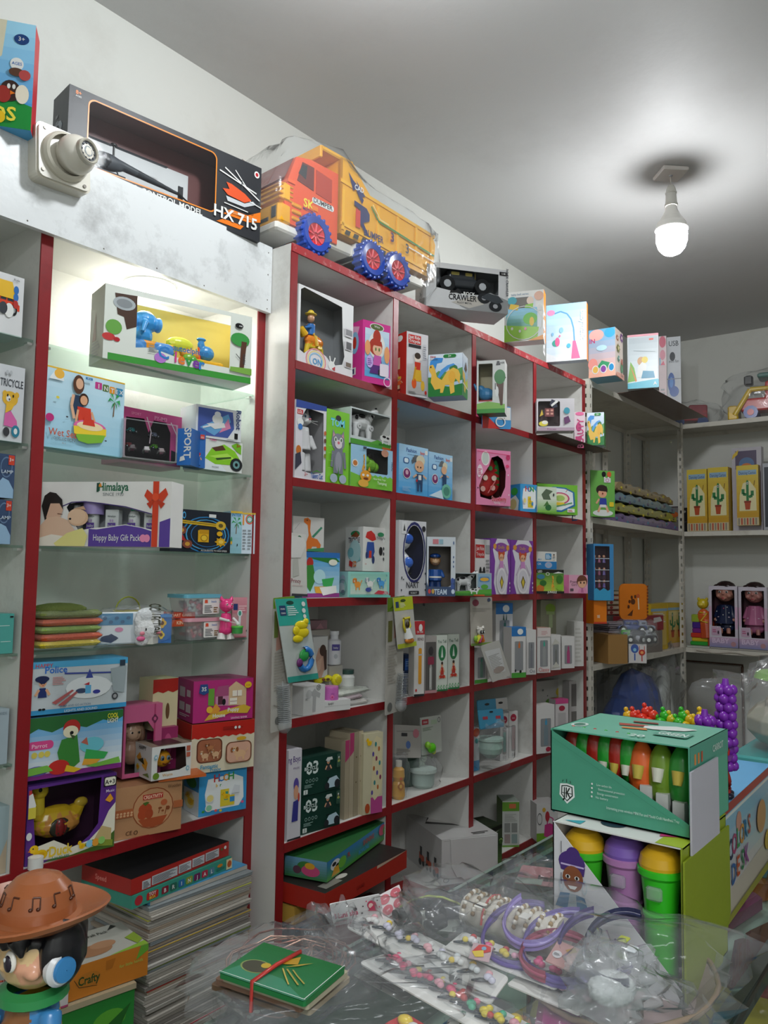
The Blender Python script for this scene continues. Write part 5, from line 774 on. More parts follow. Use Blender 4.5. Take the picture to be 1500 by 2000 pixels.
# second row
z = Z[2]
WC = carton('white_cat_box', 'tall window box with a white plush cat at the left of second row', 575, 635, 779, YY, z, .09, 0, 'd9d6dc', win='p 24 10 22 60 20 80 34 92 90 90 92 12 60 8', inner='9c9a9c', cols={'U': '4a5a98'},
  art='q 2f4a98 0 90 60 92 100 94 100 100 0 100; r 4 82 22 88 c82a30; S 13 83 14 4 w LOL; e 14 72 10 5 w; e 14 66 7 4 3f78c0; e 10 36 8 6 c8702a; q 3a3a4a 0 10 20 20 16 34 0 30; S 70 3 40 7 2f5fa8 Talent Cat; q 4a8a3a 50 9 70 14 90 10 70 12; e 95 64 4 3 c86a3a; e 95 54 4 3 6a4a3a; e 95 44 4 3 c8502a; e 95 34 4 3 8a8a3a; s 34 4 10 5 b8302a 3+')
toy('white_cat', 'white furry cat figure standing in the tall window box', 'plush toy', WC.p(54, 10, 48), WC.yaw, .052, {'body': '~e 0 0 3.3 .55 .45 .45 e0dedf; c -.3 0 3.6 .18 -.4 0 4.0 .05 d8d4d6; c .3 0 3.6 .18 .4 0 4.0 .05 d8d4d6; c 0 0 2.8 .4 0 0 1.4 .55 dcdadc; c -.25 -.1 1.2 .3 -.3 -.2 .1 .28 e2e0e2; c .3 0 1.2 .3 .35 -.1 .1 .28 d6d4d6; e 0 -.4 3.15 .28 .2 .18 ececec; c .4 -.2 2.3 .18 .7 -.4 1.5 .16 e4e2e4', 'nose': 'e 0 -.62 3.25 .1 .06 .07 d87a8a; t .012 w -.1 -.6 3.15 -.7 -.6 3.25; t .012 w .1 -.6 3.15 .7 -.6 3.2; t .012 w -.1 -.6 3.1 -.7 -.6 3.0; t .012 w .1 -.6 3.1 .7 -.6 3.0', 'eye': 'e -.2 -.42 3.42 .07 .04 .08 3a5a7a; e .2 -.42 3.42 .07 .04 .08 3a5a7a'})
carton('grey_cat_box', 'bright green tall box with TOM lettering and a grey cat print', 636, 680, 797, YY, z, .09, 0, '7ec832', art='S 48 78 62 11 3fb8d8 TOM; S 46 78.5 60 9 8fe0f0 TOM; e 50 90 12 4 3a3a3a; e 50 57 30 12 8a8c98; q 8a8c98 22 60 26 74 40 66; q 8a8c98 78 60 74 74 60 66; q d89aa0 26 63 28 70 35 66; q d89aa0 74 63 72 70 65 66; e 38 60 7 4 w; e 62 60 7 4 w; e 38 60 3 2.6 3a5a3a; e 62 60 3 2.6 3a5a3a; e 50 54 16 6 e0d8dc; e 50 56 5 2 d86a7a; q 7c7e8c 28 14 32 48 68 48 72 14; e 50 30 14 14 9a9ca8; l 5 7c7e8c 26 44 20 22; l 5 7c7e8c 74 44 80 22; e 30 7 16 6 a8b8c8; e 70 7 16 6 a8b8c8; q 3a8a2a 46 8 50 24 54 8;' + ';'.join('l .5 a8e06a 4 %d 22 %d' % (y, y) for y in (20, 30, 40, 50)))
GF = carton('frog_toy_box', 'blue and green window box with giraffe print and a lime frog toy', 684, 766, 866, YY, z, .09, -4, '9cc8e4', win='r 36 38 88 96 3', inner='46403c', cols={'L': '7ac040'},
  art='q 7ac040 0 0 100 0 100 30 94 34 88 30 82 34 76 30 70 34 64 30 58 34 52 30 46 34 40 30 34 30 20 28 0 34; e 10 56 7 9 c87a3a; o 10 56 7 9 2 w; giraffe 22 36 16 44; e 34 28 13 14 e8a030; e 28 30 3 3 w; e 38 30 3 3 w; e 34 22 6 3 7a3a1a; q e8a030 24 40 26 52 30 42; q e8a030 44 40 42 52 38 42; e 28 10 12 9 e8b048; s 66 22 44 5 e8f0d8 New Baby Toys; s 72 12 30 7 f0f4e8 Tamping; r 26 92 34 98 3a4a5a; e 78 90 9 9 c89078; W 94 60 6 3a5a7a FROG')
toy('frog_toy', 'lime green plastic frog behind the giraffe box window', 'toy', GF.p(58, 40, 45), GF.yaw, .048, {'body': '~e 0 0 .6 .9 .5 .55 7fbf2a; e .7 0 .5 .4 .4 .4 7fbf2a; e -.5 -.2 .9 .45 .35 .4 8ccc34', 'eye': 'e -.7 -.4 1.2 .14 .1 .14 k; e -.2 -.4 1.25 .14 .1 .14 k'})
CB = carton('cow_toy_box', 'open topped box with a white plastic cow above the giraffe box', 684, 770, 793, 1.705, z + GF.h + .001, .09, 0, 'c9d2d2', win='p 2 22 2 96 88 96 88 22', inner='9aa09e', h=None,
  art='r 0 0 100 14 4f9a3a; q 5aa83c 40 10 60 24 80 16 100 22 100 10; cow 62 12 36 40; r 92 30 100 96 9ab8cc; r 70 0 100 6 c8642a')
def cowtoy(B, u, v, t, s, lab):
    return toy('cow_toy', lab, 'toy cow', B.p(u, v, t), B.yaw, s, {'body': '~e 0 0 1.4 1.1 .5 .55 e6e6e6; c .8 0 1.7 .35 1.4 0 2.3 .25 e6e6e6; e 1.6 0 2.4 .35 .22 .2 e6e6e6; c -.7 -.3 1.2 .28 -.8 -.3 0 .16 e2e2e2; c -.7 .3 1.2 .28 -.8 .3 0 .16 e2e2e2; c .6 -.3 1.2 .28 .6 -.3 0 .16 e2e2e2; c .6 .3 1.2 .28 .6 .3 0 .16 e2e2e2', 'patch': 'e -.2 -.36 1.75 .35 .14 .16 k; e 1.0 -.22 1.9 .18 .12 .16 k; e -.8 -.4 1.6 .14 .1 .16 k; e 1.55 -.15 2.6 .08 .1 .06 k', 'hip_joint': 'c -.7 -.5 1.0 .22 -.7 -.58 1.0 .2 d4d4d4; c .6 -.5 1.0 .22 .6 -.58 1.0 .2 d4d4d4; c -.7 -.58 1.0 .05 -.7 -.6 1.0 .05 6a6a6a; c .6 -.58 1.0 .05 .6 -.6 1.0 .05 6a6a6a'})
cowtoy(CB, 40, 14, 45, .05, 'white plastic cow with black spots standing above the giraffe box')
FB = 'g 0 0 100 100 4fa4dc a8d0ec; S 42 86 64 8 2f4f8f Fashion; S 80 85 18 7 e05a3a boy; s 40 80 40 3 3a6a9a cool and cute; R 88 86 98 95 3 w; R 14 62 34 74 5 2f5f9a; R 17 63.5 31 72.5 4 dcecf4; e 26 42 13 11 w; e 26 42 11.5 9.5 7a2a6a; e 26 44 5 5 d8b0c0; '
FA = 'q 6a6e72 40 68 52 82 64 82 70 70; e 72 72 15 11 dcd4b8; e 68 60 16 12 e2b08a; q 5a5e62 42 62 56 70 54 78 44 76; e 62 58 2 2 k; e 72 58 2 2 k; q 28456a 60 8 58 44 80 44 78 8 72 8 70 26 68 26 66 8; q w 64 32 74 32 74 42 64 42; l 4 e2b08a 58 42 46 36; l 4 e2b08a 80 42 92 36; x 10 6 40 16 8fb8d8 4; e 58 30 3 3 r'
carton('fashion_boy_box', 'blue Fashion boy box with a large capped boy, left of the pair', 778, 835, 865, YY, z, .10, -3, '5aa8dc', art=FB + FA, group='Fashion boy boxes in second row')
carton('fashion_boy_box', 'blue Fashion boy box with boy on a green wheel, right of the pair', 836, 883, 881, YY, z, .10, -3, '5aa8dc', art=FB + 'q 6a6e72 40 72 50 84 60 84 64 72; e 66 73 10 9 dcd4b8; e 62 64 11 9 e2b08a; q 28456a 56 30 56 54 72 54 72 30 66 30 64 40 62 30; l 3 e2b08a 56 52 46 46; l 3 e2b08a 72 52 82 50; e 72 18 20 16 6fb8a0; e 72 18 13 10 4a8a78; q cfe4f0 0 4 50 20 60 0', group='Fashion boy boxes in second row')
ST = carton('strawberry_box', 'pink window box shaped around a red strawberry tea set', 930, 997, 876, YY, z, .09, -30, 'e58ab0', win='p 12 14 8 34 20 54 36 70 44 86 62 90 76 84 86 62 84 34 72 16 40 10', inner='5a2424', cols={'L': 'd8749c', 'U': 'e8a0bc'},
  art='e 26 84 12 13 f0f0ea; e 26 84 10 11 c8d0c8; e 10 60 8 12 f0dce4; x 5 54 15 66 c83a6a 4; e 92 88 6 5 c83a6a; e 90 72 5 3 e8487a; S 66 7 44 10 w Strawberry; S 66 7.6 43 9 c83a4a Strawberry; s 60 3 30 4 w family; l 1 d83a70 2 96 98 92; l 1 c83a4a 8 48 18 56; e 4 30 1.5 1.5 k; e 92 56 1.5 1.5 w; e 8 80 1.5 1.5 c83a6a; e 94 20 1.5 1.5 w')
toy('strawberry_tea_set', 'red strawberry tray with little cups in the pink window box', 'toy', ST.p(47, 12, 45), ST.yaw, .058, {'tray': '~e 0 0 1.3 1.0 .25 1.1 c03030; e .1 0 2.4 .45 .22 .7 b82c2c; e .7 .1 1.9 .3 .15 1.0 2f7a3a', 'cup': 'c -.4 -.28 1.5 .18 -.4 -.4 1.5 .2 e8d0c0; c .3 -.28 1.5 .18 .3 -.4 1.5 .2 e8d0c0; c -.6 -.28 .7 .18 -.6 -.4 .7 .2 e0a8a0; c .2 -.28 .8 .18 .2 -.4 .8 .2 e0a8a0; c 0 -.28 2.2 .15 0 -.4 2.2 .17 4a8a4a', 'spoon': 't .05 d86a6a -.2 -.4 .4 .4 -.4 1.3'})
MON = 'q e8ecec 16 10 12 50 18 84 70 90 92 78 94 30 84 12; T 40 74 20 c8302c H; T 54 74 20 2f7fc8 O; T 68 74 20 3f9a4a N; q e0c83a 44 16 44 56 62 56 62 40 74 40 74 16; r 52 30 60 50 3f9a8a; duck 46 30 18 24; e 24 40 9 12 w; e 24 40 7 9 e8d88a; q 3f8fc8 64 24 74 24 74 36 64 36'
carton('bricks_box', 'small blue and white building block box beside the strawberry box', 1016, 1049, 932, YY + .01, z, .08, -22, '3a98d0', cols={'L': '2f8fd0', 'U': '2a7ab0'}, art=MON + '|L:q e6ecec 0 0 80 0 90 40 60 60 20 50 0 56; e 50 74 30 14 2f9a3a; e 40 28 30 20 d8c88a', h=.125)
carton('lantern_box', 'green lantern toy box with oval picture in the fourth pigeonhole', 1049, 1128, 908, YY, z, .10, -34, '74b83a', cols={'U': '5a9a30', 'R': '7ac040'},
  art='q 2f6fa8 8 80 40 92 70 90 92 76 94 30 60 8 20 10 30 50; q dfe8ea 12 78 40 88 68 86 88 74 90 34 60 14 26 14 36 50; e 56 54 24 20 c84a7a; e 56 54 20 16 e8e0b8; e 56 54 12 10 a8c86a; q e8c83a 30 30 70 30 66 40 34 40; l 4 5aa06a 30 20 86 40; R 2 74 24 90 4 24506a; s 13 79 18 7 8fd8e8 Magic; l 1.4 b83a3a 70 76 76 86; r 74 8 92 20 e8e8e8; x 76 10 90 18 c8502a 2|R:e 50 50 34 44 dfe8ea; V 50 30 34 2f6fa8 Lantern', h=.14)
carton('lantern_box', 'slim white and green card pack standing before the lantern box', 1050, 1087, 930, 1.672, z, .01, -34, 'cfdcc8', h=.118, art='g 0 0 100 60 7ab84a d8e0d0; q 5a6a54 20 70 44 92 80 84 60 70 70 50 30 50; e 56 20 16 12 2f6a3a; q 4a7a3a 30 24 50 46 60 30; e 84 70 4 6 d')
carton('brown_box', 'brown and blue box lying at the back above the lantern box', 1050, 1142, 887, 1.86, z, .12, 0, '7a5f48', h=.185, art='r 0 80 100 100 6a5844; e 50 90 14 8 2f6fa8; e 20 88 6 5 3a6a8a; r 80 82 98 98 2f6f9a; s 88 88 16 5 a8d0e0 TOY')
# third row
z = Z[3]
PX = carton('parrot_box', 'small parrot jungle box half hidden behind the white bottle box', 590, 662, 1077, 1.75, z, .09, -4, '7fb8e0', h=None, art='g 0 8 100 88 bfdce6 58a8dc; r 0 88 100 100 2f6fb8; q 2c7a35 10 88 90 88 100 80 70 76 40 82; r 0 0 100 9 9a3a8a; e 18 76 9 12 b8302a; q 3f8a3a 10 70 6 30 20 12 34 40 26 72; e 44 46 16 16 b8e0e8; q 3fae5a 50 40 84 44 78 24 56 20; q e8a83a 30 24 60 24 56 8 34 10; q f0f0ec 44 22 90 26 92 10 54 4; e 80 78 12 7 e8e8d8')
carton('long_neck_box', 'white box with an orange long necked dinosaur at the left of third row', 571, 632, 1007, 1.76, PX.top + .001, .06, -6, 'cfccc8', h=None, art='q d8722a 40 0 40 20 50 46 46 76 34 84 34 94 46 98 56 90 54 60 60 40 78 36 90 20 86 0 80 0 76 14 62 14 56 0; e 44 90 1.5 2 k; q 3f8a6a 60 44 90 74 94 70 66 40; q 3f8a5a 46 0 100 0 100 12 46 6; l 1 8a8a88 4 60 20 80')
carton('dark_game_box', 'dark maroon box standing at the back behind the tricycle box', 630, 662, 1022, 1.84, z + .07, .06, 0, '5a3034', h=.075, cols={'U': 'a8b8b0'}, art='e 60 50 30 40 7a3030; q 8a4a3a 20 20 60 70 90 30; S 30 78 30 10 c8c8c4 77')
TB = carton('horses_box', 'teal box with orange, white and blue robot horses at the bottom of third row', 679, 760, 1097, YY, z, .085, -26, '8fd0c4', cols={'L': 'a8d4cc', 'U': '3f9a8a'},
  art='g 6 12 94 92 c8dccc 8fc8b8; cow 10 24 0 0; puppy 8 26 26 60 e8963a c8702a; puppy 36 30 28 58 e4e4e0 8a9aa8; puppy 64 34 26 54 4a9ad8 2f70b0; S 84 12 26 12 d8406a COOL; q c83a4a 60 14 70 28 86 24 80 12; S 90 84 9 6 2f7f8a Q; e 46 30 7 9 3a4a98; r 0 0 100 8 6fc0b4|L:e 50 70 26 16 b8c0c8; e 40 36 30 20 dfe8e8; e 56 18 20 10 7a8a98; o 50 40 40 30 4 6fb8a8', h=.085)
carton('tricycle_box', 'white TRICYCLE box with red roofed blue trike stacked on the teal box', 708, 753, 1028, 1.735, z + .0865, .085, -5, 'dad8d4', cols={'U': 'd0cec8'}, h=None,
  art='q c8302c 10 76 16 88 34 92 50 84 56 72 40 68; q 2f4f9a 14 46 18 66 46 66 50 44 42 30 20 30; e 16 36 5 8 2a3a6a; e 44 26 6 9 2a3a6a; q c83a2a 24 30 36 30 36 46 26 46; s 76 72 40 7 3a3a4a Tricycle; e 76 46 8 10 k; e 88 70 3 5 w; e 88 52 3 4 d; e 88 40 3 4 d; e 88 28 3 4 d; e 74 84 14 5 2f8a5a; s 10 14 16 4 b8302a 14|L:e 56 84 26 7 2f8a5a; q 8a4a2a 30 78 60 90 80 80 70 76; S 50 64 64 12 3a3a4a TRICYCLE; e 34 40 20 14 8ab8bc; q 8ab8bc 50 20 90 24 84 44 56 42; e 56 44 34 26 a8c8ca; e 34 42 16 11 6fa8b0; q b8302a 24 12 44 8 46 20 26 24; r 48 10 66 22 c87a4a; s 58 12 14 8 w 3+')
hang('bottle_blister', 'tall white flat Princy pouch leaning at the left of third row', (567, 1040), (598, 1044), (569, 1164), 1.702, 'd0cec8', 's 30 21 60 7 8a2a40 Princy; r 6 16 70 18 c8b8b4; e 56 90 16 7 2f6a4a; e 56 90 9 4 w; q b8b8b0 10 30 50 34 44 60 14 58; q 9a9a94 44 74 60 70 66 66 50 72; r 0 0 100 4 3a3a40; q d8d6d2 0 60 60 62 96 84 80 94 0 96', cat='pouch', th=.02)
NR = carton('robot_toy_box', 'tall white box with a big dark oval window and white robot, NART lettering', 778, 831, 1015, YY, z, .09, -8, 'd3d3d6', win='e 56 58 36 36', inner='2a2c48', film=True,
  art='o 56 58 42 41 4 2c2f66; l 1 d 12 88 20 96; l 1 d 20 96 24 88; r 8 82 26 98 e0e0e2; q 3a3a3a 14 86 18 96 22 86; e 90 90 7 4 2a2a30; S 50 11 46 8 4a4a50 NART; R 36 2 74 7 3 2a2a2e; s 55 3 30 2.6 w ROBOT; e 10 24 2 2 d; e 16 22 2 1 d; e 96 30 2 1.5 d; e 96 16 2 1.5 d; e 96 8 2 1.5 d; e 8 8 2 1.5 d')
toy('robot_toy', 'white and blue two ball robot behind the oval window', 'toy robot', NR.p(34, 26, 42), NR.yaw, .05, {'head': '~e 0 0 2.6 .85 .7 .75 e2e2e6', 'body': '~e 0 0 .9 .8 .7 .9 e2e2e6; e 0 0 1.6 .4 .4 .3 b8b8c0', 'visor': '~e .1 -.55 2.7 .6 .22 .4 2f5fc0; e .2 -.55 1.0 .5 .22 .4 3f6fd0', 'button': 'e -.1 -.66 .2 .07 .05 .07 k; e .15 -.66 .2 .07 .05 .07 k; e .4 -.62 .2 .07 .05 .07 k'})
carton('brown_box', 'dark brown box lying at the back above the oval window box', 779, 835, 998, 1.90, z + .12, .1, 0, '4e3430', h=.06, art='e 60 50 24 40 7a2a2a')
PR = carton('police_robot_box', 'blue and white window box with a blue police figure, TEAM lettering', 833, 889, 1048, 1.68, z, .09, -48, 'cdd4da', win='p 6 16 6 84 84 84 84 18 76 16', inner='6a6058', cols={'L': '9ab0c8', 'U': 'b8c0c8'},
  art='r 0 0 100 14 24406a; q 24406a 0 0 0 24 6 16 84 16 84 26 100 30 100 0; S 48 3 44 9 c8d8e8 TEAM; e 90 26 6 5 2f4f9a; e 90 16 6 5 2f4f9a; e 92 8 6 4 c8d8e8; e 10 8 5 4 c83a3a; e 22 8 5 4 c8a040; r 20 88 40 96 c8707a; r 42 88 56 96 8ab0c0; e 93 50 2 2 3a5a8a; e 93 58 2 2 3a5a8a; e 93 66 2 2 3a5a8a; e 93 90 2 3 3a5a8a|L:V 50 30 30 3a4a6a POLICE')
toy('police_figure', 'blue capped police bear figure in the blue window box', 'figurine', PR.p(34, 14, 45), PR.yaw, .042, {'body': '~c 0 0 1.6 .55 0 0 .6 .6 2f5fae; c -.25 0 .6 .25 -.3 0 0 .28 2a4a8a; c .25 0 .6 .25 .3 0 0 .28 2a4a8a; c -.5 0 1.5 .16 -.7 -.2 .8 .14 2f5fae; c .5 0 1.5 .16 .75 -.2 .9 .14 2f5fae', 'head': '~e 0 0 2.4 .5 .45 .5 b8855a; e 0 -.35 2.25 .25 .2 .18 e0b890', 'cap': '~e 0 0 2.75 .52 .48 .26 24488f; e 0 -.3 2.65 .4 .3 .08 1c3460', 'belt': 'c 0 0 .85 .62 0 0 1.0 .62 w'})
CB2 = carton('cow_toy_box', 'green grass box with a white plastic cow in the gap before the doll boxes', 888, 960, 1098, 1.67, z, .07, -36, 'b4bec0', win='p 2 20 2 96 58 96 58 24', inner='8a908e', h=.088,
  art='r 0 0 100 12 3f8a34; q 5aa83c 0 10 0 18 40 22 60 26 100 30 100 8; r 62 30 98 96 8fb0c8; R 66 60 94 84 4 5a8ab8; e 80 72 12 8 e8b03a; cow 36 4 34 38; e 80 40 10 10 5aa83c; r 50 0 80 5 d8642a')
cowtoy(CB2, 30, 12, 40, .032, 'white plastic cow with a black back patch beside the police robot box')
carton('scooter_toy_box', 'white scooter box with red label peeking out left of the purple boxes', 927, 958, 1052, 1.72, z, .08, -4, 'd4d0d0', h=None, art='r 4 66 60 90 b8282a; s 32 80 48 7 w Just Ride; s 32 70 48 6 w Tricycle; r 66 74 94 90 9a9a9a; e 34 40 8 10 k; e 56 40 8 10 k; e 45 34 10 8 3a3a3a; x 68 30 92 66 8a8a8a 6')
DD = 'r 0 0 100 100 d8d4dc; q 7a3a9c 0 0 26 0 14 20 20 60 8 80 30 100 0 100; q 7a3a9c 100 0 80 0 92 40 84 70 94 90 80 100 100 100; e 52 84 36 9 8a4a9a; e 18 86 8 5 d8963a; e 86 84 8 5 d8963a; s 52 82 44 6 d8a85a Dolly; e 52 68 15 8 c8502a; e 40 74 5 4 c8502a; e 64 74 5 4 c8502a; e 52 66 11 7 e8b08a; q c88ac0 40 44 64 44 60 60 44 60; l 2 b8a8b8 40 54 22 34; l 2 b8a8b8 64 54 84 34; e 52 24 26 24 e4e0e4; e 52 24 21 20 d0ccd4; q 6a5a30 42 22 52 34 62 22 52 8; q d8c040 46 22 52 29 58 22 52 12; e 47 66 1.5 2 k; e 57 66 1.5 2 k; e 94 20 2 2 w; e 94 12 2 2 w; e 94 6 2 2 w'
for i, (a, b, lab) in enumerate(((959, 996, 'purple and white doll box, left of the pair with ginger haired doll'), (997, 1041, 'purple and white doll box, right of the pair with ginger haired doll'))):
    carton('doll_box', lab, a, b, 1051 + i * 3, YY, z, .08, -10, '7a3a9c', art=DD, group='purple doll boxes in third row')
carton('jungle_box', 'green jungle animal box in the fourth pigeonhole of third row', 1047, 1101, 1085, YY, z, .09, -34, '7a9a3a', cols={'U': '1a1a1c'}, h=.11, art='g 0 10 100 86 a8c84a 5a8a3a; r 0 86 100 100 1a1c18; S 14 88 20 9 w LED; q w 60 84 80 92 100 86; giraffe 44 10 30 66; e 16 70 14 10 3a7a9a; e 14 20 14 16 c8702a; e 84 60 12 18 3f7a2a; e 84 26 12 12 8ac03a; e 24 44 12 12 2f6a2a; r 0 0 100 10 1a1a1a; S 56 2 34 9 e8e8e0 JUNGLE; o 40 82 7 7 2 e8e8e0')
carton('white_blue_box', 'white and blue carton stacked on the jungle animal box', 1047, 1087, 1036, YY + .015, z + .111, .08, -30, 'd4d2cc', h=.082, art='r 0 0 100 44 2a78b4; e 60 24 18 18 8ab0d0; o 60 24 14 14 3 c8a0b0; s 16 24 24 12 w OK; R 44 56 74 90 4 3f88b8; x 46 60 72 86 d8e8f0 5; kid 76 50 20 40 3a3a30 8aa0a8; s 16 52 28 8 3f88b8 MINI')
carton('pink_girl_box', 'pink box with a brown haired cartoon girl at the right end of third row', 1101, 1148, 1101, 1.68, z, .05, -44, 'dba0b8', h=.088, cols={'L': 'c86a94'}, art='r 0 0 22 100 cf6a98; s 44 56 36 14 6a4a5a Pretty; s 42 40 30 14 6a4a5a Girl; e 76 66 22 34 6a3a26; e 76 56 18 26 dca888; q 6a3a26 58 64 94 70 92 88 62 88; e 70 58 3 6 3a2018; e 84 58 3 6 3a2018; q d88ab0 56 0 98 0 92 28 64 28; q b86a94 72 28 80 28 82 4 70 4; r 26 12 40 26 5a4a52')
# fourth row
z = Z[4]
carton('formula_box', 'pink topped white carton at the back left of fourth row', 604, 638, 1180, 1.90, z + .17, .06, 0, 'b48a94', h=.1, art='g 0 0 100 30 b0a89e c8c0b8; q d8a0b0 20 60 60 90 90 60 60 70')
carton('formula_box', 'beige white carton with small print stack behind the photo box', 605, 642, 1203, 1.87, z, .06, 0, 'bab4aa', h=.24, art='l .6 8a847c 4 84 94 82; l .6 8a847c 4 78 90 76; s 50 88 60 4 8a847c Baby Care')
carton('pump_box', 'white box with photo of a woman with long brown hair', 610, 639, 1225, 1.80, z + .09, .07, 0, 'd4d4d2', h=.135, art='q c8a08c 10 0 20 50 40 74 74 60 80 20 60 0; e 66 66 22 14 4a342c; q 4a342c 60 70 92 66 94 20 80 16 70 50; q d8b49c 30 40 60 50 50 20 20 10')
carton('pump_box', 'white breast pump box with grey pump photo at the front of fourth row', 592, 634, 1332, YY, z, .08, -2, 'd2d2d0', h=.088, art='q a8a8a8 42 8 42 62 30 70 20 60 26 84 40 80 50 90 60 80 78 70 74 54 58 62 56 8; e 24 72 12 16 b8b8b8; x 8 52 20 60 8a8a8a 3; o 68 92 10 10 1.4 k; s 68 88 12 10 k 25')
def bottle(lab, px, py, Y, zz, prof, col, cap=None, name='bottle', art=None, grp=None, m=None, sc=1.0):
    X = bis(lambda t: proj((t, Y, zz))[0] - px, 0.2, 6.2); o = empty(name, lab, 'bottle', (X, Y, zz + .0008), -.6, grp); q = M(); P = [(r * sc, h * sc) for r, h in prof]; q.lathe((0, 0, 0), [(.0003, 0)] + P + [(.0003, P[-1][1])], col, 18); q.build('bottle_body', o, m or PLAST)
    r, h = P[-1]
    if cap: q = M(); q.lathe((0, 0, h), [(r * 1.15, 0), (r * 1.15, cap[1] * sc), (.0005, cap[1] * sc + .001)], cap[0], 16); q.build('cap', o)
    if art:
        rr_ = max(p[0] for p in P); q = M(); F = Face(q, (-rr_ * .7, -rr_ * 1.01, h * .1), (rr_ * 1.4, 0, 0), (0, 0, h * .8), (0, -1, 0)); F.draw(art); q.build('label', o, PRINT)
    return o
bottle('white powder bottle with purple label standing at the back of fourth row', 652, 0, 1.82, z + .125, [(.022, 0), (.024, .004), (.024, .08), (.014, .086), (.014, .1)], 'dcdce0', ('e0e0e2', .012), art='r 10 48 90 74 4a3f8a; s 50 56 60 8 w baby; e 50 24 20 10 b8bcc0')
carton('formula_box', 'low white carton under the powder bottle at the back', 642, 668, 0, 1.80, z, .08, 0, 'b8b4ac', h=.124)
bottle('lavender feeding bottle with domed cap beside the photo box', 646, 0, 1.72, z + .02, [(.021, 0), (.024, .004), (.024, .05), (.023, .055)], 'c86ab8', None, art='flower 20 20 50 40 e070b0 c83a8a; s 50 60 60 10 a03a9a baby')
q = M(); q.X = Matrix.Translation((0, 0, .056)); q.lathe((0, 0, 0), [(.0245, 0), (.0245, .03), (.02, .045), (.010, .054), (.0005, .056)], 'b3a0dc', 18); q.build('domed_cap', D.objects['bottle.001'])
bottle('squat white jar with dark green lid behind the caterpillar toy', 678, 0, 1.80, z + .05, [(.024, 0), (.026, .03), (.02, .042)], 'd4d6d2', ('2c4a44', .014), 'jar')
carton('formula_box', 'small white carton standing under the squat jar', 0, 0, 0, 0, z, .06, 0, 'bcb8b0', loc=(1.93, 1.77, .07), h=.049)
CTT = toy('caterpillar_pull_toy', 'yellow plastic caterpillar toy resting on the folded bags', 'toy', (2.0, 1.80, z + .062), -.4, .022, {'body': '~e -1.6 0 .9 .8 .6 .6 d8cc20; e -.2 0 1.1 .9 .6 .5 e0d424; e 1.4 0 .8 .9 .7 .9 e8dc28; t .18 e0d424 -1.4 0 1.6 -.6 0 1.9 .4 0 1.5', 'spot': 'e 1.4 -.65 .8 .5 .1 .5 c8b818; e -1 -.55 1 .3 .12 .2 7a3a1a; e -.3 -.6 1.0 .3 .1 .2 5a3a1a'})
for i, (x, w_, dz, c, s_) in enumerate(((2.02, .1, 0, 'cfcac4', 1), (2.00, .10, .018, 'd8c0c8', 2), (2.05, .09, .034, 'c8ccc0', 3))):
    o = empty('clothes_pack', ['grey white folded baby clothes pack at the bottom of the heap', 'pale pink folded baby clothes pack in the middle of the heap', 'pale green white baby clothes pack on top of the heap'][i], 'clothes pack', (x, 1.775, z + .001 + dz), -.1 + .1 * i)
    q = M(); q.rbox(-w_ * .95, -.05, 0, w_ * .95, .05, .016, c, .007); q.build('folded_cloth', o, CLOTH); bag('film_wrap', (0, 0, .008), (w_ * 1.02, .058, .0105), o, seed=20 + s_, amp=.35, n=24, mm=8)
o = carton('flat_box', 'white folded carton lying at the front edge of fourth row', 634, 684, 0, 1.705, z, .05, -14, 'd6d6d4', h=.034, art='l 2 9a9a9a 0 50 100 46; S 24 62 26 20 6a6a6a BABY')
# hanging packs at the fourth row
hang('bottle_brush_pack', 'green topped bottle brush pack hanging at the far left, largest of the brushes', (534, 1168), (575, 1164), (528, 1432), 1.675, 'b4b0a8', 'r 0 92 100 100 6a9a2a; e 50 96 24 2 3a5a1a; q b48a7c 16 60 60 62 60 90 20 90; r 6 70 24 90 6a7a3a; x 10 30 60 60 9a948a 14; e 30 8 12 3 6a6a66; l 1 8a847c 10 20 90 12', cat='blister pack')
def brush(lab, px0, px1, Y, top, bot):
    a = onp(1, *px0, Y); b = onp(1, *px1, Y); o = empty('bottle_brush', lab, 'bottle brush', b); d = a - b; q = M(); L = d.length
    q.tube([(0, 0, 0), tuple(d)], .0022, 'c8ccd0'); n = 20
    for i in range(n):
        p = d * (.05 + .9 * i / n); q.cone(p, .021, p + d * .02, .0205, 'dfe3e6', 14)
    q.ell((0, 0, -.004), (.022, .02, .022), 'e6e9ec', 14, 8); q.build('bristles', o, HAZE); return o
brush('clear bristled bottle brush in the green topped pack', (552, 1330), (556, 1415), 1.665, 0, 0)
hang('bottle_brush_pack', 'clear bottle brush pack hanging on the second post', (757, 1168), (790, 1163), (752, 1398), 1.675, 'b0aca4', 'r 0 88 100 100 6a8a2a; q 4a5f20 10 90 80 92 80 100; q b48a7c 40 64 90 66 90 90 44 88; r 6 62 30 80 6a6a3a; x 10 26 60 60 9a948a 14; e 24 6 14 4 6a6a66', cat='blister pack')
brush('clear bristled bottle brush on the second post', (788, 1310), (783, 1376), 1.660, 0, 0)
o, U, W = hang('teether_card', 'teal blister card with yellow and blue teether hanging in front of brush pack', (537, 1170), (598, 1168), (563, 1334), 1.655, 'b9c0bc', 'q 2fa89a 0 68 100 68 100 100 0 100; r 0 0 100 7 2f9a8c; e 44 95 12 2.5 1c4a40; R 8 80 28 92 2 24406a; s 18 87 16 3 w mee; s 18 82 16 3 w mee; x 32 80 66 92 d8ece8 5; e 86 93 6 3 w; e 84 85 6 3 w; e 84 78 5 2.6 w')
q = M(); a = U * .62 + W * .60 + V((0, -.006, 0)); A3 = lambda x, zz: a + V((x, 0, zz))
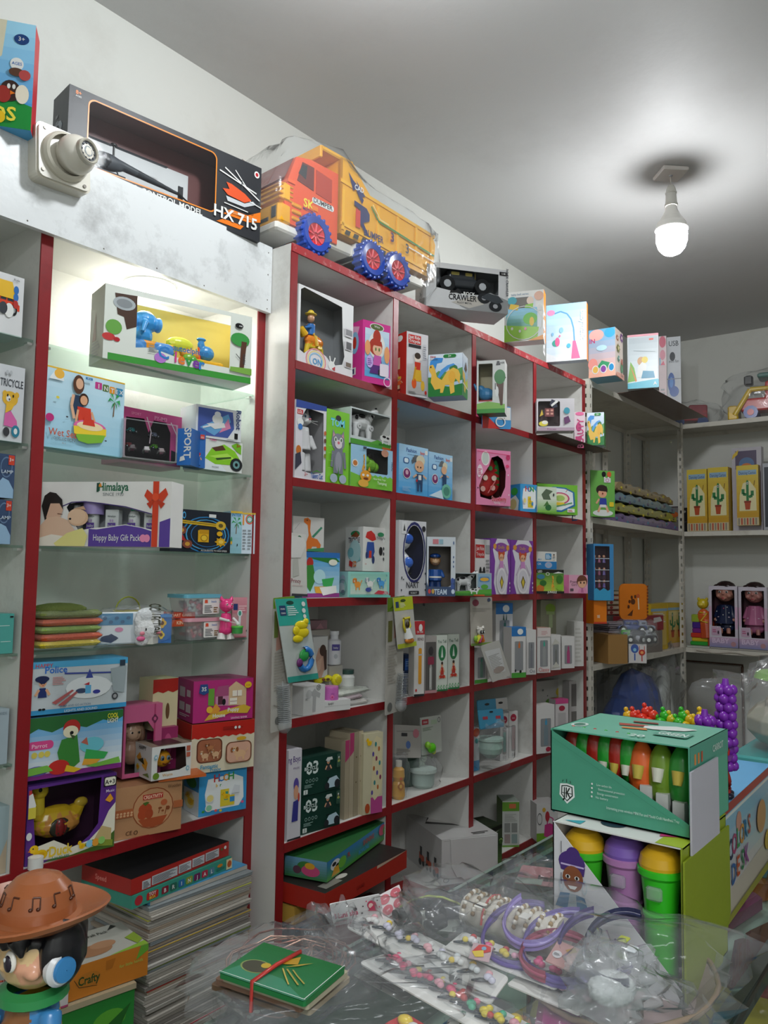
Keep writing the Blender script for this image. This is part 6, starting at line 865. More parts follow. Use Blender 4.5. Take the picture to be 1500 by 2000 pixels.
for x, zz, rx, rz in ((0, .018, .028, .014), (.004, -.004, .03, .016), (-.012, -.02, .022, .012), (.018, .028, .012, .01), (-.02, .004, .014, .014)): q.ell(A3(x, zz), (rx, .006, rz), 'e0ca1a', 14, 7)
b_ = U * .62 + W * .26 + V((0, -.006, 0)); q.tube([b_ + V((.026 * math.cos(t), 0, .030 * math.sin(t))) for t in (-2.6, -2.1, -1.6, -1.1, -.6, -.1, .4, .9, 1.4, 1.9)], .009, '2f78c0', 8)
q.ell(b_ + V((-.006, 0, .012)), (.02, .007, .018), '2f9a4a', 12, 7); q.ell(b_ + V((-.024, 0, -.008)), (.012, .006, .013), '6a2a6a', 10, 6); q.build('teether', o)
o, U, W = hang('teether_card', 'yellow green topped blister card with orange dropper spoon on the second post', (768, 1168), (805, 1164), (777, 1268), 1.655, 'c0beb6', 'q b9c420 0 74 100 74 100 100 0 100; r 0 0 100 9 b4c02a; e 48 93 14 3 3a4a1a; R 8 80 24 92 2 24406a; x 30 80 60 90 e8ecc0 4')
q = M(); prims(q, 't .003 d8c83a .012 -.005 .06 .03 -.005 .062 .034 -.005 .045 .02 -.005 .03 .012 -.005 .045 .012 -.005 .06; e .024 -.006 .048 .005 .004 .007 3a2a10; c .022 -.006 .04 .006 .028 -.006 .022 .01 w; e .03 -.007 .016 .014 .006 .006 d8842a', 1.7); q.build('dropper_spoon', o)
o, U, W = hang('teether_card', 'clear card with an owl teether hanging on the third post', (919, 1166), (961, 1166), (920, 1262), 1.66, 'b8b2a8', 'e 22 88 15 7 8a2a44; x 10 70 80 78 a8a29a 3; r 0 0 100 5 7a9a3a; e 84 94 8 4 3a4a6a; l 1 9a948c 6 76 90 76')
q = M(); prims(q, 'e .045 -.006 .044 .017 .006 .013 d8d4cc; c .032 -.006 .052 .006 .03 -.006 .06 .003 d8d4cc; c .058 -.006 .052 .006 .062 -.006 .06 .003 d8d4cc; c .04 -.006 .028 .008 .02 -.006 .012 .007 c8c03a; c .046 -.006 .028 .008 .034 -.006 .01 .007 d04a8a; c .05 -.006 .028 .008 .06 -.006 .012 .007 e8782a; e .018 -.006 .022 .008 .006 .01 8ab83a; e .04 -.012 .042 .005 .004 .006 2a2a2a; e .053 -.012 .042 .005 .004 .006 2a2a2a; e .04 -.015 .042 .002 .002 .003 w; e .053 -.015 .042 .002 .002 .003 w', 1.25); q.build('owl_teether', o)
o, U, W = hang('brush_pack', 'tilted clear pack of bristles hanging below the owl teether', (938, 1262), (975, 1250), (962, 1333), 1.655, 'c4c2bc', 'q d8d8d8 20 20 80 16 90 80 10 84; x 20 30 80 70 a8a8a4 10; e 50 26 30 8 a89890')
# boxes behind them in the fourth row
def wb(name, lab, xl, xr, yt, Y, zz, yaw, top, bc, cap, h=None, d=.06, low=None, extra=''):
    return carton(name, lab, xl, xr, yt, Y, zz, d, yaw, 'd6d4d2', h=h, cols={'U': top or 'd0ccc8', 'L': 'c4c0bc'}, cat='box', art=('r 0 82 100 100 %s; e 60 91 20 6 w; ' % top if top else '') + ('r 0 0 100 10 %s; ' % low if low else '') + 'R 22 14 80 72 6 8c8e90; bottle 30 16 44 56 %s %s; ' % (bc, cap) + extra)
carton('thermometer_box', 'slim white box with red top and orange thermometer', 808, 828, 1213, 1.690, z, .04, -24, 'd4d0cc', art='r 0 82 100 100 b82a30; e 60 91 18 5 w; s 55 84 60 3 w DR CARE; s 60 74 60 4 6a3a3a BENO; R 40 16 72 64 12 d8962a; r 34 54 80 56 b8bcc0; e 20 8 9 2 c83a3a; r 0 0 100 3 2a2a2e', h=None)
carton('dark_blue_box', 'narrow dark blue box behind the brush on the second post', 790, 806, 1265, 1.76, z, .05, -20, '24385f', h=.14, art='r 0 60 90 90 2f5fae; x 10 70 80 86 8ab0e0 3; r 20 0 100 40 1a1c22')
carton('bottle_box', 'dark window box with steel bottle beside the thermometer box', 829, 852, 1243, 1.705, z, .05, -20, 'a7a09c', h=None, art='R 6 4 94 90 6 5a5654; bottle 30 6 40 60 a8a8a4 8a8a88; R 24 50 76 64 8 8a3048; e 50 74 20 8 3a3638; l 2 c8c8c4 44 10 44 44; r 0 0 100 5 b8888c')
carton('white_box', 'small white carton sitting behind the steel bottle box', 831, 851, 1226, 1.80, z + .14, .05, -10, 'c8c6c2', h=.04, art='r 30 20 70 60 3a3a3e')
for i, (a, b, lab) in enumerate(((852, 873, 'white baby product box with green circle, left of the pair'), (874, 896, 'white baby product box with green circle, right of the pair'))):
    carton('baby_product_box', lab, a, b, 1241 - i * 2, YY - .002, z, .05, -16, 'd0d6cc', group='white and green baby boxes', art='s 50 86 80 6 3a5a44 You Tell; e 50 68 34 14 2f7a4c; q d8e0d8 40 60 50 80 60 60; baby 16 20 68 34 b8382c x; r 0 0 100 3 2f7a4c; flower 6 2 18 10 4a9a5a w; flower 28 2 18 10 4a9a5a w; flower 52 2 18 10 4a9a5a w; flower 76 2 18 10 4a9a5a w')
wb('bottle_box', 'blue topped box with green rabbit bottle standing at the back', 968, 1001, 1178, 1.76, z + .05, -14, '2a74b8', '4a7a6a', '3a6a5a', low='4a9a3a', extra='q 3a5a50 40 72 44 84 50 72; q 3a5a50 56 72 62 84 64 72; e 14 20 8 5 k')
carton('white_box', 'white carton raising the rabbit bottle box', 0, 0, 0, 0, z, .06, -14, 'b8b4ae', loc=(2.90, 1.765, .06), h=.049)
wb('bottle_box', 'green footed bottle box at the left end beside the tilted pack', 927, 952, 1265, 1.712, z, -12, None, '6a8a7a', '5aa08a', low='4a9a3a')
wb('bottle_box', 'blue topped box with an orange fox bottle', 999, 1027, 1225, 1.692, z, -24, '2a74b8', '8a8c90', 'd8702a', low='4a9a3a', extra='e 26 14 5 3 k; e 60 12 8 3 k')
wb('bottle_box', 'white box with tall grey bottle right of the fox bottle', 1028, 1047, 1230, 1.70, z, -28, None, '7a7c84', '6a6c72', extra='s 60 4 60 8 5a5a6a Oo')
wb('bottle_box', 'white box with a teal capped bottle and pink lettering', 1049, 1075, 1226, 1.695, z, -28, 'c89a84', '9a9c9c', '3fa890', extra='s 50 3 80 9 c86a6a Classy; r 0 80 100 100 d8ccc8; x 30 84 80 94 c89a9a 3')
wb('bottle_box', 'grey patterned window box between the teal capped and pink bottles', 1076, 1095, 1240, 1.70, z, -26, None, '7a7c78', '8a8c88', extra='q c8c6bc 10 70 40 90 90 76; q c8c6bc 10 6 50 24 90 8')
wb('bottle_box', 'white box with a pink tumbler behind its window', 1097, 1122, 1243, 1.695, z, -30, None, 'b04a7a', 'b04a7a')
carton('white_box', 'tall plain white box at the right end of fourth row', 1122, 1140, 1214, 1.690, z, .07, -34, 'd2d0cc', cols={'R': 'c0bcb8', 'L': 'd8d6d2'}, h=None, art='x 10 10 80 90 c0beb8 9|R:e 50 24 26 7 8a2a40')
hang('bottle_blister', 'clear pack with lime bottle standing behind the small bottle boxes', (1056, 1172), (1096, 1174), (1056, 1250), 1.85, 'a8a88c', 'e 46 80 24 12 9ac03a; R 26 64 66 72 2 b8d08a; R 38 30 56 64 3 c8d8a8; r 0 0 100 8 8a9060', th=.03)
hang('bottle_blister', 'clear pack with beige bottle and white tag at the back of fourth row', (1094, 1172), (1132, 1176), (1094, 1250), 1.86, '9c9488', 'R 20 10 70 70 8 b0a89c; q d8d4cc 10 90 50 98 70 80 30 76; r 60 70 96 92 b8b4aa; e 50 40 10 10 c8c0b0', th=.03)
# fifth row
z = Z[5]
carton('boys_toy_box', 'white box lettered Boys with a purple child print at the left of fifth row', 560, 586, 1466, 1.705, z, .08, -4, 'd2ced4', art='s 44 86 90 7 4a2a7a ng Boys; s 60 78 60 3 7a6a8a music; e 60 60 20 8 5a4a9a; e 60 52 18 8 d8a080; q 3a3a8a 30 20 40 42 80 44 76 20; e 80 46 7 5 c84a3a; r 0 0 100 2 2a2a2e', h=None)
BI = 'r 0 0 100 100 163a30; S 28 56 36 34 dce8e4 03; r 8 66 42 76 163a30; S 25 67 34 9 dce8e4 BICYCLE; kid 56 32 24 62 dfe4e0 3a3a3e; q d8dcd8 60 84 78 84 76 92 64 92; q b8d0dc 60 14 70 34 88 38 96 24 90 8 70 8; e 64 14 6 10 2a2c30; e 90 16 7 12 2a2c30; r 88 60 98 96 3a5a4a; kid 89 62 8 30 d8dcd8 8ac04a; o 12 40 3 5 1 8aa8a0; o 20 40 3 5 1 8aa8a0; o 28 40 3 5 1 8aa8a0; o 36 40 3 5 1 8aa8a0; x 6 22 30 32 8aa8a0 3; R 4 6 14 18 1 d8e0dc; S 9 7.5 7 9 163a30 1'
B1 = carton('bicycle_box', 'dark green BICYCLE 03 box, the lower of the stacked pair', 584, 663, 1522, 1.715, z, .10, -6, '163a30', art=BI, group='dark green bicycle boxes', h=.112)
carton('bicycle_box', 'dark green BICYCLE 03 box, the upper of the stacked pair', 586, 664, 1430, 1.712, z + .1135, .10, -6, '163a30', art=BI, group='dark green bicycle boxes', h=.113)
carton('orange_box', 'thin orange strip of a carton between bicycle boxes and pouches', 664, 673, 1470, 1.76, z, .05, 0, 'c8702a', h=.2, art='r 0 40 100 60 d8a860')
for i, (a, c, lab) in enumerate(((672, 'a89c84', 'leftmost'), (681, 'b0a48c', 'second'), (690, 'a0947c', 'third'), (699, 'b8ac94', 'fourth'))):
    carton('baby_pouch', 'upright beige baby mat pouch seen edge on, %s from the left' % lab, a, a + 8, 1408 - i * 3, 1.715, z, .09, 0, c, cat='pouch', h=.27 if i else .25, art='q b03a6a 0 72 100 78 100 100 0 100' if i < 2 else 'e 50 40 16 1 6a5a3a; e 50 70 16 1 6a5a3a')
carton('baby_mat_pack', 'cream printed baby mat pack with toy pattern at the right of fifth row', 708, 746, 1398, 1.70, z, .03, -16, 'ccc4a4', cat='pouch', h=.262, art='r 40 0 100 20 b84a8a; q d8ccA4 40 24 50 90 66 96 90 92 96 40 90 24 60 16; ' + ';'.join('e %d %d 5 3 %s' % (46 + (i * 29) % 46, 26 + i * 6, ['5a4a9a', 'b86a3a', '3a8a8a', '8a3a5a'][i % 4]) for i in range(11)) + '; duck 8 84 34 12; e 20 8 12 6 b8502a')
for i, (px, c, lab) in enumerate(((778, 'd09a3a', 'amber duck shaped bottle in film at the left of fifth row'), )):
    b = bottle(lab, px, 0, 1.735, z, [(.02, 0), (.024, .01), (.022, .05), (.018, .06), (.022, .075), (.02, .1), (.01, .11)], c, ('d8d4c8', .02), art='flower 10 20 80 40 b8702a e8b84a; e 50 70 14 6 d8602a')
    bag('film_wrap', (0, 0, .075), (.034, .03, .078), b, seed=31)
hang('bottle_blister', 'white header card with blue dots above the amber bottle', (771, 1415), (822, 1418), (771, 1480), 1.76, 'b4b0aa', 'e 50 40 9 12 5a7ab8; l 1.5 7a7672 6 80 94 84; e 80 76 12 14 c87a88; r 24 66 46 76 3a3a3e; x 6 10 60 30 8a8680 4', th=.01)
carton('green_box', 'dark green narrow box behind the white header card', 792, 818, 1455, 1.80, z, .05, -20, '3a5246', h=.16)
b = bottle('pale green lidded baby bowl wrapped in film in fifth row', 826, 0, 1.76, z, [(.035, 0), (.042, .01), (.044, .055)], 'a8bcb4', ('c0d0c8', .012), 'bowl'); bag('film_wrap', (0, 0, .05), (.06, .05, .055), b, seed=33)
b, U, W = hang('soother_card', 'white card with a lime green rattle in fifth row', (822, 1402), (861, 1396), (824, 1476), 1.775, 'c8ccc4', 'r 4 80 36 94 b02a3a; s 20 84 24 8 w mee; r 48 78 78 90 b8ccb0; o 88 88 7 7 2 5a5a5a; x 6 64 60 74 8a9a84 3', th=.006)
q = M(); prims(q, 'e .035 -.02 .026 .022 .016 .02 5aba1a; e .012 -.018 .04 .012 .012 .014 8ac83a; e .052 -.018 .012 .01 .01 .014 c8d04a'); blend(q.build('rattle', b), .003)
b = toy('baby_bowl', 'crumpled bag of pale mint baby ware at the right of fifth row', 'bag', (2.535, 1.80, z + .001), 0, .05, {'contents': 'e 0 0 .9 .6 .4 .7 9aac98; e .3 0 1.8 .4 .3 .4 a8b8a0; e -.3 0 1.5 .3 .3 .4 8a9c86'}); bag('film_wrap', (0, 0, .06), (.05, .035, .066), b, seed=35, amp=.5)
b = bottle('mint bowl and lid set bundled in a clear bag hanging in fifth row', 958, 0, 1.70, z + .05, [(.02, 0), (.045, .02), (.05, .04), (.045, .07)], 'a0bcb0', ('b0ccc0', .01), 'bowl'); bag('film_wrap', (.005, 0, .04), (.075, .05, .095), b, seed=37, amp=.45)
hang('header_card', 'bright blue header card above the bagged mint bowls', (934, 1388), (982, 1384), (938, 1425), 1.69, '3f9ac0', 'r 14 50 34 66 b8384a; r 66 48 86 64 b8384a; e 50 88 8 5 k; q 2f7a9c 0 0 100 0 60 30', th=.004)
hang('header_card', 'blue and white header card hanging behind at the top of fifth row', (932, 1368), (990, 1362), (934, 1392), 1.80, '4aa0c8', 'r 60 0 100 100 d4d2d0; e 30 60 8 10 k; e 76 60 8 10 k', th=.004)
carton('white_box', 'blue based white bottle box in the corner behind the bagged bowls', 925, 936, 1430, 1.74, z, .05, -10, 'cfd2d4', h=.17, art='r 0 0 100 24 3f88b8; e 50 70 30 6 3fa0a0; e 40 90 60 10 c8502a')
for i, (a, b2, lab) in enumerate(((977, 993, 'white slim bottle box with pink oval logo, left of the pair'), (994, 1011, 'white slim bottle box with pink oval logo, right of the pair'))):
    carton('bottle_box', lab, a, b2, 1379 - i * 5, 1.75, z, .05, -26, 'd0cecc', group='slim bottle boxes with pink logos', h=.2, art='e 50 86 34 8 a82a44; s 50 84 40 3 w mee; R 26 14 74 70 14 9a9694; R 34 18 66 %d 8 %s; o 40 6 8 3 2 5a5a5a; o 62 6 8 3 2 5a5a5a' % (60 + i * 6, ['7aa098', 'a89090'][i]))
carton('poster_box', 'grey white box with yellow and green balloon print at the back right of fifth row', 1047, 1110, 1318, 1.87, z + .08, .05, -10, 'b4b2ae', h=.19, art='e 72 66 12 12 c8b02a; e 50 44 22 10 5a8a30; q c8b02a 60 54 80 54 72 40; e 20 76 3 3 6a6a6a; e 34 60 2 2 6a6a6a; e 88 86 2 3 6a6a6a')
wb('bottle_box', 'white window box with a blue capped bottle in the fourth column', 1048, 1083, 1378, 1.695, z, -26, None, '7a8c94', '4a9ac0', extra='e 64 8 14 5 a82a44; o 54 2 5 2 1 5a5a5a')
carton('bottle_box', 'white and pink bottle box leaning right of the blue capped bottle', 1085, 1110, 1368, 1.72, z + .0, .05, -26, 'cfcaca', cols={'U': 'c04a80'}, h=.21, art='r 0 90 100 100 c84a86; e 50 80 24 6 a82a44; r 20 10 80 70 b8b4b4')
carton('grey_window_box', 'grey window carton standing at the far right of fifth row', 1112, 1137, 1310, 1.76, z + .02, .05, -26, 'b4b0ae', h=.25, art='r 16 50 70 94 6a6664; r 16 4 70 40 6a6864; x 78 60 96 90 8a8a8a 6')
# sixth row and below
z = Z[6]
GJ = 'r 0 0 100 100 33402a; g 0 0 100 60 4a6a34 23301c; q c8ccc0 10 72 40 82 60 78 90 86 60 74 40 76; q 12140f 0 74 100 90 100 100 0 84;' + ';'.join('e %d %d 7 6 %s' % ((i * 31) % 94 + 3, 10 + (i * 17) % 54, ['6a9a3a', '3a5a2a', '8aa85a', '2a4a20'][i % 4]) for i in range(12))
carton('jungle_set_box', 'dark green foliage printed box in the third column of sixth row', 926, 980, 1588, 1.70, z, .12, -20, '33402a', art=GJ, h=.15, cols={'U': '2a3424'})
carton('jungle_set_box', 'tall green and white printed carton right of the foliage box', 981, 1014, 1548, 1.74, z, .10, -46, 'c4c6c0', h=.19, cols={'U': '8a948a', 'L': '5a7a34'}, art='r 0 78 100 98 6a9a3a; r 40 84 80 94 c8704a; x 14 56 86 74 a8aaa4 5; R 12 32 46 52 3 8a8c88; R 54 32 88 52 3 8a8c88; R 12 8 46 28 3 9a8c88; R 54 8 88 28 3 8a9c98; r 0 0 100 4 6a9a3a')
carton('handbag_box', 'white and lime box with magenta handbag print at the far right', 1048, 1090, 1528, 1.66, z, .10, -40, 'cac8c6', h=.16, cols={'L': 'c0bcba', 'U': 'b0aeac'}, art='r 0 0 100 22 6a9a2a; q b83a7a 34 14 38 44 62 48 90 40 92 16 60 8; l 3 b83a7a 48 44 56 66 76 60 78 42; e 50 66 10 14 a8303a; e 34 84 8 6 c8a040; e 80 84 8 6 4a8a8a; o 14 60 12 16 2 6a6a6a')
FK = carton('forklift_box', 'big dented white carton with orange forklift prints poking out of sixth row', 862, 972, 1632, 1.70, z, .33, -30, 'd0cfcd', h=.165, cols={'L': 'cbcac8', 'U': 'c2c1bf'},
  art='l .7 a8a6a2 4 96 96 94; o 8 10 5 5 1 3a3a3a|L:' + ';'.join('q c8502a %d 18 %d 18 %d 32 %d 38; r %d 32 %d 52 2a2a2c; e %d 16 4 8 26282a; e %d 16 3 6 26282a' % (x, x + 14, x + 14, x, x + 2, x + 8, x + 3, x + 12) for x in (40, 60, 80)) + '; l 1 3a2a20 50 18 60 26; l .5 a8a6a2 40 0 42 100; l .5 b8b6b2 0 60 100 58|U:q 2a2826 10 60 60 40 80 60 40 96; q d8d6d2 16 66 56 48 72 62 40 90; e 60 80 10 5 c8782a; e 76 70 10 5 c8782a; x 60 6 90 14 5a5856 2')
q = M(); q.prism([(x * FK.w / 100, y * FK.h / 100) for x, y in ((-36, 99), (46, 96), (47, 40), (42, 22), (30, 14), (-10, 8), (-24, 14), (-34, 40))], -FK.d / 2 - .007, -FK.d / 2 - .003, 'd4d3d1'); q.build('lid_flap', FK.root, CARD)
SD = carton('bowling_box', 'green and blue ball set carton with SHINING lettering at the left of sixth row', 638, 757, 1677, 1.60, .605, .14, 15, '3f8a4a', h=.058, cols={'L': '5a8aa8', 'U': '2f6a38'},
  art='g 0 0 100 100 4a9a3a 2f7fb8; e 12 60 7 26 w; e 10 66 3 10 k; e 15 50 3 10 k; e 22 50 6 28 6ab03a; q d8a02a 6 10 10 50 16 50 18 8; T 32 50 26 c83a2a PL; S 64 54 44 28 b8503a SHINING; S 56 22 40 22 3f9ad8 BOWLING; e 88 66 6 30 c84a6a; e 94 56 5 26 5a9a4a|L:g 0 0 100 100 3f7a4a 6a9ab8; e 50 60 20 26 3a7a3a; e 62 42 22 28 c84a7a; e 60 66 12 16 d8a02a; e 30 40 10 20 5a3a4a')
RB = carton('red_game_box', 'big red and black game carton under the ball set carton', 634, 794, 1749, 1.56, .542, .20, 5, 'b02a1c', h=.058, cols={'U': '2a2624', 'L': 'a8261a'}, art='S 40 30 50 20 8a1c14 GAME; q c8b098 60 84 90 94 100 100 60 100|U:e 30 20 6 6 d0ccc4; r 6 8 24 24 8a8880; q c85a2a 70 60 96 80 90 96 60 90; S 70 84 30 8 d8d0c0 Strategy')
carton('shark_box', 'dark blue box lettered SHARK and DOLPHIN at the bottom left of the unit', 576, 632, 1795, 1.68, z, .14, 2, '1c2c44', h=.125, art='r 0 80 100 100 2a5a78; S 50 62 44 12 c8d4dc SHARK; S 54 44 52 12 c8d4dc DOLPHIN; S 50 26 40 9 b84a3a FRIENDS')
YB = carton('yellow_box', 'yellow open ended carton lying on the dark blue box', 574, 622, 1770, 1.67, z + .127, .14, 2, 'c09a44', h=.052, cols={'U': 'b8924a'}, art='r 90 10 98 90 2a2a2c')
carton('red_game_box', 'dark red carton lying low behind the counter at the unit foot', 0, 0, 0, 0, z, .2, -8, '7a1c1c', loc=(1.95, 1.60, .40), h=.06, art='e 50 50 6 30 c8a03a')
carton('red_game_box', 'crimson carton standing on the floor in front of the unit', 0, 0, 0, 0, .002, .35, 0, '5a1418', loc=(1.85, 1.30, .9), h=.34)
o = empty('card_sheet', 'brown card strip under the boxes at the end of the first row', 'card', (3.66, 1.70, Z[1] + .0005)); q = M(); q.box(-.36, -.09, -.0, .27, .09, .0025, '4a3028'); q.build('card', o, CARD)
# ---------------------------------------------------------------- corner rack and back rack
def onrack(z): return z
z = 1.811
carton('table_tennis_box', 'green box with cartoon child and two bats beside the folded mats', 1154, 1201, 893, 1.69, z, .08, -40, '5c9a44', art='r 0 0 100 100 66a44c; e 50 8 42 7 d0d4d0; e 46 58 24 11 2c201c; e 48 50 18 9 d8a080; q 2c201c 26 56 34 66 66 66 70 54; q 2f3f9a 34 24 38 40 64 40 66 24; l 5 d8a080 40 24 30 10; l 5 d8a080 62 24 72 10; l 4 d8a080 34 38 22 28; q d0d0d0 36 20 64 20 62 26 38 26; e 54 92 9 6 k; e 76 92 9 6 c85a30; l 3 w 56 86 60 82; l 3 w 74 86 70 82; r 54 74 82 84 d0ccd0; o 68 79 7 4 2 b85a8a; R 76 22 94 32 3 d8c02a; e 48 50 3 2 7a2a2a', h=.24)
for i, (c, lab) in enumerate((('7d6c92', 'purple'), ('a3a04e', 'mustard yellow'), ('7f97a0', 'blue grey'), ('a3906c', 'tan patterned'))):
    o = empty('folded_mat', lab + ' folded play mat in film in the corner rack pile', 'mat', (4.72, 1.84, z + .001 + i * .057), .02 * (i - 1))
    q = M(); vs = M(); n = 26
    P0 = []
    for a in range(n + 1):
        x = -.56 + 1.12 * a / n; P0.append((x, .046 * (1 if .06 < a / n < .94 else .55) + .007 * math.sin(a * 1.7 + i)))
    q.prism([(P0[0][0], .0)] + [(p[0], .003) for p in P0[1:-1]] + [(P0[-1][0], 0)] + P0[::-1], -.12, .12, c); q.build('mat_cloth', o, CLOTH)
    q = M()
    for a in range(14): q.ell((-.5 + a * .077, -.121, .018 + .014 * ((a * 7) % 3 - 1)), (.018, .003, .010), ['6a5f7c', 'c8b84a', '5a7f9a', '6a5a40'][(i + a % 2 * 2) % 4], 8, 4)
    pr = q.build('print_pattern', o, CLOTH); pr['kind'] = 'stuff'
    bag('film_wrap', (0, 0, .0255), (.58, .132, .028), o, seed=40 + i, amp=.12, n=36, mm=8)
z = 1.056
carton('kraft_box', 'plain brown cardboard box at the left front of the corner rack', 1188, 1226, 1235, 1.655, z, .16, -34, '9a7440', cols={'L': 'a87f48', 'U': '8a683c'}, h=.15)
for i in range(5):
    carton('flat_pouch', 'grey silver flat pouch, %s in the pile on the kraft box' % ['lowest', 'second from the bottom', 'middle one', 'fourth', 'topmost'][i], 0, 0, 0, 0, z + .152 + i * .011, .14, -34 + (i * 13) % 9, ['8a8088', '6f6870', '9a9098', '7d757d', '8c8289'][i], loc=(4.10 + .01 * (i % 3), 1.70, .2), h=.009, cat='pouch', group='silver pouches on the kraft box')
OR = carton('orange_carton', 'bright orange carton with white mark under the blue doll case', 1160, 1185, 1163, 1.66, z + .212, .1, -30, 'e07a14', h=.15, cols={'R': 'c86a10', 'U': 'd87210'}, art='S 36 20 40 9 e8dcc8 SE; r 0 0 100 6 c8402a')
o = empty('jigsaw_board', 'orange round edged board with paw cutouts leaning right of the orange carton', 'board', (4.42, 1.685, z + .212), -.5); q = M(); q.prism(rr(-.1, .0, .1, .2, .035, 1, 5), -.004, .004, 'dd7a18'); q.build('board', o)
q = M(); F = Face(q, (-.1, -.0042, 0), (.2, 0, 0), (0, 0, .2), (0, -1, 0)); F.draw('e 34 50 4 5 5a2c08; e 42 62 4 5 5a2c08; e 54 64 4 5 5a2c08; e 46 50 8 8 5a2c08; q 5a2c08 26 12 46 28 42 10; l 4 e8d0a8 66 28 64 62; e 64 66 6 6 c85a20; e 30 36 4 5 5a2c08;' + ';'.join('e 97 %d 3 3 7a3c0c' % (12 + k * 9) for k in range(10))); q.build('cutouts', o, PRINT)
DC = carton('doll_case', 'tall sky blue case with rows of small dolls behind clear front', 1160, 1199, 1040, 1.655, 1.385, .07, -36, '3f86bc', win='r 6 14 80 96 3', inner='5d4652', h=.285, art='q 3a9cc8 0 0 0 18 12 22 30 17 50 22 70 17 84 20 84 0; l 1 c8d0d8 8 54 78 54; l 1 c8d0d8 8 34 78 34; l 1 c8d0d8 8 74 78 74')
for i in range(9):
    u, v = 18 + (i % 3) * 24, 22 + (i // 3) * 22
    toy('small_doll', 'tiny doll in the blue doll case, %s row %s' % (['bottom', 'middle', 'top'][i // 3], ['left', 'centre', 'right'][i % 3]), 'doll', DC.p(u, v, 40), DC.yaw, .018, {'dress': '~c 0 0 .1 .5 0 0 1.3 .25 %s' % ['5a3a7a', '8a4a6a', '6a5a9a'][i % 3], 'head': '~e 0 0 1.8 .4 .4 .42 c8947c; e 0 .12 1.95 .46 .4 .42 %s' % ['3a2420', '7a5030', '5a2c24'][(i + i // 3) % 3]}, group='small dolls in the blue case')
for i in range(9):
    carton('playing_card_pack', ['dark red', 'rust', 'olive brown', 'scarlet', 'moss green'][i % 5] + ' flat pack in the %s stack at the back of the corner rack' % ['left', 'right'][i > 4], 0, 0, 0, 0, z + .22 + (i % 5) * .03, .12, -20, ['8a3a2c', '7a4a34', '6a5a3c', '9a3c34', '5c5a40'][i % 5], loc=(4.62 + (.17 if i > 4 else 0), 1.93, .15), h=.028, cat='box', group='packs stacked at the back of the corner rack', art='r 10 20 90 80 b8a890; e 30 50 10 30 8a2a24')
carton('support_box', 'grey carton carrying the stacked red packs in the corner rack', 0, 0, 0, 0, z, .12, -14, '6a5f5a', loc=(4.60, 1.93, .36), h=.218)
carton('red_car_box', 'red and white car carton behind the bagged toy cars', 1228, 1296, 1185, 1.76, z + .13, .1, -8, '8f2a30', h=.09, art='r 0 60 30 100 b8b4b0; S 40 40 50 20 d8ccc8 CAR; q c8c4c0 70 50 96 60 90 90 70 84')
carton('support_box', 'plain carton under the red and white car carton', 0, 0, 0, 0, z, .1, -8, '7a736c', loc=(4.62, 1.695, .3), h=.0) if False else None
carton('grey_carton', 'grey carton below the red and white car carton', 1230, 1294, 0, 1.76, z, .1, -8, '77706a', h=.129)
for i, (a, b2, lab) in enumerate(((1272, 1304, 'yellow cactus toy box side with text, left of the pair in the corner rack'), (1305, 1335, 'yellow cactus toy box with two cacti, right in the corner rack'))):
    carton('cactus_box', lab, a, b2, 1142, 1.76, z, .09, -6, 'c9a92c', h=.285, art='r 0 84 100 90 8ab0c8;' + ('x 12 40 88 82 d8d4c0 12; r 8 10 92 84 d0b860; x 14 60 86 82 d8dce0 6' if not i else 'g 4 12 96 82 c89a3a d8c88a; cactus 4 20 50 60; cactus 46 20 50 60; r 0 0 100 10 b8a090'))
OB = carton('open_display_box', 'open white display box with blue and red toy prints full of bagged cars', 1228, 1263, 1270, 1.60, z, .18, -56, 'd0ccca', h=.10, cols={'R': 'b0a8a8', 'U': '6a6464'}, art='e 34 76 22 24 3a5aa8; l 7 3a5aa8 34 50 34 14; e 34 70 9 9 8ac8e0; l 5 b83024 74 44 74 10; e 74 56 18 16 b83024; l 3 b83024 60 66 60 90; l 3 b83024 88 66 88 90; e 74 56 9 8 e8a060|R:g 0 0 100 100 a8a8ac 8a848a; q b03a6a 0 50 20 60 30 96 0 100; e 50 50 20 30 a8989c')
rnd = random.Random(11)
for i, (u, v, t, c, cn) in enumerate(((15, 100, 30, '3f9a2c', 'green'), (60, 100, 25, '2a2c34', 'black'), (100, 100, 40, 'b8bcc4', 'silver'), (40, 150, 50, '2c3f7a', 'dark blue'), (90, 150, 60, '8a90a0', 'grey'), (55, 100, 80, '3a3e50', 'slate'), (110, 110, 90, 'c8ccd0', 'white'))):
    o = minicar('bagged_car', cn + ' bagged toy car with big white wheels piled in the open display box', OB, u, v, t, .078, c, '2a3040', rnd.uniform(-.8, .8), None, 'e0e4e0')
    bag('film_wrap', (0, 0, .024), (.09, .048, .046), o, seed=50 + i, amp=.3, n=18, mm=8)
bag_o = toy('bagged_ball', 'large dark blue balls in a shiny clear bag on the lowest corner shelf', 'bag', (4.74, 1.82, .352), 0, .1, {'contents': '~e 0 0 3.0 2.6 1.2 3.1 1d4aa6; e 1.8 0 2.8 1.8 1.1 2.9 183c8c; e -1.9 0 2.4 1.6 1.1 2.4 2250b0'}); bag('film_wrap', (0, 0, .31), (.36, .15, .32), bag_o, seed=61, amp=.3)
bag_o = toy('white_bag', 'crumpled white plastic bag right of the dark blue bag', 'bag', (5.2, 1.82, .352), 0, .1, {'contents': '~e 0 0 2.6 1.2 .9 2.7 c8ccc8; e .3 0 4.8 .8 .6 1.2 d0d4d0; e -.4 -.3 4.0 .7 .5 1.3 d4d8d4'}); bag('film_wrap', (0, 0, .3), (.16, .12, .32), bag_o, seed=63, amp=.6)
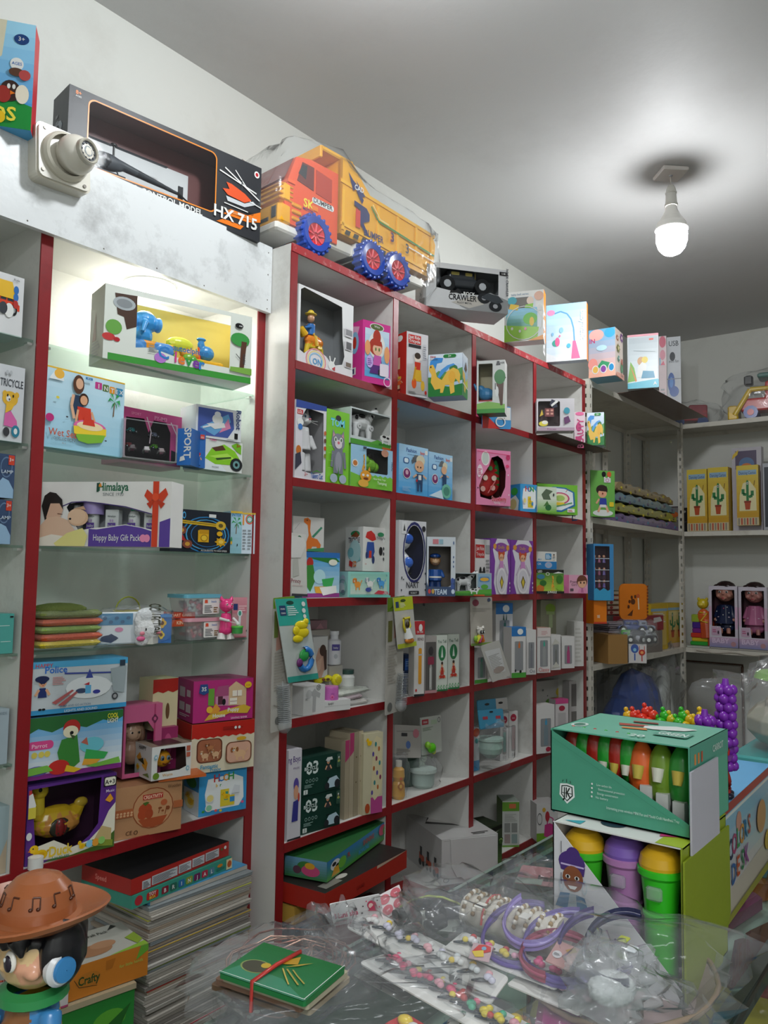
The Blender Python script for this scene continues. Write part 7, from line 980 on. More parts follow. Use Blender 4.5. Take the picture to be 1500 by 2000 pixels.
# back rack: everything faces -X (towards the counter)
def bx(name, label, pxl, pxr, pyt, z, d, body, art='', X=5.37, **k):
    """carton on the back rack whose front lies in the plane x = X (its left edge has the larger y)"""
    yl = bis(lambda t: proj((X, t, z))[0] - pxl, 2.2, -1.5); yr_ = bis(lambda t: proj((X, t, z))[0] - pxr, 2.2, -1.5)
    h = k.pop('h', None) or bis(lambda t: pyt - proj((X, yl, z + t))[1], .01, 1.2)
    return carton(name, label, 0, 0, 0, 0, z, d, -90, body, art=art, loc=(X, yl, yl - yr_), h=h, **k)
z = 1.811
CA = 'g 0 10 100 100 c89a2a d8c04a; r 8 84 92 92 8fb0c8; s 50 85 76 5 3a4a7a Dancing Cactus; q e0d8a8 12 24 90 24 88 60 60 74 30 70 14 50; cactus 14 24 72 52; r 0 0 100 13 c8b890;' + ';'.join('r %d 1 %d 12 %s' % (6 + k * 13, 13 + k * 13, 'b84a34' if k % 2 else '8a8478') for k in range(7)) + '; l 1 7a5a2a 80 66 84 74'
bx('cactus_box', 'yellow Dancing Cactus box, leftmost on the back rack', 1343, 1382, 918, z, .09, 'c9a42c', CA)
bx('cactus_box', 'yellow Dancing Cactus box, second from left on the back rack', 1384, 1424, 914, z, .09, 'c9a42c', CA)
bx('cactus_box', 'yellow Dancing Cactus box, rightmost and raised a little on the back rack', 1440, 1483, 910, z + .03, .05, 'c9a42c', CA, X=5.365)
bx('violet_box', 'white framed violet window box behind the right cactus box', 1432, 1490, 876, z, .06, 'b8b4bc', 'r 12 74 84 96 5a5068; e 50 80 26 8 5a78a0; e 50 76 20 5 c8743a; r 92 10 98 70 7a7088; q d8b83a 0 86 20 92 24 98 4 92', X=5.435)
bx('airlines_box', 'long red AIRLINES toy plane box at the back of the back rack', 1367, 1560, 884, z + .08, .05, '8f2328', 'e 10 74 5 16 d0ccc8; e 10 74 3.6 12 7a3a3a; S 34 66 36 22 d8d4d0 AIRLINES; q 6a96a8 20 24 30 46 50 52 70 60 80 30 60 12 26 12; q c0ccd0 24 26 44 44 70 50 66 34 40 22; l 1.6 d8d4d0 4 40 14 44; l 1.6 d8d4d0 4 26 14 28; e 30 20 6 6 3f88a8', X=5.60, h=.2)
bx('support_box', 'dark carton below the long airlines box', 1367, 1500, 0, z, .05, '2e2c2e', '', X=5.60, h=.079)
bx('orange_car_box', 'yellow edged box with an orange car at the left end of the back rack', 1273, 1330, 921, z, .06, '8a8684', 'r 0 0 24 100 c8a02a; s 12 76 16 12 8a4a1a 3+; e 68 70 26 12 c8642a; e 60 64 14 6 e08a2a; r 26 50 96 56 b0aca8; r 0 96 100 100 4a3f44', X=5.60, h=.19)
bx('black_box', 'black box with faint white logo beside the rack post', 1331, 1343, 960, z, .06, '1f1f21', 'e 50 84 26 5 b0aca8; l 1 8a8684 10 40 90 44', X=5.5, h=.17)
bx('tall_box', 'white edged tall box cut off at the right of the back rack', 1492, 1530, 905, z, .08, 'a8aab0', 'r 8 4 90 94 3a4048')
z = 1.056
def baby_doll(lab, B, dress, dots, hair, sk='c48a7a'):
    p = {'body': '~c 0 0 2.6 .55 0 0 .9 .95 %s; c -.45 0 2.4 .3 -.8 -.25 1.4 .22 %s; c .45 0 2.4 .3 .8 -.25 1.4 .22 %s; e 0 .0 .6 .85 .5 .5 %s' % ((dress,) * 4), 'hand': '~e -.75 -.35 1.25 .2 .15 .16 %s; e .75 -.35 1.25 .2 .15 .16 %s; c -.3 -.3 .5 .2 -.35 -.4 .0 .18 %s; c .3 -.3 .5 .2 .35 -.4 .0 .18 %s' % ((sk,) * 4), 'head': '~e 0 0 3.7 .85 .75 .85 %s; e 0 -.72 3.6 .12 .14 .12 %s; e -.45 -.5 3.4 .22 .2 .2 %s; e .45 -.5 3.4 .22 .2 .2 %s; e 0 -.6 3.15 .2 .2 .14 %s; e -.85 0 3.6 .14 .14 .2 %s; e .85 0 3.6 .14 .14 .2 %s' % ((sk,) * 7), 'hair': '~e 0 .15 4.15 .9 .8 .62 %s; e -.5 -.45 4.25 .4 .3 .22 %s; e .3 -.5 4.3 .5 .3 .2 %s; e -.75 .1 3.8 .25 .5 .5 %s; e .75 .1 3.8 .25 .5 .5 %s' % ((hair,) * 5), 'eye': 'e -.3 -.7 3.75 .12 .06 .1 w; e .3 -.7 3.75 .12 .06 .1 w; e -.3 -.75 3.75 .07 .04 .08 k; e .3 -.75 3.75 .07 .04 .08 k', 'mouth': 'e 0 -.78 3.2 .13 .05 .05 a83040', 'bib': '~e 0 -.5 2.1 .35 .12 .35 %s; e 0 -.62 1.5 .6 .08 .1 d8c0d0' % ('c04a6a' if dots else 'd8a0b8')}
    o = toy('baby_doll', lab, 'doll', B.p(50, 22, 45), B.yaw, B.h / 5.5, p)
    if dots:
        q = M()
        for a, b in ((-.6, 1.2), (-.2, .9), (.3, 1.0), (.6, .7), (0, 1.7), (.5, 1.9), (-.55, 2.0), (0, .5), (-.5, .6), (.35, 2.4)): q.ell((a * B.h / 5.5, -.82 * B.h / 5.5 + abs(a) * .004, b * B.h / 5.5), (.0035, .002, .0035), 'w', 6, 4)
        q.build('white_dots', o)['kind'] = 'stuff'
    return o
DBA = 'g 0 0 100 22 8a8ab4 c8a8c4; r 0 40 100 64 d8b0cc; S 40 13 60 7 d8c0dc BABY; e 84 8 9 4 b88a90; e 84 12 6 3 7a5040; R 6 20 34 32 4 c8a8c0; e 30 24 3 3 3a2a3a; x 10 24 24 30 b85a80 2'
for i, (a, b2, lab, l2) in enumerate(((1386, 1442, 'lilac and white BABY doll box with dark haired doll, left one', 'baby doll in a navy dress with white dots'), (1444, 1500, 'lilac and white BABY doll box with pink dressed doll, right one', 'baby doll in a pink dress looking left'))):
    B = bx('baby_doll_box', lab, a, b2, 1144 + i * 2, z + .012, .12, 'cfc8d4', '', win='p 10 34 10 92 16 94 90 94 90 18 44 18 40 34', inner='4a2430'); k = M(); F = Face(k, (-B.w / 2, -B.d / 2, 0), (B.w, 0, 0), (0, 0, B.h), (0, -1, 0)); F.draw('g 0 0 100 16 8a8ab4 c8a8c4; r 0 36 9 66 d8b0cc; r 91 30 100 66 d8b0cc; S 40 7 64 8 dcc8e0 BABY; e 84 6 9 4 b88a90; R 8 19 38 33 4 c8a8c0; e 32 24 3 3 3a2a3a; x 12 24 26 30 b85a80 2'); k.build('printed_art', B.root, PRINT)
    baby_doll(l2, B, '1c2748' if i == 0 else 'b86a90', i == 0, '2a1a1c', 'c08474' if i == 0 else 'b87c74')
WT = toy('stacking_bear', 'yellow headed stacking toy with red body and coloured blocks', 'toy', (5.46, 1.60, z + .012), -1.5, .05, {'head': '~e -.3 0 5.4 .75 .6 .7 d8c024; e -.8 0 6.0 .2 .2 .25 d8c024; e .2 0 6.0 .2 .2 .25 d8c024; e -.4 -.55 5.3 .35 .2 .25 e8d040', 'body': '~c 0 0 4.4 .9 .3 0 1.0 1.1 c8502a; e -.1 -.6 3.8 .8 .4 1.0 d8642a', 'bear_arm': 't .12 e0c030 -.5 -.9 4.3 .4 -.95 4.2 -.4 -.95 3.2 .5 -.95 3.0', 'block': 'b -1.6 -.8 3.0 -.6 .4 4.0 9ab03a; b -1.5 -.8 2.2 -.5 .4 3.0 4a2a8a; b -1.5 -.8 1.6 -.4 .4 2.2 7a2a80; b -1.7 -.8 1.0 -.2 .4 1.6 c83a2a', 'base_ring': 'b -1.6 -.7 .5 .6 .7 1.0 d8b82a; b -1.8 -.7 0 .4 .7 .5 2fa03a', 'box_panel': 'b .4 -.8 0 1.6 .6 1.2 b04a34'})
bx('white_tray', 'flat white tray under the stacking bear toy', 1342, 1386, 0, z, .2, 'b8bcb4', '', h=.011)
bx('flat_board', 'thin board under the two baby doll boxes', 1387, 1505, 0, z, .15, 'a8a49c', '', h=.011)
o = empty('loose_cable', 'thin pale cable hanging along the front of the back shelf', 'cable', (5.355, 1.3, 1.05)); q = M(); q.tube([(0, .33 - i * .05, -.008 - .012 * math.sin(i * .7) ** 2) for i in range(14)], .003, 'b8b0a4'); q.build('cable', o)
z = .352
bag_o = toy('picture_board', 'light board with brown edge leaning on the back wall behind the white bag', 'board', (5.68, 1.62, z), -1.57, .1, {'face': 'b -1.8 -.1 0 1.8 .1 5.8 9a968e', 'dark_edge': 'b 1.8 -.12 0 1.95 .12 5.8 5a4034; b -1.8 -.12 5.8 1.95 .12 5.9 5a4034'})
# ---------------------------------------------------------------- glass counter
CZ = .90
ct = empty('glass_counter', 'glass topped shop counter with metal edge rails in the foreground', 'counter', (1.7, .4, 0))
def cs(n, a, b, m, c='w'):
    q = M(); q.box(*a, *b, c); o = q.build(n, ct, m); o.location = (-1.7, -.4, 0); return o
cs('glass_top', (.28, .345, CZ - .008), (3.1, .86, CZ), GLASS); cs('glass_top', (.28, -.25, CZ - .008), (3.1, .325, CZ), GLASS)
cs('edge_rail', (.27, .325, CZ - .03), (3.11, .345, CZ + .002), DULL, '3a3f38'); cs('edge_rail', (.27, .86, CZ - .012), (3.11, .868, CZ + .001), DULL, '76867c')
cs('edge_rail', (.27, -.262, CZ - .03), (3.11, -.25, CZ + .002), DULL, '4a4f48'); cs('inner_shelf', (.28, -.25, .70), (3.1, .86, .715), LAM)
cs('front_panel', (.28, .845, .10), (3.1, .86, CZ - .02), DULL, '8c9a90'); cs('end_panel', (.27, -.25, 0), (.285, .86, CZ - .01), DULL, '6a6f68'); cs('end_panel', (3.1, -.25, 0), (3.115, .86, CZ - .01), DULL, '6a6f68')
cs('base_panel', (.28, -.25, 0), (3.1, .86, .10), DULL, '4a4038')
rnd = random.Random(21)
pk = [('c8602a', 'orange'), ('8a2a30', 'dark red'), ('4f90b8', 'sky blue'), ('a83a7a', 'magenta'), ('d0a83a', 'yellow'), ('3f7a4a', 'green'), ('9a4a3a', 'brick red'), ('2f4f8a', 'navy')]
for i in range(28):
    x, y = .95 + (i // 4) * .26 + rnd.uniform(-.03, .03), -.14 + (i % 4) * .25; c, cn = pk[(i * 5 + i // 4) % 8]
    o = empty('toy_packet', '%s packet under counter glass, row %d from near end, %s' % (cn, i // 4 + 1, ['customer side', 'right of middle', 'left of middle', 'shelf side'][i % 4]), 'packet', (x, y, .7155), rnd.uniform(-.3, .3), 'packets under the counter glass')
    q = M(); q.rbox(-.11, -.10, 0, .11, .10, .03 + .012 * (i % 3), c, .008); q.rbox(-.09, -.095, .03 + .012 * (i % 3), .02, -.02, .033 + .012 * (i % 3), pk[(i + 3) % 8][0], .001); q.build('packet', o)
def gz(px, py, z): return onp(2, px, py, z)
def flat(name, label, cat, pts, z, body, art='', th=.002, m=None, up=None, group=None):
    """flat sheet; pts = bl, br, tl as seen, at height z (up = height of the tl edge when it leans)"""
    A = gz(*pts[0], z); Bp = gz(*pts[1], z); Cp = gz(*pts[2], z) if up is None else gz(*pts[2], up)
    o = empty(name, label, cat, A, 0, group); U, W = Bp - A, Cp - A; N = U.cross(W).normalized()
    if N.z < 0 and up is None: N = -N
    q = M(); P = [U * (x / 100) + W * (y / 100) for x, y in rr(0, 0, 100, 100, 3, U.length / W.length)]; n = len(P); t = [p + N * th for p in P]
    q.add(P, [tuple(range(n - 1, -1, -1))], body); q.add(t, [tuple(range(n))], body); q.add(P + t, [(i, (i + 1) % n, (i + 1) % n + n, i + n) for i in range(n)], body); q.build('card', o, m or CARD)
    if art: k = M(); Face(k, N * th, U, W, N).draw(art); k.build('printed_art', o, PRINT)
    return o, U, W, N
# seed packets
o = empty('wire_hair_band_bag', 'bag of copper coloured wire loops under the green packets', 'bag', (.86, .84, CZ + .001))
q = M(); rnd = random.Random(3)
for i in range(26):
    a0 = rnd.uniform(0, 6.3); cx, cy, R_ = rnd.uniform(-.03, .03), rnd.uniform(-.03, .03), rnd.uniform(.045, .085)
    q.tube([(cx + R_ * math.cos(t * .42 + a0), cy + R_ * .8 * math.sin(t * .42 + a0), .008 + .03 * rnd.random() * .3 + .012 * (i % 4)) for t in range(15)], .0016, rnd.choice(['9a6a58', '8a5a4c', 'b08a78', '6a4438']), 5, True)
w_ = q.build('wire_loops', o, METAL); w_['kind'] = 'stuff'
bag('film_wrap', (0, 0, .03), (.125, .105, .034), o, seed=71, amp=.4, n=36)
for i in range(5):
    z = .948 + i * .0075; dx = [(-16, 22), (10, 17), (-8, 11), (6, 6), (0, 0)][i]; top = i == 4
    o, U, W, N = flat('mehndi_packet', ['brown edged packet at the bottom of the banded stack', 'beige packet, second from the bottom of the banded stack', 'brown packet in the middle of the banded stack', 'cream packet just under the green one', 'glossy green packet with gold leaf print tied with a red band'][i], 'packet',
        ((427 + dx[0], 1910 + dx[1]), (595 + dx[0], 1968 + dx[1]), (515 + dx[0], 1850 + dx[1])), z, ['6a5038', '9a8a70', '7a5a48', 'b0a890', '1e7a3e'][i],
        'g 0 0 100 100 2a7a4c 0f6a30; q 3f8a6a 0 0 100 0 60 30 10 34; e 24 38 17 17 8a9a5a; e 24 38 15 15 4a4a3c; e 32 46 5 7 c8a83a; q b8902a 44 60 58 70 52 90 46 78; q b8a03a 50 56 60 66 70 84 60 72; l 2.4 b0a04a 54 52 66 40 80 26; l 2 b0a04a 60 54 70 44 84 32; l 2 c8b05a 50 50 60 36 72 20; l 1 e0e8e0 0 1 100 1; l 1 e0e8e0 99 0 99 100' if top else '', th=.0062)
    if top:
        q = M(); a, b2 = U * .40 + N * .009, U * .46 + W + N * .009; q.tube([a - N * .036, a, a * .5 + b2 * .5 + N * .002, b2, b2 - N * .03], .0028, 'c23a34', 6); q.build('rubber_band', o)
film = empty('clear_box', 'empty clear plastic box behind the green packets', 'box', (.90, 1.0 - .21, CZ + .12))
D.objects.remove(film)
# hair clip cards
def clipcard(label, P, z, n, seed, cols, body='e2e0dc', rows=1):
    o, U, W, N = flat('hair_clip_card', label, 'hair clips', P, z, body, th=.002); rnd = random.Random(seed)
    L = U.length; u = U.normalized(); w = W.normalized(); H = W.length
    for i in range(n):
        for r in range(rows):
            c = u * (L * (.05 + .9 * (i + .5) / n)) + w * (H * ((r + .5) / rows + rnd.uniform(-.06, .06))) + N * .005; q = M(); a = rnd.uniform(.3, .9); d = (u * math.cos(a) + w * math.sin(a)) * min(.02, H * .38); s = (w * math.cos(a) - u * math.sin(a)) * .0035
            q.tube([c - d, c - d * .2 + s, c + d], .0013, '1c2634', 5); q.tube([c - d, c - d * .2 - s, c + d * .9], .0013, '1c2634', 5); k = q.build('hair_clip', o)
            q = M(); cc = rnd.choice(cols); e = c + d * .45 + N * .004
            q.ell(e, (.0068, .0068, .004), cc, 10, 6); q.ell(e + s * 2.2 + d * .2, (.0055, .0055, .004), rnd.choice(cols), 8, 5); q.ell(e - s * 2.2 + d * .2, (.0055, .0055, .004), cc, 8, 5)
            if i % 3 == 0: q.ell(e - d * .5, (.005, .005, .004), rnd.choice(cols), 8, 5)
            q.build('ornament', k)
    q = M(); A = [U * x / 8 + W * y / 4 + N * (.013 + .004 * noise.noise(V((x * 1.3, y * 1.7, seed)))) for y in range(5) for x in range(9)]
    q.add(A, [(y * 9 + x, y * 9 + x + 1, y * 9 + x + 10, y * 9 + x + 9) for y in range(4) for x in range(8)], 'w', True); q.build('film_cover', o, BAG); return o
clipcard('long white card of navy hair clips with white and yellow animal ornaments', ((675, 1812), (957, 1965), (722, 1776)), .945, 9, 1, ['e6e6e4', 'e8c83a', 'f0b0b8', 'd8d4e8', 'e0e6e8'])
clipcard('lower card of hair clips starting with hot pink bows', ((700, 1882), (1010, 2062), (768, 1860)), .935, 12, 2, ['e84a78', '3fb088', 'e8a0b0', 'c8302c', 'e8d02a', 'e03a70'])
clipcard('wide card of pink and white cartoon hair clips in the middle of the counter', ((868, 1852), (1085, 1935), (905, 1822)), .95, 6, 3, ['e84a8a', 'f0b0c8', 'e8e4e8', 'e8d03a', 'c82a34'])
clipcard('card of hair clips with pale pink and teal bows near the front', ((990, 1925), (1130, 1985), (1035, 1888)), .94, 5, 4, ['f08ab8', '8fd0c8', 'f0c8d8', 'b84a8a'])
flat('sticker_card', 'loose yellow and red crown shaped card among the clips', 'card', ((915, 1872), (955, 1880), (925, 1842)), .966, 'c9aab0', 'q d8302c 6 40 30 90 60 96 90 90 96 60 60 40; q e8c83a 6 40 60 60 70 20 30 10; e 60 70 12 12 7ab0d0', th=.001)
flat('header_card', 'white header card lettered Manisha with a red haired girl logo', 'header card', ((652, 1808), (748, 1787), (643, 1765)), .94, 'dcdcdc', 'S 28 32 46 24 c02a5a Mani sha; x 6 20 40 28 9a9a9a 2; e 46 58 4 8 3a2a34; e 80 62 9 20 c8305a; e 78 60 5 12 e8c8c0; q c8305a 70 40 92 30 88 70; e 58 36 2 4 3a3a3a; e 62 66 1.5 3 3a3a3a; e 92 80 1.5 3 3a3a3a; e 70 86 1.5 3 c8305a; e 94 50 1.5 3 c8305a', th=.0012, up=.985)
flat('sticker_card', 'white card with four round red badges beside the Manisha card', 'card', ((748, 1798), (793, 1772), (735, 1752)), .945, 'd8cccc', 'e 26 72 22 20 b82a44; e 74 76 22 20 b82a44; e 26 26 22 20 b82a44; e 74 30 22 20 b82a44; s 74 72 34 8 f0d0d8 best; s 26 22 34 8 f0d0d8 gold; s 74 26 34 8 f0d0d8 price; s 26 68 34 8 f0d0d8 new', th=.0012, up=.965)
# black beads bag
p = gz(850, 1795, .945); o = empty('bead_bag', 'clear bag of black hair ties bound with a yellow green band', 'bag', (p.x, p.y, .945)); q = M(); rnd = random.Random(8)
for i in range(9): a = rnd.uniform(-.6, .6); x, y = -.05 + .1 * (i % 3) / 2 + rnd.uniform(-.008, .008), -.03 + .03 * (i // 3); q.cone((x - .016 * math.cos(a), y - .016 * math.sin(a), .012 + .006 * (i % 2)), .011, (x + .016 * math.cos(a), y + .016 * math.sin(a), .016), .010, ['1c1a20', '2a2a34', '30303a'][i % 3], 12)
b_ = q.build('hair_ties', o); b_['kind'] = 'stuff'
bag('film_wrap', (0, 0, .014), (.085, .055, .021), o, yaw=.5, seed=81, amp=.5, n=34)
q = M(); q.tube([(.058 * math.cos(.5 + 1.57) * t, .058 * math.sin(.5 + 1.57) * t, .036 - .022 * t * t) for t in (-1, -.6, -.2, .2, .6, 1)], .0018, 'a8b83a', 6); q.build('rubber_band', o)
flat('header_card', 'white and green card under the bag of black hair ties', 'header card', ((815, 1815), (905, 1822), (820, 1760)), .941, 'c8ccc4', 'q 5aa83a 60 70 96 80 96 96 70 96', th=.001)
# pearl pack
A = gz(915, 1792, .95); Bp = gz(1100, 1852, .955); o = empty('pearl_pack', 'clear sleeve of pearl and gold bead rows with a red band', 'bead pack', A); d = Bp - A; s = V((-d.y, d.x, 0)).normalized() * .038
q = M(); q.cone(V((0, 0, .012)) , .026, d + V((0, 0, .012)), .030, 'd8d0c4', 16); q.build('paper_roll', o, CARD); rnd = random.Random(5)
for i in range(9):
    q = M(); c = d * (.06 + .88 * i / 8)
    for k in range(13): t = -1.25 + 2.5 * k / 12; q.ell(c + V((0, 0, .012)) + s.normalized() * (.031 * math.sin(t)) + V((0, 0, .031 * math.cos(t))), (.0038,) * 3, ['dfd6c4', '8a6a3a', 'efe8dc', 'a88a5a'][(k + i) % 4], 8, 5)
    q.build('bead_row', o)
q = M(); q.tube([d * .28 + V((0, 0, .012)) + s.normalized() * (.034 * math.sin(t)) + V((0, 0, .034 * math.cos(t))) for t in (-1.6, -1.1, -.5, 0, .5, 1.1, 1.6)], .002, 'c83a3a', 6); q.build('red_band', o)
fw = bag('film_wrap', tuple(d * .5 + V((0, 0, .016))), (d.length * .54, .042, .034), o, yaw=math.atan2(d.y, d.x), seed=83, amp=.25, n=36)
# head band bag in a basket
o = empty('head_band_bag', 'big clear bag with purple and clear head bands spread over the counter', 'bag', (1.055, .53, .935))
for i, (dx, dy, R_, col, ro, tz) in enumerate(((.035, .055, .060, '6a58a0', .3, .7), (.035, -.02, .068, '7a6ab0', .6, .7), (.01, -.01, .05, 'a8506a', -.2, .3), (.04, -.06, .055, '4a3a78', .9, .8), (.05, .045, .045, '9a88c8', 1.3, .7), (.02, -.10, .05, '2a2c50', .2, .9))):
    q = M(); pts = []
    for t in range(22): a = math.radians(-20 + 220 * t / 21) + ro; pts.append((dx + R_ * math.cos(a), dy + R_ * math.sin(a), .02 + .005 * i + tz * .06 * (1 + math.cos(a)) / 2))
    for a, b2 in zip(pts, pts[1:]): q.add([(a[0], a[1], a[2] - .008), (b2[0], b2[1], b2[2] - .008), (b2[0], b2[1], b2[2] + .008), (a[0], a[1], a[2] + .008)], [(0, 1, 2, 3)], col)
    q.tube(pts, .003, col, 6); q.build('head_band', o)
for x, y, col in ((.02, .12, 'e8e4dc'), (.03, .05, 'dcd8d4'), (.05, -.09, 'c8d02a'), (.03, -.11, 'dfe4e8')):
    q = M(); q.rbox(x - .009, y - .007, .068, x + .009, y + .007, .071, col, .001); q.build('price_tag', o, CARD)
bag('film_wrap', (0, 0, .035), (.115, .215, .068), o, seed=91, amp=.45, n=60, mm=30)
c = gz(1195, 1930, .97); o = empty('foil_bag', 'crumpled silvery white film wad at the front of the head band bag', 'bag', (c.x, c.y, .95)); bag('foil', (0, 0, .025), (.05, .042, .03), o, seed=93, amp=.9, n=44, mm=24, m=HAZE); q = M(); q.ell((0, 0, .02), (.036, .03, .018), 'd8dada', 16, 9); ww = q.build('tissue', o, CLOTH)
c = gz(1115, 1985, .92); o = empty('magenta_packet', 'shiny magenta packet under film at the bottom of the counter', 'packet', (c.x, c.y, .903), .4); q = M(); q.rbox(-.06, -.045, 0, .06, .045, .022, 'a01878', .01); q.build('packet', o); bag('film_wrap', (0, 0, .014), (.07, .055, .022), o, seed=94, amp=.4)
flat('sticker_card', 'pink and beige patterned card lying on the head band bag', 'card', ((1065, 1878), (1110, 1898), (1090, 1838)), .985, 'c89a98', 'q b8924a 50 70 80 96 96 80 70 60; e 30 40 20 16 dcd8dc; x 16 34 44 46 7a7a80 4; e 70 40 4 4 8a5a4a; e 80 56 3 3 8a5a4a', th=.0015)
o = empty('basket', 'oval pale pink lined basket under the head band bag', 'basket', (1.165, .47, CZ + .001)); q = M(); n = 30; R1 = [(.16 * math.cos(a * .2094), .13 * math.sin(a * .2094)) for a in range(n)]
vs = [(x * .8, y * .8, .001) for x, y in R1] + [(x, y, .03) for x, y in R1] + [(x * .97, y * .97, .03) for x, y in R1] + [(x * .78, y * .78, .004) for x, y in R1]
q.add(vs, [(k * n + i, k * n + (i + 1) % n, (k + 1) * n + (i + 1) % n, (k + 1) * n + i) for k in range(3) for i in range(n)] + [tuple(range(3 * n, 4 * n)), tuple(range(n - 1, -1, -1))], 'b09a9a'); q.build('basket_wall', o, CARD)
q = M(); q.tube([(x, y, .031 + .002 * math.sin(i * 2)) for i, (x, y) in enumerate(R1)], .004, '9a8068', 6, True); q.build('woven_rim', o)
# bags at the left of the counter
c = gz(700, 1945, .95); o = empty('film_heap', 'heap of crumpled clear bags between the green packets and clip cards', 'bag', (c.x, c.y, .902)); bag('film', (0, 0, .03), (.15, .07, .034), o, yaw=-.75, seed=95, amp=.5, n=48, mm=22)
c = gz(655, 1845, .95); o = empty('film_heap', 'twisted clear bag end sticking up behind the clip cards', 'bag', (c.x, c.y, .902)); bag('film', (0, 0, .045), (.035, .03, .05), o, seed=96, amp=.8, n=32, mm=18)
c = gz(420, 1935, .93); o = empty('clear_box', 'clear plastic carton corner left of the green packets', 'box', (.80, .93 - .1, CZ + .001), .3); q = M(); q.box(-.05, -.06, 0, .07, .09, .06, 'w'); q.build('clear_carton', o, BAG)
flat('paper_sheet', 'grey printed paper lying flat on the counter glass below the clip cards', 'paper', ((690, 1905), (790, 1960), (735, 1868)), .903, 'a8a8a0', 'x 10 10 90 90 8a8a84 9', th=.0008)
flat('letter_card', 'pink card printed with dark letters lying behind the bags on the counter', 'card', ((1005, 1725), (1092, 1735), (1020, 1690)), .903, 'b47c80', 'S 70 24 46 30 3a2a30 kala; r 0 0 60 30 9aa89c', th=.001)
c = gz(1040, 1705, .93); o = empty('film_heap', 'small bright crumpled film piece on the pink card', 'bag', (c.x, c.y, .905)); bag('film', (0, 0, .02), (.05, .04, .024), o, seed=97, amp=.7, n=30, mm=16)
for i, (px, py, c_, lab) in enumerate(((900, 1985, '3f8ac0', 'blue and yellow'), (1010, 1990, 'c87a4a', 'orange brown'), (800, 1990, 'c82a30', 'red'))):
    c = gz(px, py, .92); o = empty('clip_packet', lab + ' hair clip packet at the bottom edge of the counter', 'packet', (c.x, c.y, .903), i * .7); q = M(); q.rbox(-.03, -.022, 0, .03, .022, .008, c_, .004); q.build('packet', o); q = M(); q.ell((.008, 0, .012), (.012, .01, .006), 'e8c83a', 10, 6); q.ell((-.012, .004, .012), (.01, .008, .006), 'e8e4e0', 10, 6); q.build('ornament', o)
# ---------------------------------------------------------------- display boxes on the counter (fronts face -X)
def opendisplay(name, label, x, y, z, wd, dp, h, body, fpoly, cols, arts, yaw=-90):
    """carton with a cut away front: fpoly = front panel outline in percent"""
    a = math.radians(yaw); c = V((x, y, z)) + V((math.cos(a), math.sin(a), 0)) * wd / 2 + V((-math.sin(a), math.cos(a), 0)) * dp / 2
    R = empty(name, label, 'display box', c, a); w2, d2 = wd / 2, dp / 2; t = .002; q = M()
    q.prism([(-w2 + u / 100 * wd, v / 100 * h) for u, v in fpoly], -d2, -d2 + t, cols.get('F', body)); q.build('front_panel', R, CARD)
    q = M(); q.box(-w2, -d2, 0, -w2 + t, d2, h, cols.get('L', body)); q.box(-w2, d2 - t, 0, w2, d2, h, cols.get('B', body)); q.box(-w2, -d2, 0, w2, d2, t, body); q.build('tray', R, CARD)
    q = M(); q.box(w2 - t, -d2, 0, w2, d2, h, cols.get('R', body)); q.build('side_panel', R, CARD)
    q = M(); q.box(-w2, -d2 + .004, h - t, w2, d2, h, cols.get('U', body)); q.build('lid', R, CARD)
    k = M(); F = {'F': Face(k, (-w2, -d2, 0), (wd, 0, 0), (0, 0, h), (0, -1, 0)), 'R': Face(k, (w2, -d2, 0), (0, dp, 0), (0, 0, h), (1, 0, 0)), 'U': Face(k, (-w2, -d2 + .004, h), (wd, 0, 0), (0, dp, 0), (0, 0, 1))}
    for f, s in arts.items(): F[f].draw(s)
    k.build('printed_art', R, PRINT); return R
fig('cupgirl', 'e 28 57 6 6 4a2f7a; e 27 52 11 8 4a2f7a; q 4a2f7a 17 50 38 50 37 44 18 46; l 1.2 c8b8e0 18 50 37 50; e 28 41 8.5 9 8a5030; e 24 42 2 1.4 w; e 31.5 42 2 1.4 w; e 24 42 1 1.2 k; e 31.5 42 1 1.2 k; q w 24 36 32 36.5 30 34 26 34; o 19 36 2 5 .6 b8c8d0; o 38 37 2 5 .6 b8c8d0; q 2c6a94 14 20 18 30 26 31 24 20; q 2c6a94 42 20 38 30 31 31 32 20; q 9aa8b0 24 20 26 31 31 31 32 20')
WX, WY = 1.185, .585
W1 = opendisplay('cup_display_box', 'white and lime display box with a cartoon girl, full of toy cups', WX, WY, CZ + .001, .20, .22, .215, 'dad8dc', [(0, 0), (100, 0), (100, 8), (0, 100)], {'R': '8a9a22', 'U': 'dcdcd8', 'B': 'a0b028', 'F': 'd4d4d8'},
  {'F': 'cupgirl -11 22 100 100; l .6 6a6a70 8 88 8 80; l .6 6a6a70 8 66 8 58; e 56 22 4 3 7a9a3a; l .6 8a9aa0 40 28 56 24', 'U': 'q a8bc34 80 0 100 0 100 100 84 100; q 4aa8b8 6 6 20 4 20 14; e 40 20 10 8 2a3a4a; S 70 30 20 14 3a3a40 Cup; q c8407a 78 14 90 20 88 34 76 26; e 20 40 4 4 5a8a3a', 'R': 'x 10 20 14 24 7a8a20 2'})
q = M(); q.prism([(-.115, .0), (-.115, .195), (.11, .195), (.11, .06), (.06, -.002), (-.09, -.002)], -.0015, .0015, '86961f'); fl = q.build('hanging_flap', W1, CARD); fl.location = (.104, 0, .004); fl.rotation_euler = (0, 0, math.radians(90))
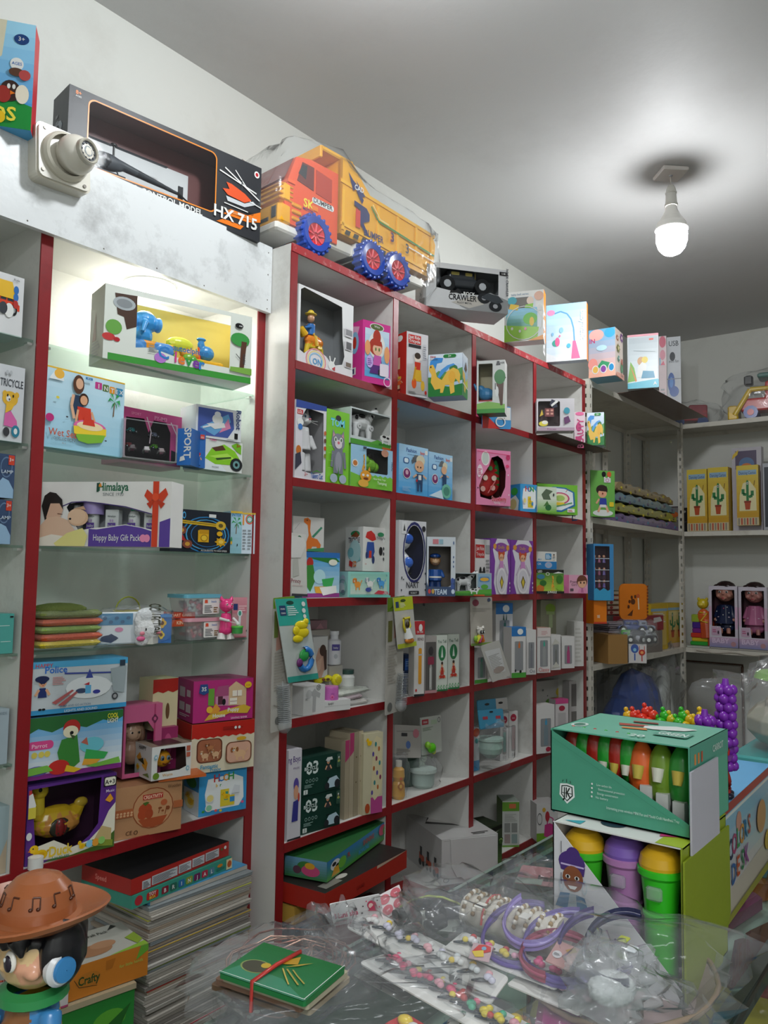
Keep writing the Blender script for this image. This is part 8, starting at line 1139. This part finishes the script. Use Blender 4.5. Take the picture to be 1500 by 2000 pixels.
def cup(x, y, c1, c2, lab):
    o = empty('toy_cup', lab, 'cup', (x, y, CZ + .004), 0, 'toy cups in the lime display box'); q = M(); s = 1.0
    q.lathe((0, 0, 0), [(.0005, 0), (.021, 0), (.023, .004), (.025, .095), (.027, .10), (.027, .104), (.024, .106), (.026, .13), (.029, .155), (.034, .16), (.034, .168), (.03, .170)], c2, 24); q.build('cup_body', o)
    q = M(); q.lathe((0, 0, .168), [(.031, 0), (.032, .006), (.029, .018), (.02, .028), (.008, .032), (.0005, .033)], c1, 24); q.build('domed_lid', o)
    q = M(); q.rbox(-.0345, -.012, .128, -.025, .012, .148, '3a5a34', .003); q.build('window', o, HAZE)
for x, y, c1, c2, lab in ((1.225, .55, 'd8aa1e', '3fb82a', 'toy cup with yellow dome and green body, leftmost in the display box'), (1.235, .488, '7a5ab0', 'b07ab0', 'toy cup with violet dome and pink body between the yellow ones'), (1.222, .428, 'd8a81e', '34c024', 'toy cup with yellow dome and bright green body at the front right'), (1.31, .505, '8a6ab8', 'a8609a', 'toy cup with violet lid standing in the second row'), (1.30, .432, 'c89a1e', '2fa82a', 'green toy cup in the far right corner of the display box')): cup(x, y, c1, c2, lab)
fig('shield', 'q e8ecea 9 28 13 29 17 28 17.4 18 13 11 8.6 18; q 20342e 9.8 26.6 13 27.6 16.2 26.6 16.4 18.6 13 13 9.6 18.6; q e8ecea 10.4 25.8 13 26.6 15.6 25.8 15.8 19 13 14.2 10.2 19; S 13 16.6 6.4 9 14201c JK; l .6 14201c 10 20.4 16 20.4; l .6 20342e 10.6 30 11 32; l .6 20342e 13 30 13 33; l .6 20342e 15.4 30 15 32; e 27.4 33 .5 .9 w; s 34 32 11 2 c8dcd4 Low carbon life; e 27.4 29.4 .5 .9 w; s 38 28.4 19 2 c8dcd4 Environmental protection; e 27.4 25.8 .5 .9 w; s 36 24.8 15 2 c8dcd4 Energy conservation; e 27.4 22.2 .5 .9 w; s 33 21.2 9 2 c8dcd4 No battery; s 54 14 50 2.4 c8dcd4 Interesting press wireless MINI Fan and Mould Craft Handheld Tray')
GXx, GYy = 1.232, .612
W2 = opendisplay('carrot_display_box', 'sea green display box with a JK shield logo, full of carrot toys', GXx, GYy, 1.118, .225, .20, .132, '4c9c80', [(0, 0), (100, 0), (100, 14), (97, 17), (0, 98)], {'R': '5aa88c', 'U': '58a68c', 'B': '3a7a66', 'F': '4a9a7e'},
  {'F': 'shield -4.55 -3 135 135; l .5 3f8a70 2 90 96 12', 'U': 'e 10 30 6 10 c8d8d0; e 10 30 4 7 3a7a66; q a8402a 30 60 50 66 56 58 34 50; q d8843a 38 44 54 50 58 42 40 38; q e0e4e0 50 60 70 74 86 70 80 58 60 48 52 50; q 8a3a2a 36 76 54 80 56 74 38 70; S 78 30 22 16 d8e8e0 CARROT; R 66 26 90 48 2 4f9a84; S 78 31 20 12 d8e8e0 GREEN; S 60 8 14 9 d8e8e0 20', 'R': 'r 0 72 100 100 4f9a84; r 10 78 14 90 d8843a; r 18 78 22 90 d8843a; r 26 78 30 90 b8502a; S 70 82 40 8 c8dcd4 CARROT'})
q = M(); q.prism([(-.075, .07), (.06, .07), (.062, -.07), (.04, -.11), (-.045, -.11), (-.076, -.07)], -.0015, .0015, 'b9b6c0'); fl = q.build('hanging_flap', W2, CARD); fl.location = (.118, -.04, .03); fl.rotation_euler = (0, math.radians(0), math.radians(90)); 
rnd = random.Random(9)
for i in range(9):
    u = .02 + .019 * i if i < 6 else .137 + .031 * (i - 6); ylo = GYy - u; red = i % 2 == 0; big = i > 5
    cc = ['a8281e', '2a9a34'][i % 2] if not big else ['e0642a', '6f8f2a', '2f8a34', 'e8602a', '8a8a30'][i - 6]
    o = toy('vegetable_toy', ['red bottle shaped', 'green bottle shaped', 'second red', 'second green', 'third red', 'third green', 'orange carrot shaped', 'olive kiwi shaped', 'leaf green', 'second orange carrot shaped', 'second kiwi shaped'][i] + ' squeeze toy in the sea green box', 'toy', (GXx + .045, ylo, 1.123 + .004), -1.57, .05 if not big else .066, {'body': '~e 0 0 %s .34 .34 .75 %s; e 0 0 %s .16 .16 .3 %s' % (1.65 if not big else 1.0, cc, 2.2 if not big else 1.5, cc), 'cap': 'c 0 -.25 %s .16 0 -.34 %s .1 %s' % (1.5 if not big else 1.2, 1.2 if not big else .9, ['c8b04a', 'd8d8c8'][i % 2])}, group='squeeze toys in the sea green box')
for i in range(3):
    carton('paper_tube', 'folded white paper sleeve, %s of three at the right of the sea green box' % ['left', 'middle', 'right'][i], 0, 0, 0, 0, 1.124, .02, -80 - i * 6, 'c8c8c4', loc=(GXx + .02, .47 - i * .025, .018), h=.055 - i * .008, cat='paper')
# stick display box
SBX = carton('stick_display_box', 'red rimmed white and blue display box with cartoon lettering at the right', 0, 0, 0, 0, CZ + .001, .12, 2, '9ac0d4', loc=(1.50, .415, .42), h=.20, cols={'U': '5fa8d8', 'L': 'c8b8b8'},
  art='g 0 0 100 100 d8c8b8 78a8c8; r 0 92 100 100 a82a2c; r 0 88 100 91 d8d8d4; q c0b8a8 0 0 100 0 100 30 0 24; e 26 76 5 9 c88a7a; T 10 50 18 2a2f4a C; T 17 52 18 a83a6a O; T 24 54 18 3a8a4a L; T 31 54 18 c8822a O; T 38 55 18 2f5f9a R; T 45 56 18 b83a3a S; T 14 28 18 2f5f9a D; T 22 30 18 b8502a E; T 30 31 18 2a7a4a S; T 38 32 18 8a3a8a K; e 70 60 10 16 c88a5a; e 84 30 8 10 c8a03a; q 9a9a3a 0 0 100 0 100 8 0 6')
for i, (x, y, zt, lab) in enumerate(((1.562, .424, 1.31, 'tallest purple grape shaped bubble stick standing in the display box'), (1.528, .452, 1.255, 'second purple grape shaped bubble stick behind the sea green box'), (1.585, .43, 1.20, 'third purple grape shaped bubble stick at the right'))):
    o = empty('bubble_stick', lab, 'toy', (x, y, 1.103)); q = M(); H = zt - 1.103; n = min(7, int((H - .05) / .0155))
    for k in range(n):
        zz = H - .012 - k * .0155
        for j in range(5): a = j * 1.257 + k * .6; q.ell((.0115 * math.cos(a), .0115 * math.sin(a), zz), (.0095, .0095, .010), '7a2aa8', 8, 5)
    q.cone((0, 0, H - .01), .008, (0, 0, H + .008), .005, '7a2aa8', 10); q.cone((0, 0, min(.08, H - .14)), .007, (0, 0, H - .13), .012, '8a4ab0', 10); q.build('grape_tube', o)
    q = M(); q.tube([(.012 * math.sin(k * .9), 0, .0 + k * .011) for k in range(10)], .0045, 'b02a28', 6); q.ell((.003, -.004, .004), (.012, .007, .005), '1c1c30', 8, 5); q.build('red_handle', o)
# fruit sticks behind the green box
rnd = random.Random(14)
for i in range(14):
    px = 1225 + i * 12; c = ['d8a81e', 'd83a24', 'd83a24', 'd8301e', 'd83a24', '3aa82a', '34b02a', 'c8b81e', '3ab02a', '3ab02a', 'd8b01e', 'd8b81e', 'e0b81e', '8a3aa8'][i]; cn = ['yellow', 'red', 'red', 'red', 'red', 'green', 'green', 'yellow', 'green', 'green', 'yellow', 'yellow', 'yellow', 'purple'][i]
    p = onp(0, px, 1392 + (i % 3) * 7 - (8 if cn == 'red' else 0), 1.58); o = empty('fruit_stick', cn + ' knobbly plastic fruit stick, number %s in the row behind the sea green box' % ['one', 'two', 'three', 'four', 'five', 'six', 'seven', 'eight', 'nine', 'ten', 'eleven', 'twelve', 'thirteen', 'fourteen'][i], 'toy', (p.x, p.y, CZ + .002), 0, 'fruit sticks behind the sea green box')
    q = M(); H = p.z - CZ
    for k in range(4): q.ell((.006 * math.cos(k * 2.1), .006 * math.sin(k * 2.1), H - .008 - k * .013), (.011, .011, .010), c, 9, 6)
    q.ell((.004, .004, H + .004), (.005, .005, .005), c, 8, 5); q.cone((0, 0, 0), .012, (0, 0, H - .045), .008, c, 10); q.build('fruit_stick_body', o)
# bags and cartons further along the counter
bo = toy('storage_bag', 'big clear bag of pale packets at the right edge behind the purple sticks', 'bag', (2.2, .42, CZ + .104), 0, .085, {'packet': 'b -2.2 -1.6 0 2.2 1.6 .5 a8a080; b -2.1 -1.5 .5 2.1 1.5 1.0 b8a488; b -2.1 -1.5 1.0 2.0 1.5 1.4 2f9a98', 'cloth': '~e 0 0 2.4 1.9 1.5 1.1 9a9888; e -.4 -.2 3.2 1.3 1.1 .7 a8a294; e .6 .1 3.5 .9 .8 .5 8a8478', 'lid': 'c .2 0 4.1 1.3 .2 0 4.35 1.25 8fc060; e .9 -.4 4.4 .5 .5 .25 c83a5a'})
bag('film_wrap', (0, 0, .19), (.23, .18, .205), bo, seed=98, amp=.35, n=48, mm=24)
bo.scale = (1, 1, .72)
carton('teal_box', 'sea green carton at the right edge below the big clear bag', 0, 0, 0, 0, CZ + .001, .2, 0, '2a8a6c', loc=(1.97, .30, .42), h=.10)
# ---------------------------------------------------------------- singing boy toy in the corner
HX, HY = .440, .781
hb = empty('hat_boy_toy', 'plastic boy with brown hat and blue headphones at the bottom left corner', 'toy', (HX, HY, CZ + .058), math.radians(-84)); Hh = M()
prims(Hh, 'e 0 0 .176 .041 .039 .040 e0c08e; e 0 -.036 .168 .004 .004 .004 e0bc88; e .028 -.022 .165 .010 .008 .008 e4a98a; e -.028 -.022 .165 .010 .008 .008 e4a98a'); blend(Hh.build('head', hb), .0022)
q = M(); prims(q, 'e 0 .010 .186 .047 .045 .030 17161a; e .040 .004 .178 .016 .026 .034 17161a; e -.040 .004 .178 .016 .026 .034 17161a; e 0 .022 .172 .044 .030 .038 17161a; c .020 -.033 .198 .012 .030 -.036 .184 .002 17161a; c .006 -.038 .198 .012 .010 -.042 .188 .002 17161a; c -.010 -.038 .198 .012 -.014 -.040 .190 .002 17161a; c -.026 -.032 .198 .012 -.036 -.030 .182 .002 17161a'); blend(q.build('hair', hb), .0022)
q = M(); q.lathe((0, 0, .206), [(.0005, .001), (.05, .0), (.078, .010), (.082, .016), (.079, .017), (.050, .008), (.044, .010), (.042, .020), (.037, .036), (.026, .047), (.012, .052), (.0005, .053)], '9c5a34', 36); q.ell((0, 0, .212), (.052, .052, .003), '9c5a34', 24, 6)
for v_ in range(len(q.v)):
    x, y, zz = q.v[v_]; r_ = math.hypot(x, y)
    if r_ > .06: q.v[v_] = (x, y, zz + .010 * (x / r_) ** 2 - .004)
ho = q.build('hat', hb); ho.scale = (.90, .90, .95); ho.location.z = .006; q = M(); q.X = None
for k in range(8):
    a = -1.57 + (k - 3.5) * .62; ca, sa = math.cos(a), math.sin(a); P = lambda u, zz, r_: (ca * r_ - sa * u, sa * r_ + ca * u, zz)
    q.tube([P(-.004, .232, .0405), P(-.004, .243, .0362)], .0009, '4a2412', 5); q.tube([P(.004, .232, .0405), P(.004, .243, .0362)], .0009, '4a2412', 5) if k % 2 else None
    q.tube([P(-.004, .243, .0362), P(.004, .2425, .0362)], .0011, '4a2412', 5); q.ell(P(-.006, .232, .0402), (.0026, .0026, .002), '4a2412', 8, 5)
    if k % 2: q.ell(P(.002, .232, .0402), (.0026, .0026, .002), '4a2412', 8, 5)
q.build('music_notes', ho)
q = M()
for s in (-1, 1):
    q.ell((s * .014, -.0375, .178), (.0085, .004, .0105), 'f0ece4', 14, 8); q.ell((s * .014, -.0402, .177), (.006, .003, .0082), '2a2430', 12, 8); q.ell((s * .012, -.0425, .181), (.0018, .0014, .0024), 'w', 8, 5); q.tube([(s * .006, -.0405, .192), (s * .014, -.0415, .195), (s * .022, -.036, .192)], .0011, '2a1a14', 5)
q.tube([(-.006, -.0395, .158), (0, -.0405, .156), (.006, -.0395, .158)], .001, '9a3a2a', 5); q.build('eye', hb)
q = M()
for s in (-1, 1):
    q.X = Matrix.Translation((s * .046, -.004, .168)) @ Matrix.Rotation(s * math.pi / 2, 4, 'Y') @ Matrix.Scale(.84, 4); q.lathe((0, 0, 0), [(.0005, -.004), (.020, -.004), (.021, .004), (.017, .009), (.015, .009)], 'd8dadc', 22); q.lathe((0, 0, 0), [(.015, .009), (.014, .013), (.0005, .014)], '3f86c0', 20); q.X = None
q.tube([(.046 * math.cos(math.radians(t)), 0, .172 + .05 * math.sin(math.radians(t))) for t in range(0, 181, 15)], .005, '7a3f24', 8); q.build('headphones', hb)
q = M(); prims(q, 'c 0 0 .125 .026 0 0 .06 .036 d8b83a; e 0 0 .07 .037 .032 .03 d8b83a; c .030 0 .12 .012 .048 -.014 .08 .011 3f86c0; c -.030 0 .12 .012 -.048 -.014 .08 .011 3f86c0; c -.016 0 .06 .017 -.018 0 .01 .015 2f5f9a; c .016 0 .06 .017 .018 0 .01 .015 2f5f9a; e .018 -.008 .008 .018 .024 .010 8a3a24; e -.018 -.008 .008 .018 .024 .010 8a3a24; e 0 -.03 .095 .014 .012 .018 8a5a34'); blend(q.build('body', hb), .003)
q = M(); q.X = Matrix.Translation((0, 0, .130)); q.lathe((0, 0, 0), [(.026, -.008), (.036, -.002), (.035, .006), (.026, .010)], '2f8a4c', 22); q.build('scarf', hb); q = M(); q.rbox(-.036, -.034, .072, -.010, -.026, .114, '3f8ac8', .004); q.build('bib_pocket', hb)
hb.scale = (.95, .95, .95)
o = empty('cardboard_stand', 'brown carton the hat boy toy stands on', 'box', (HX, HY, CZ + .0005)); q = M(); q.rbox(-.06, -.06, 0, .06, .06, .055, '8a7452', .002); q.build('carton', o, CARD)
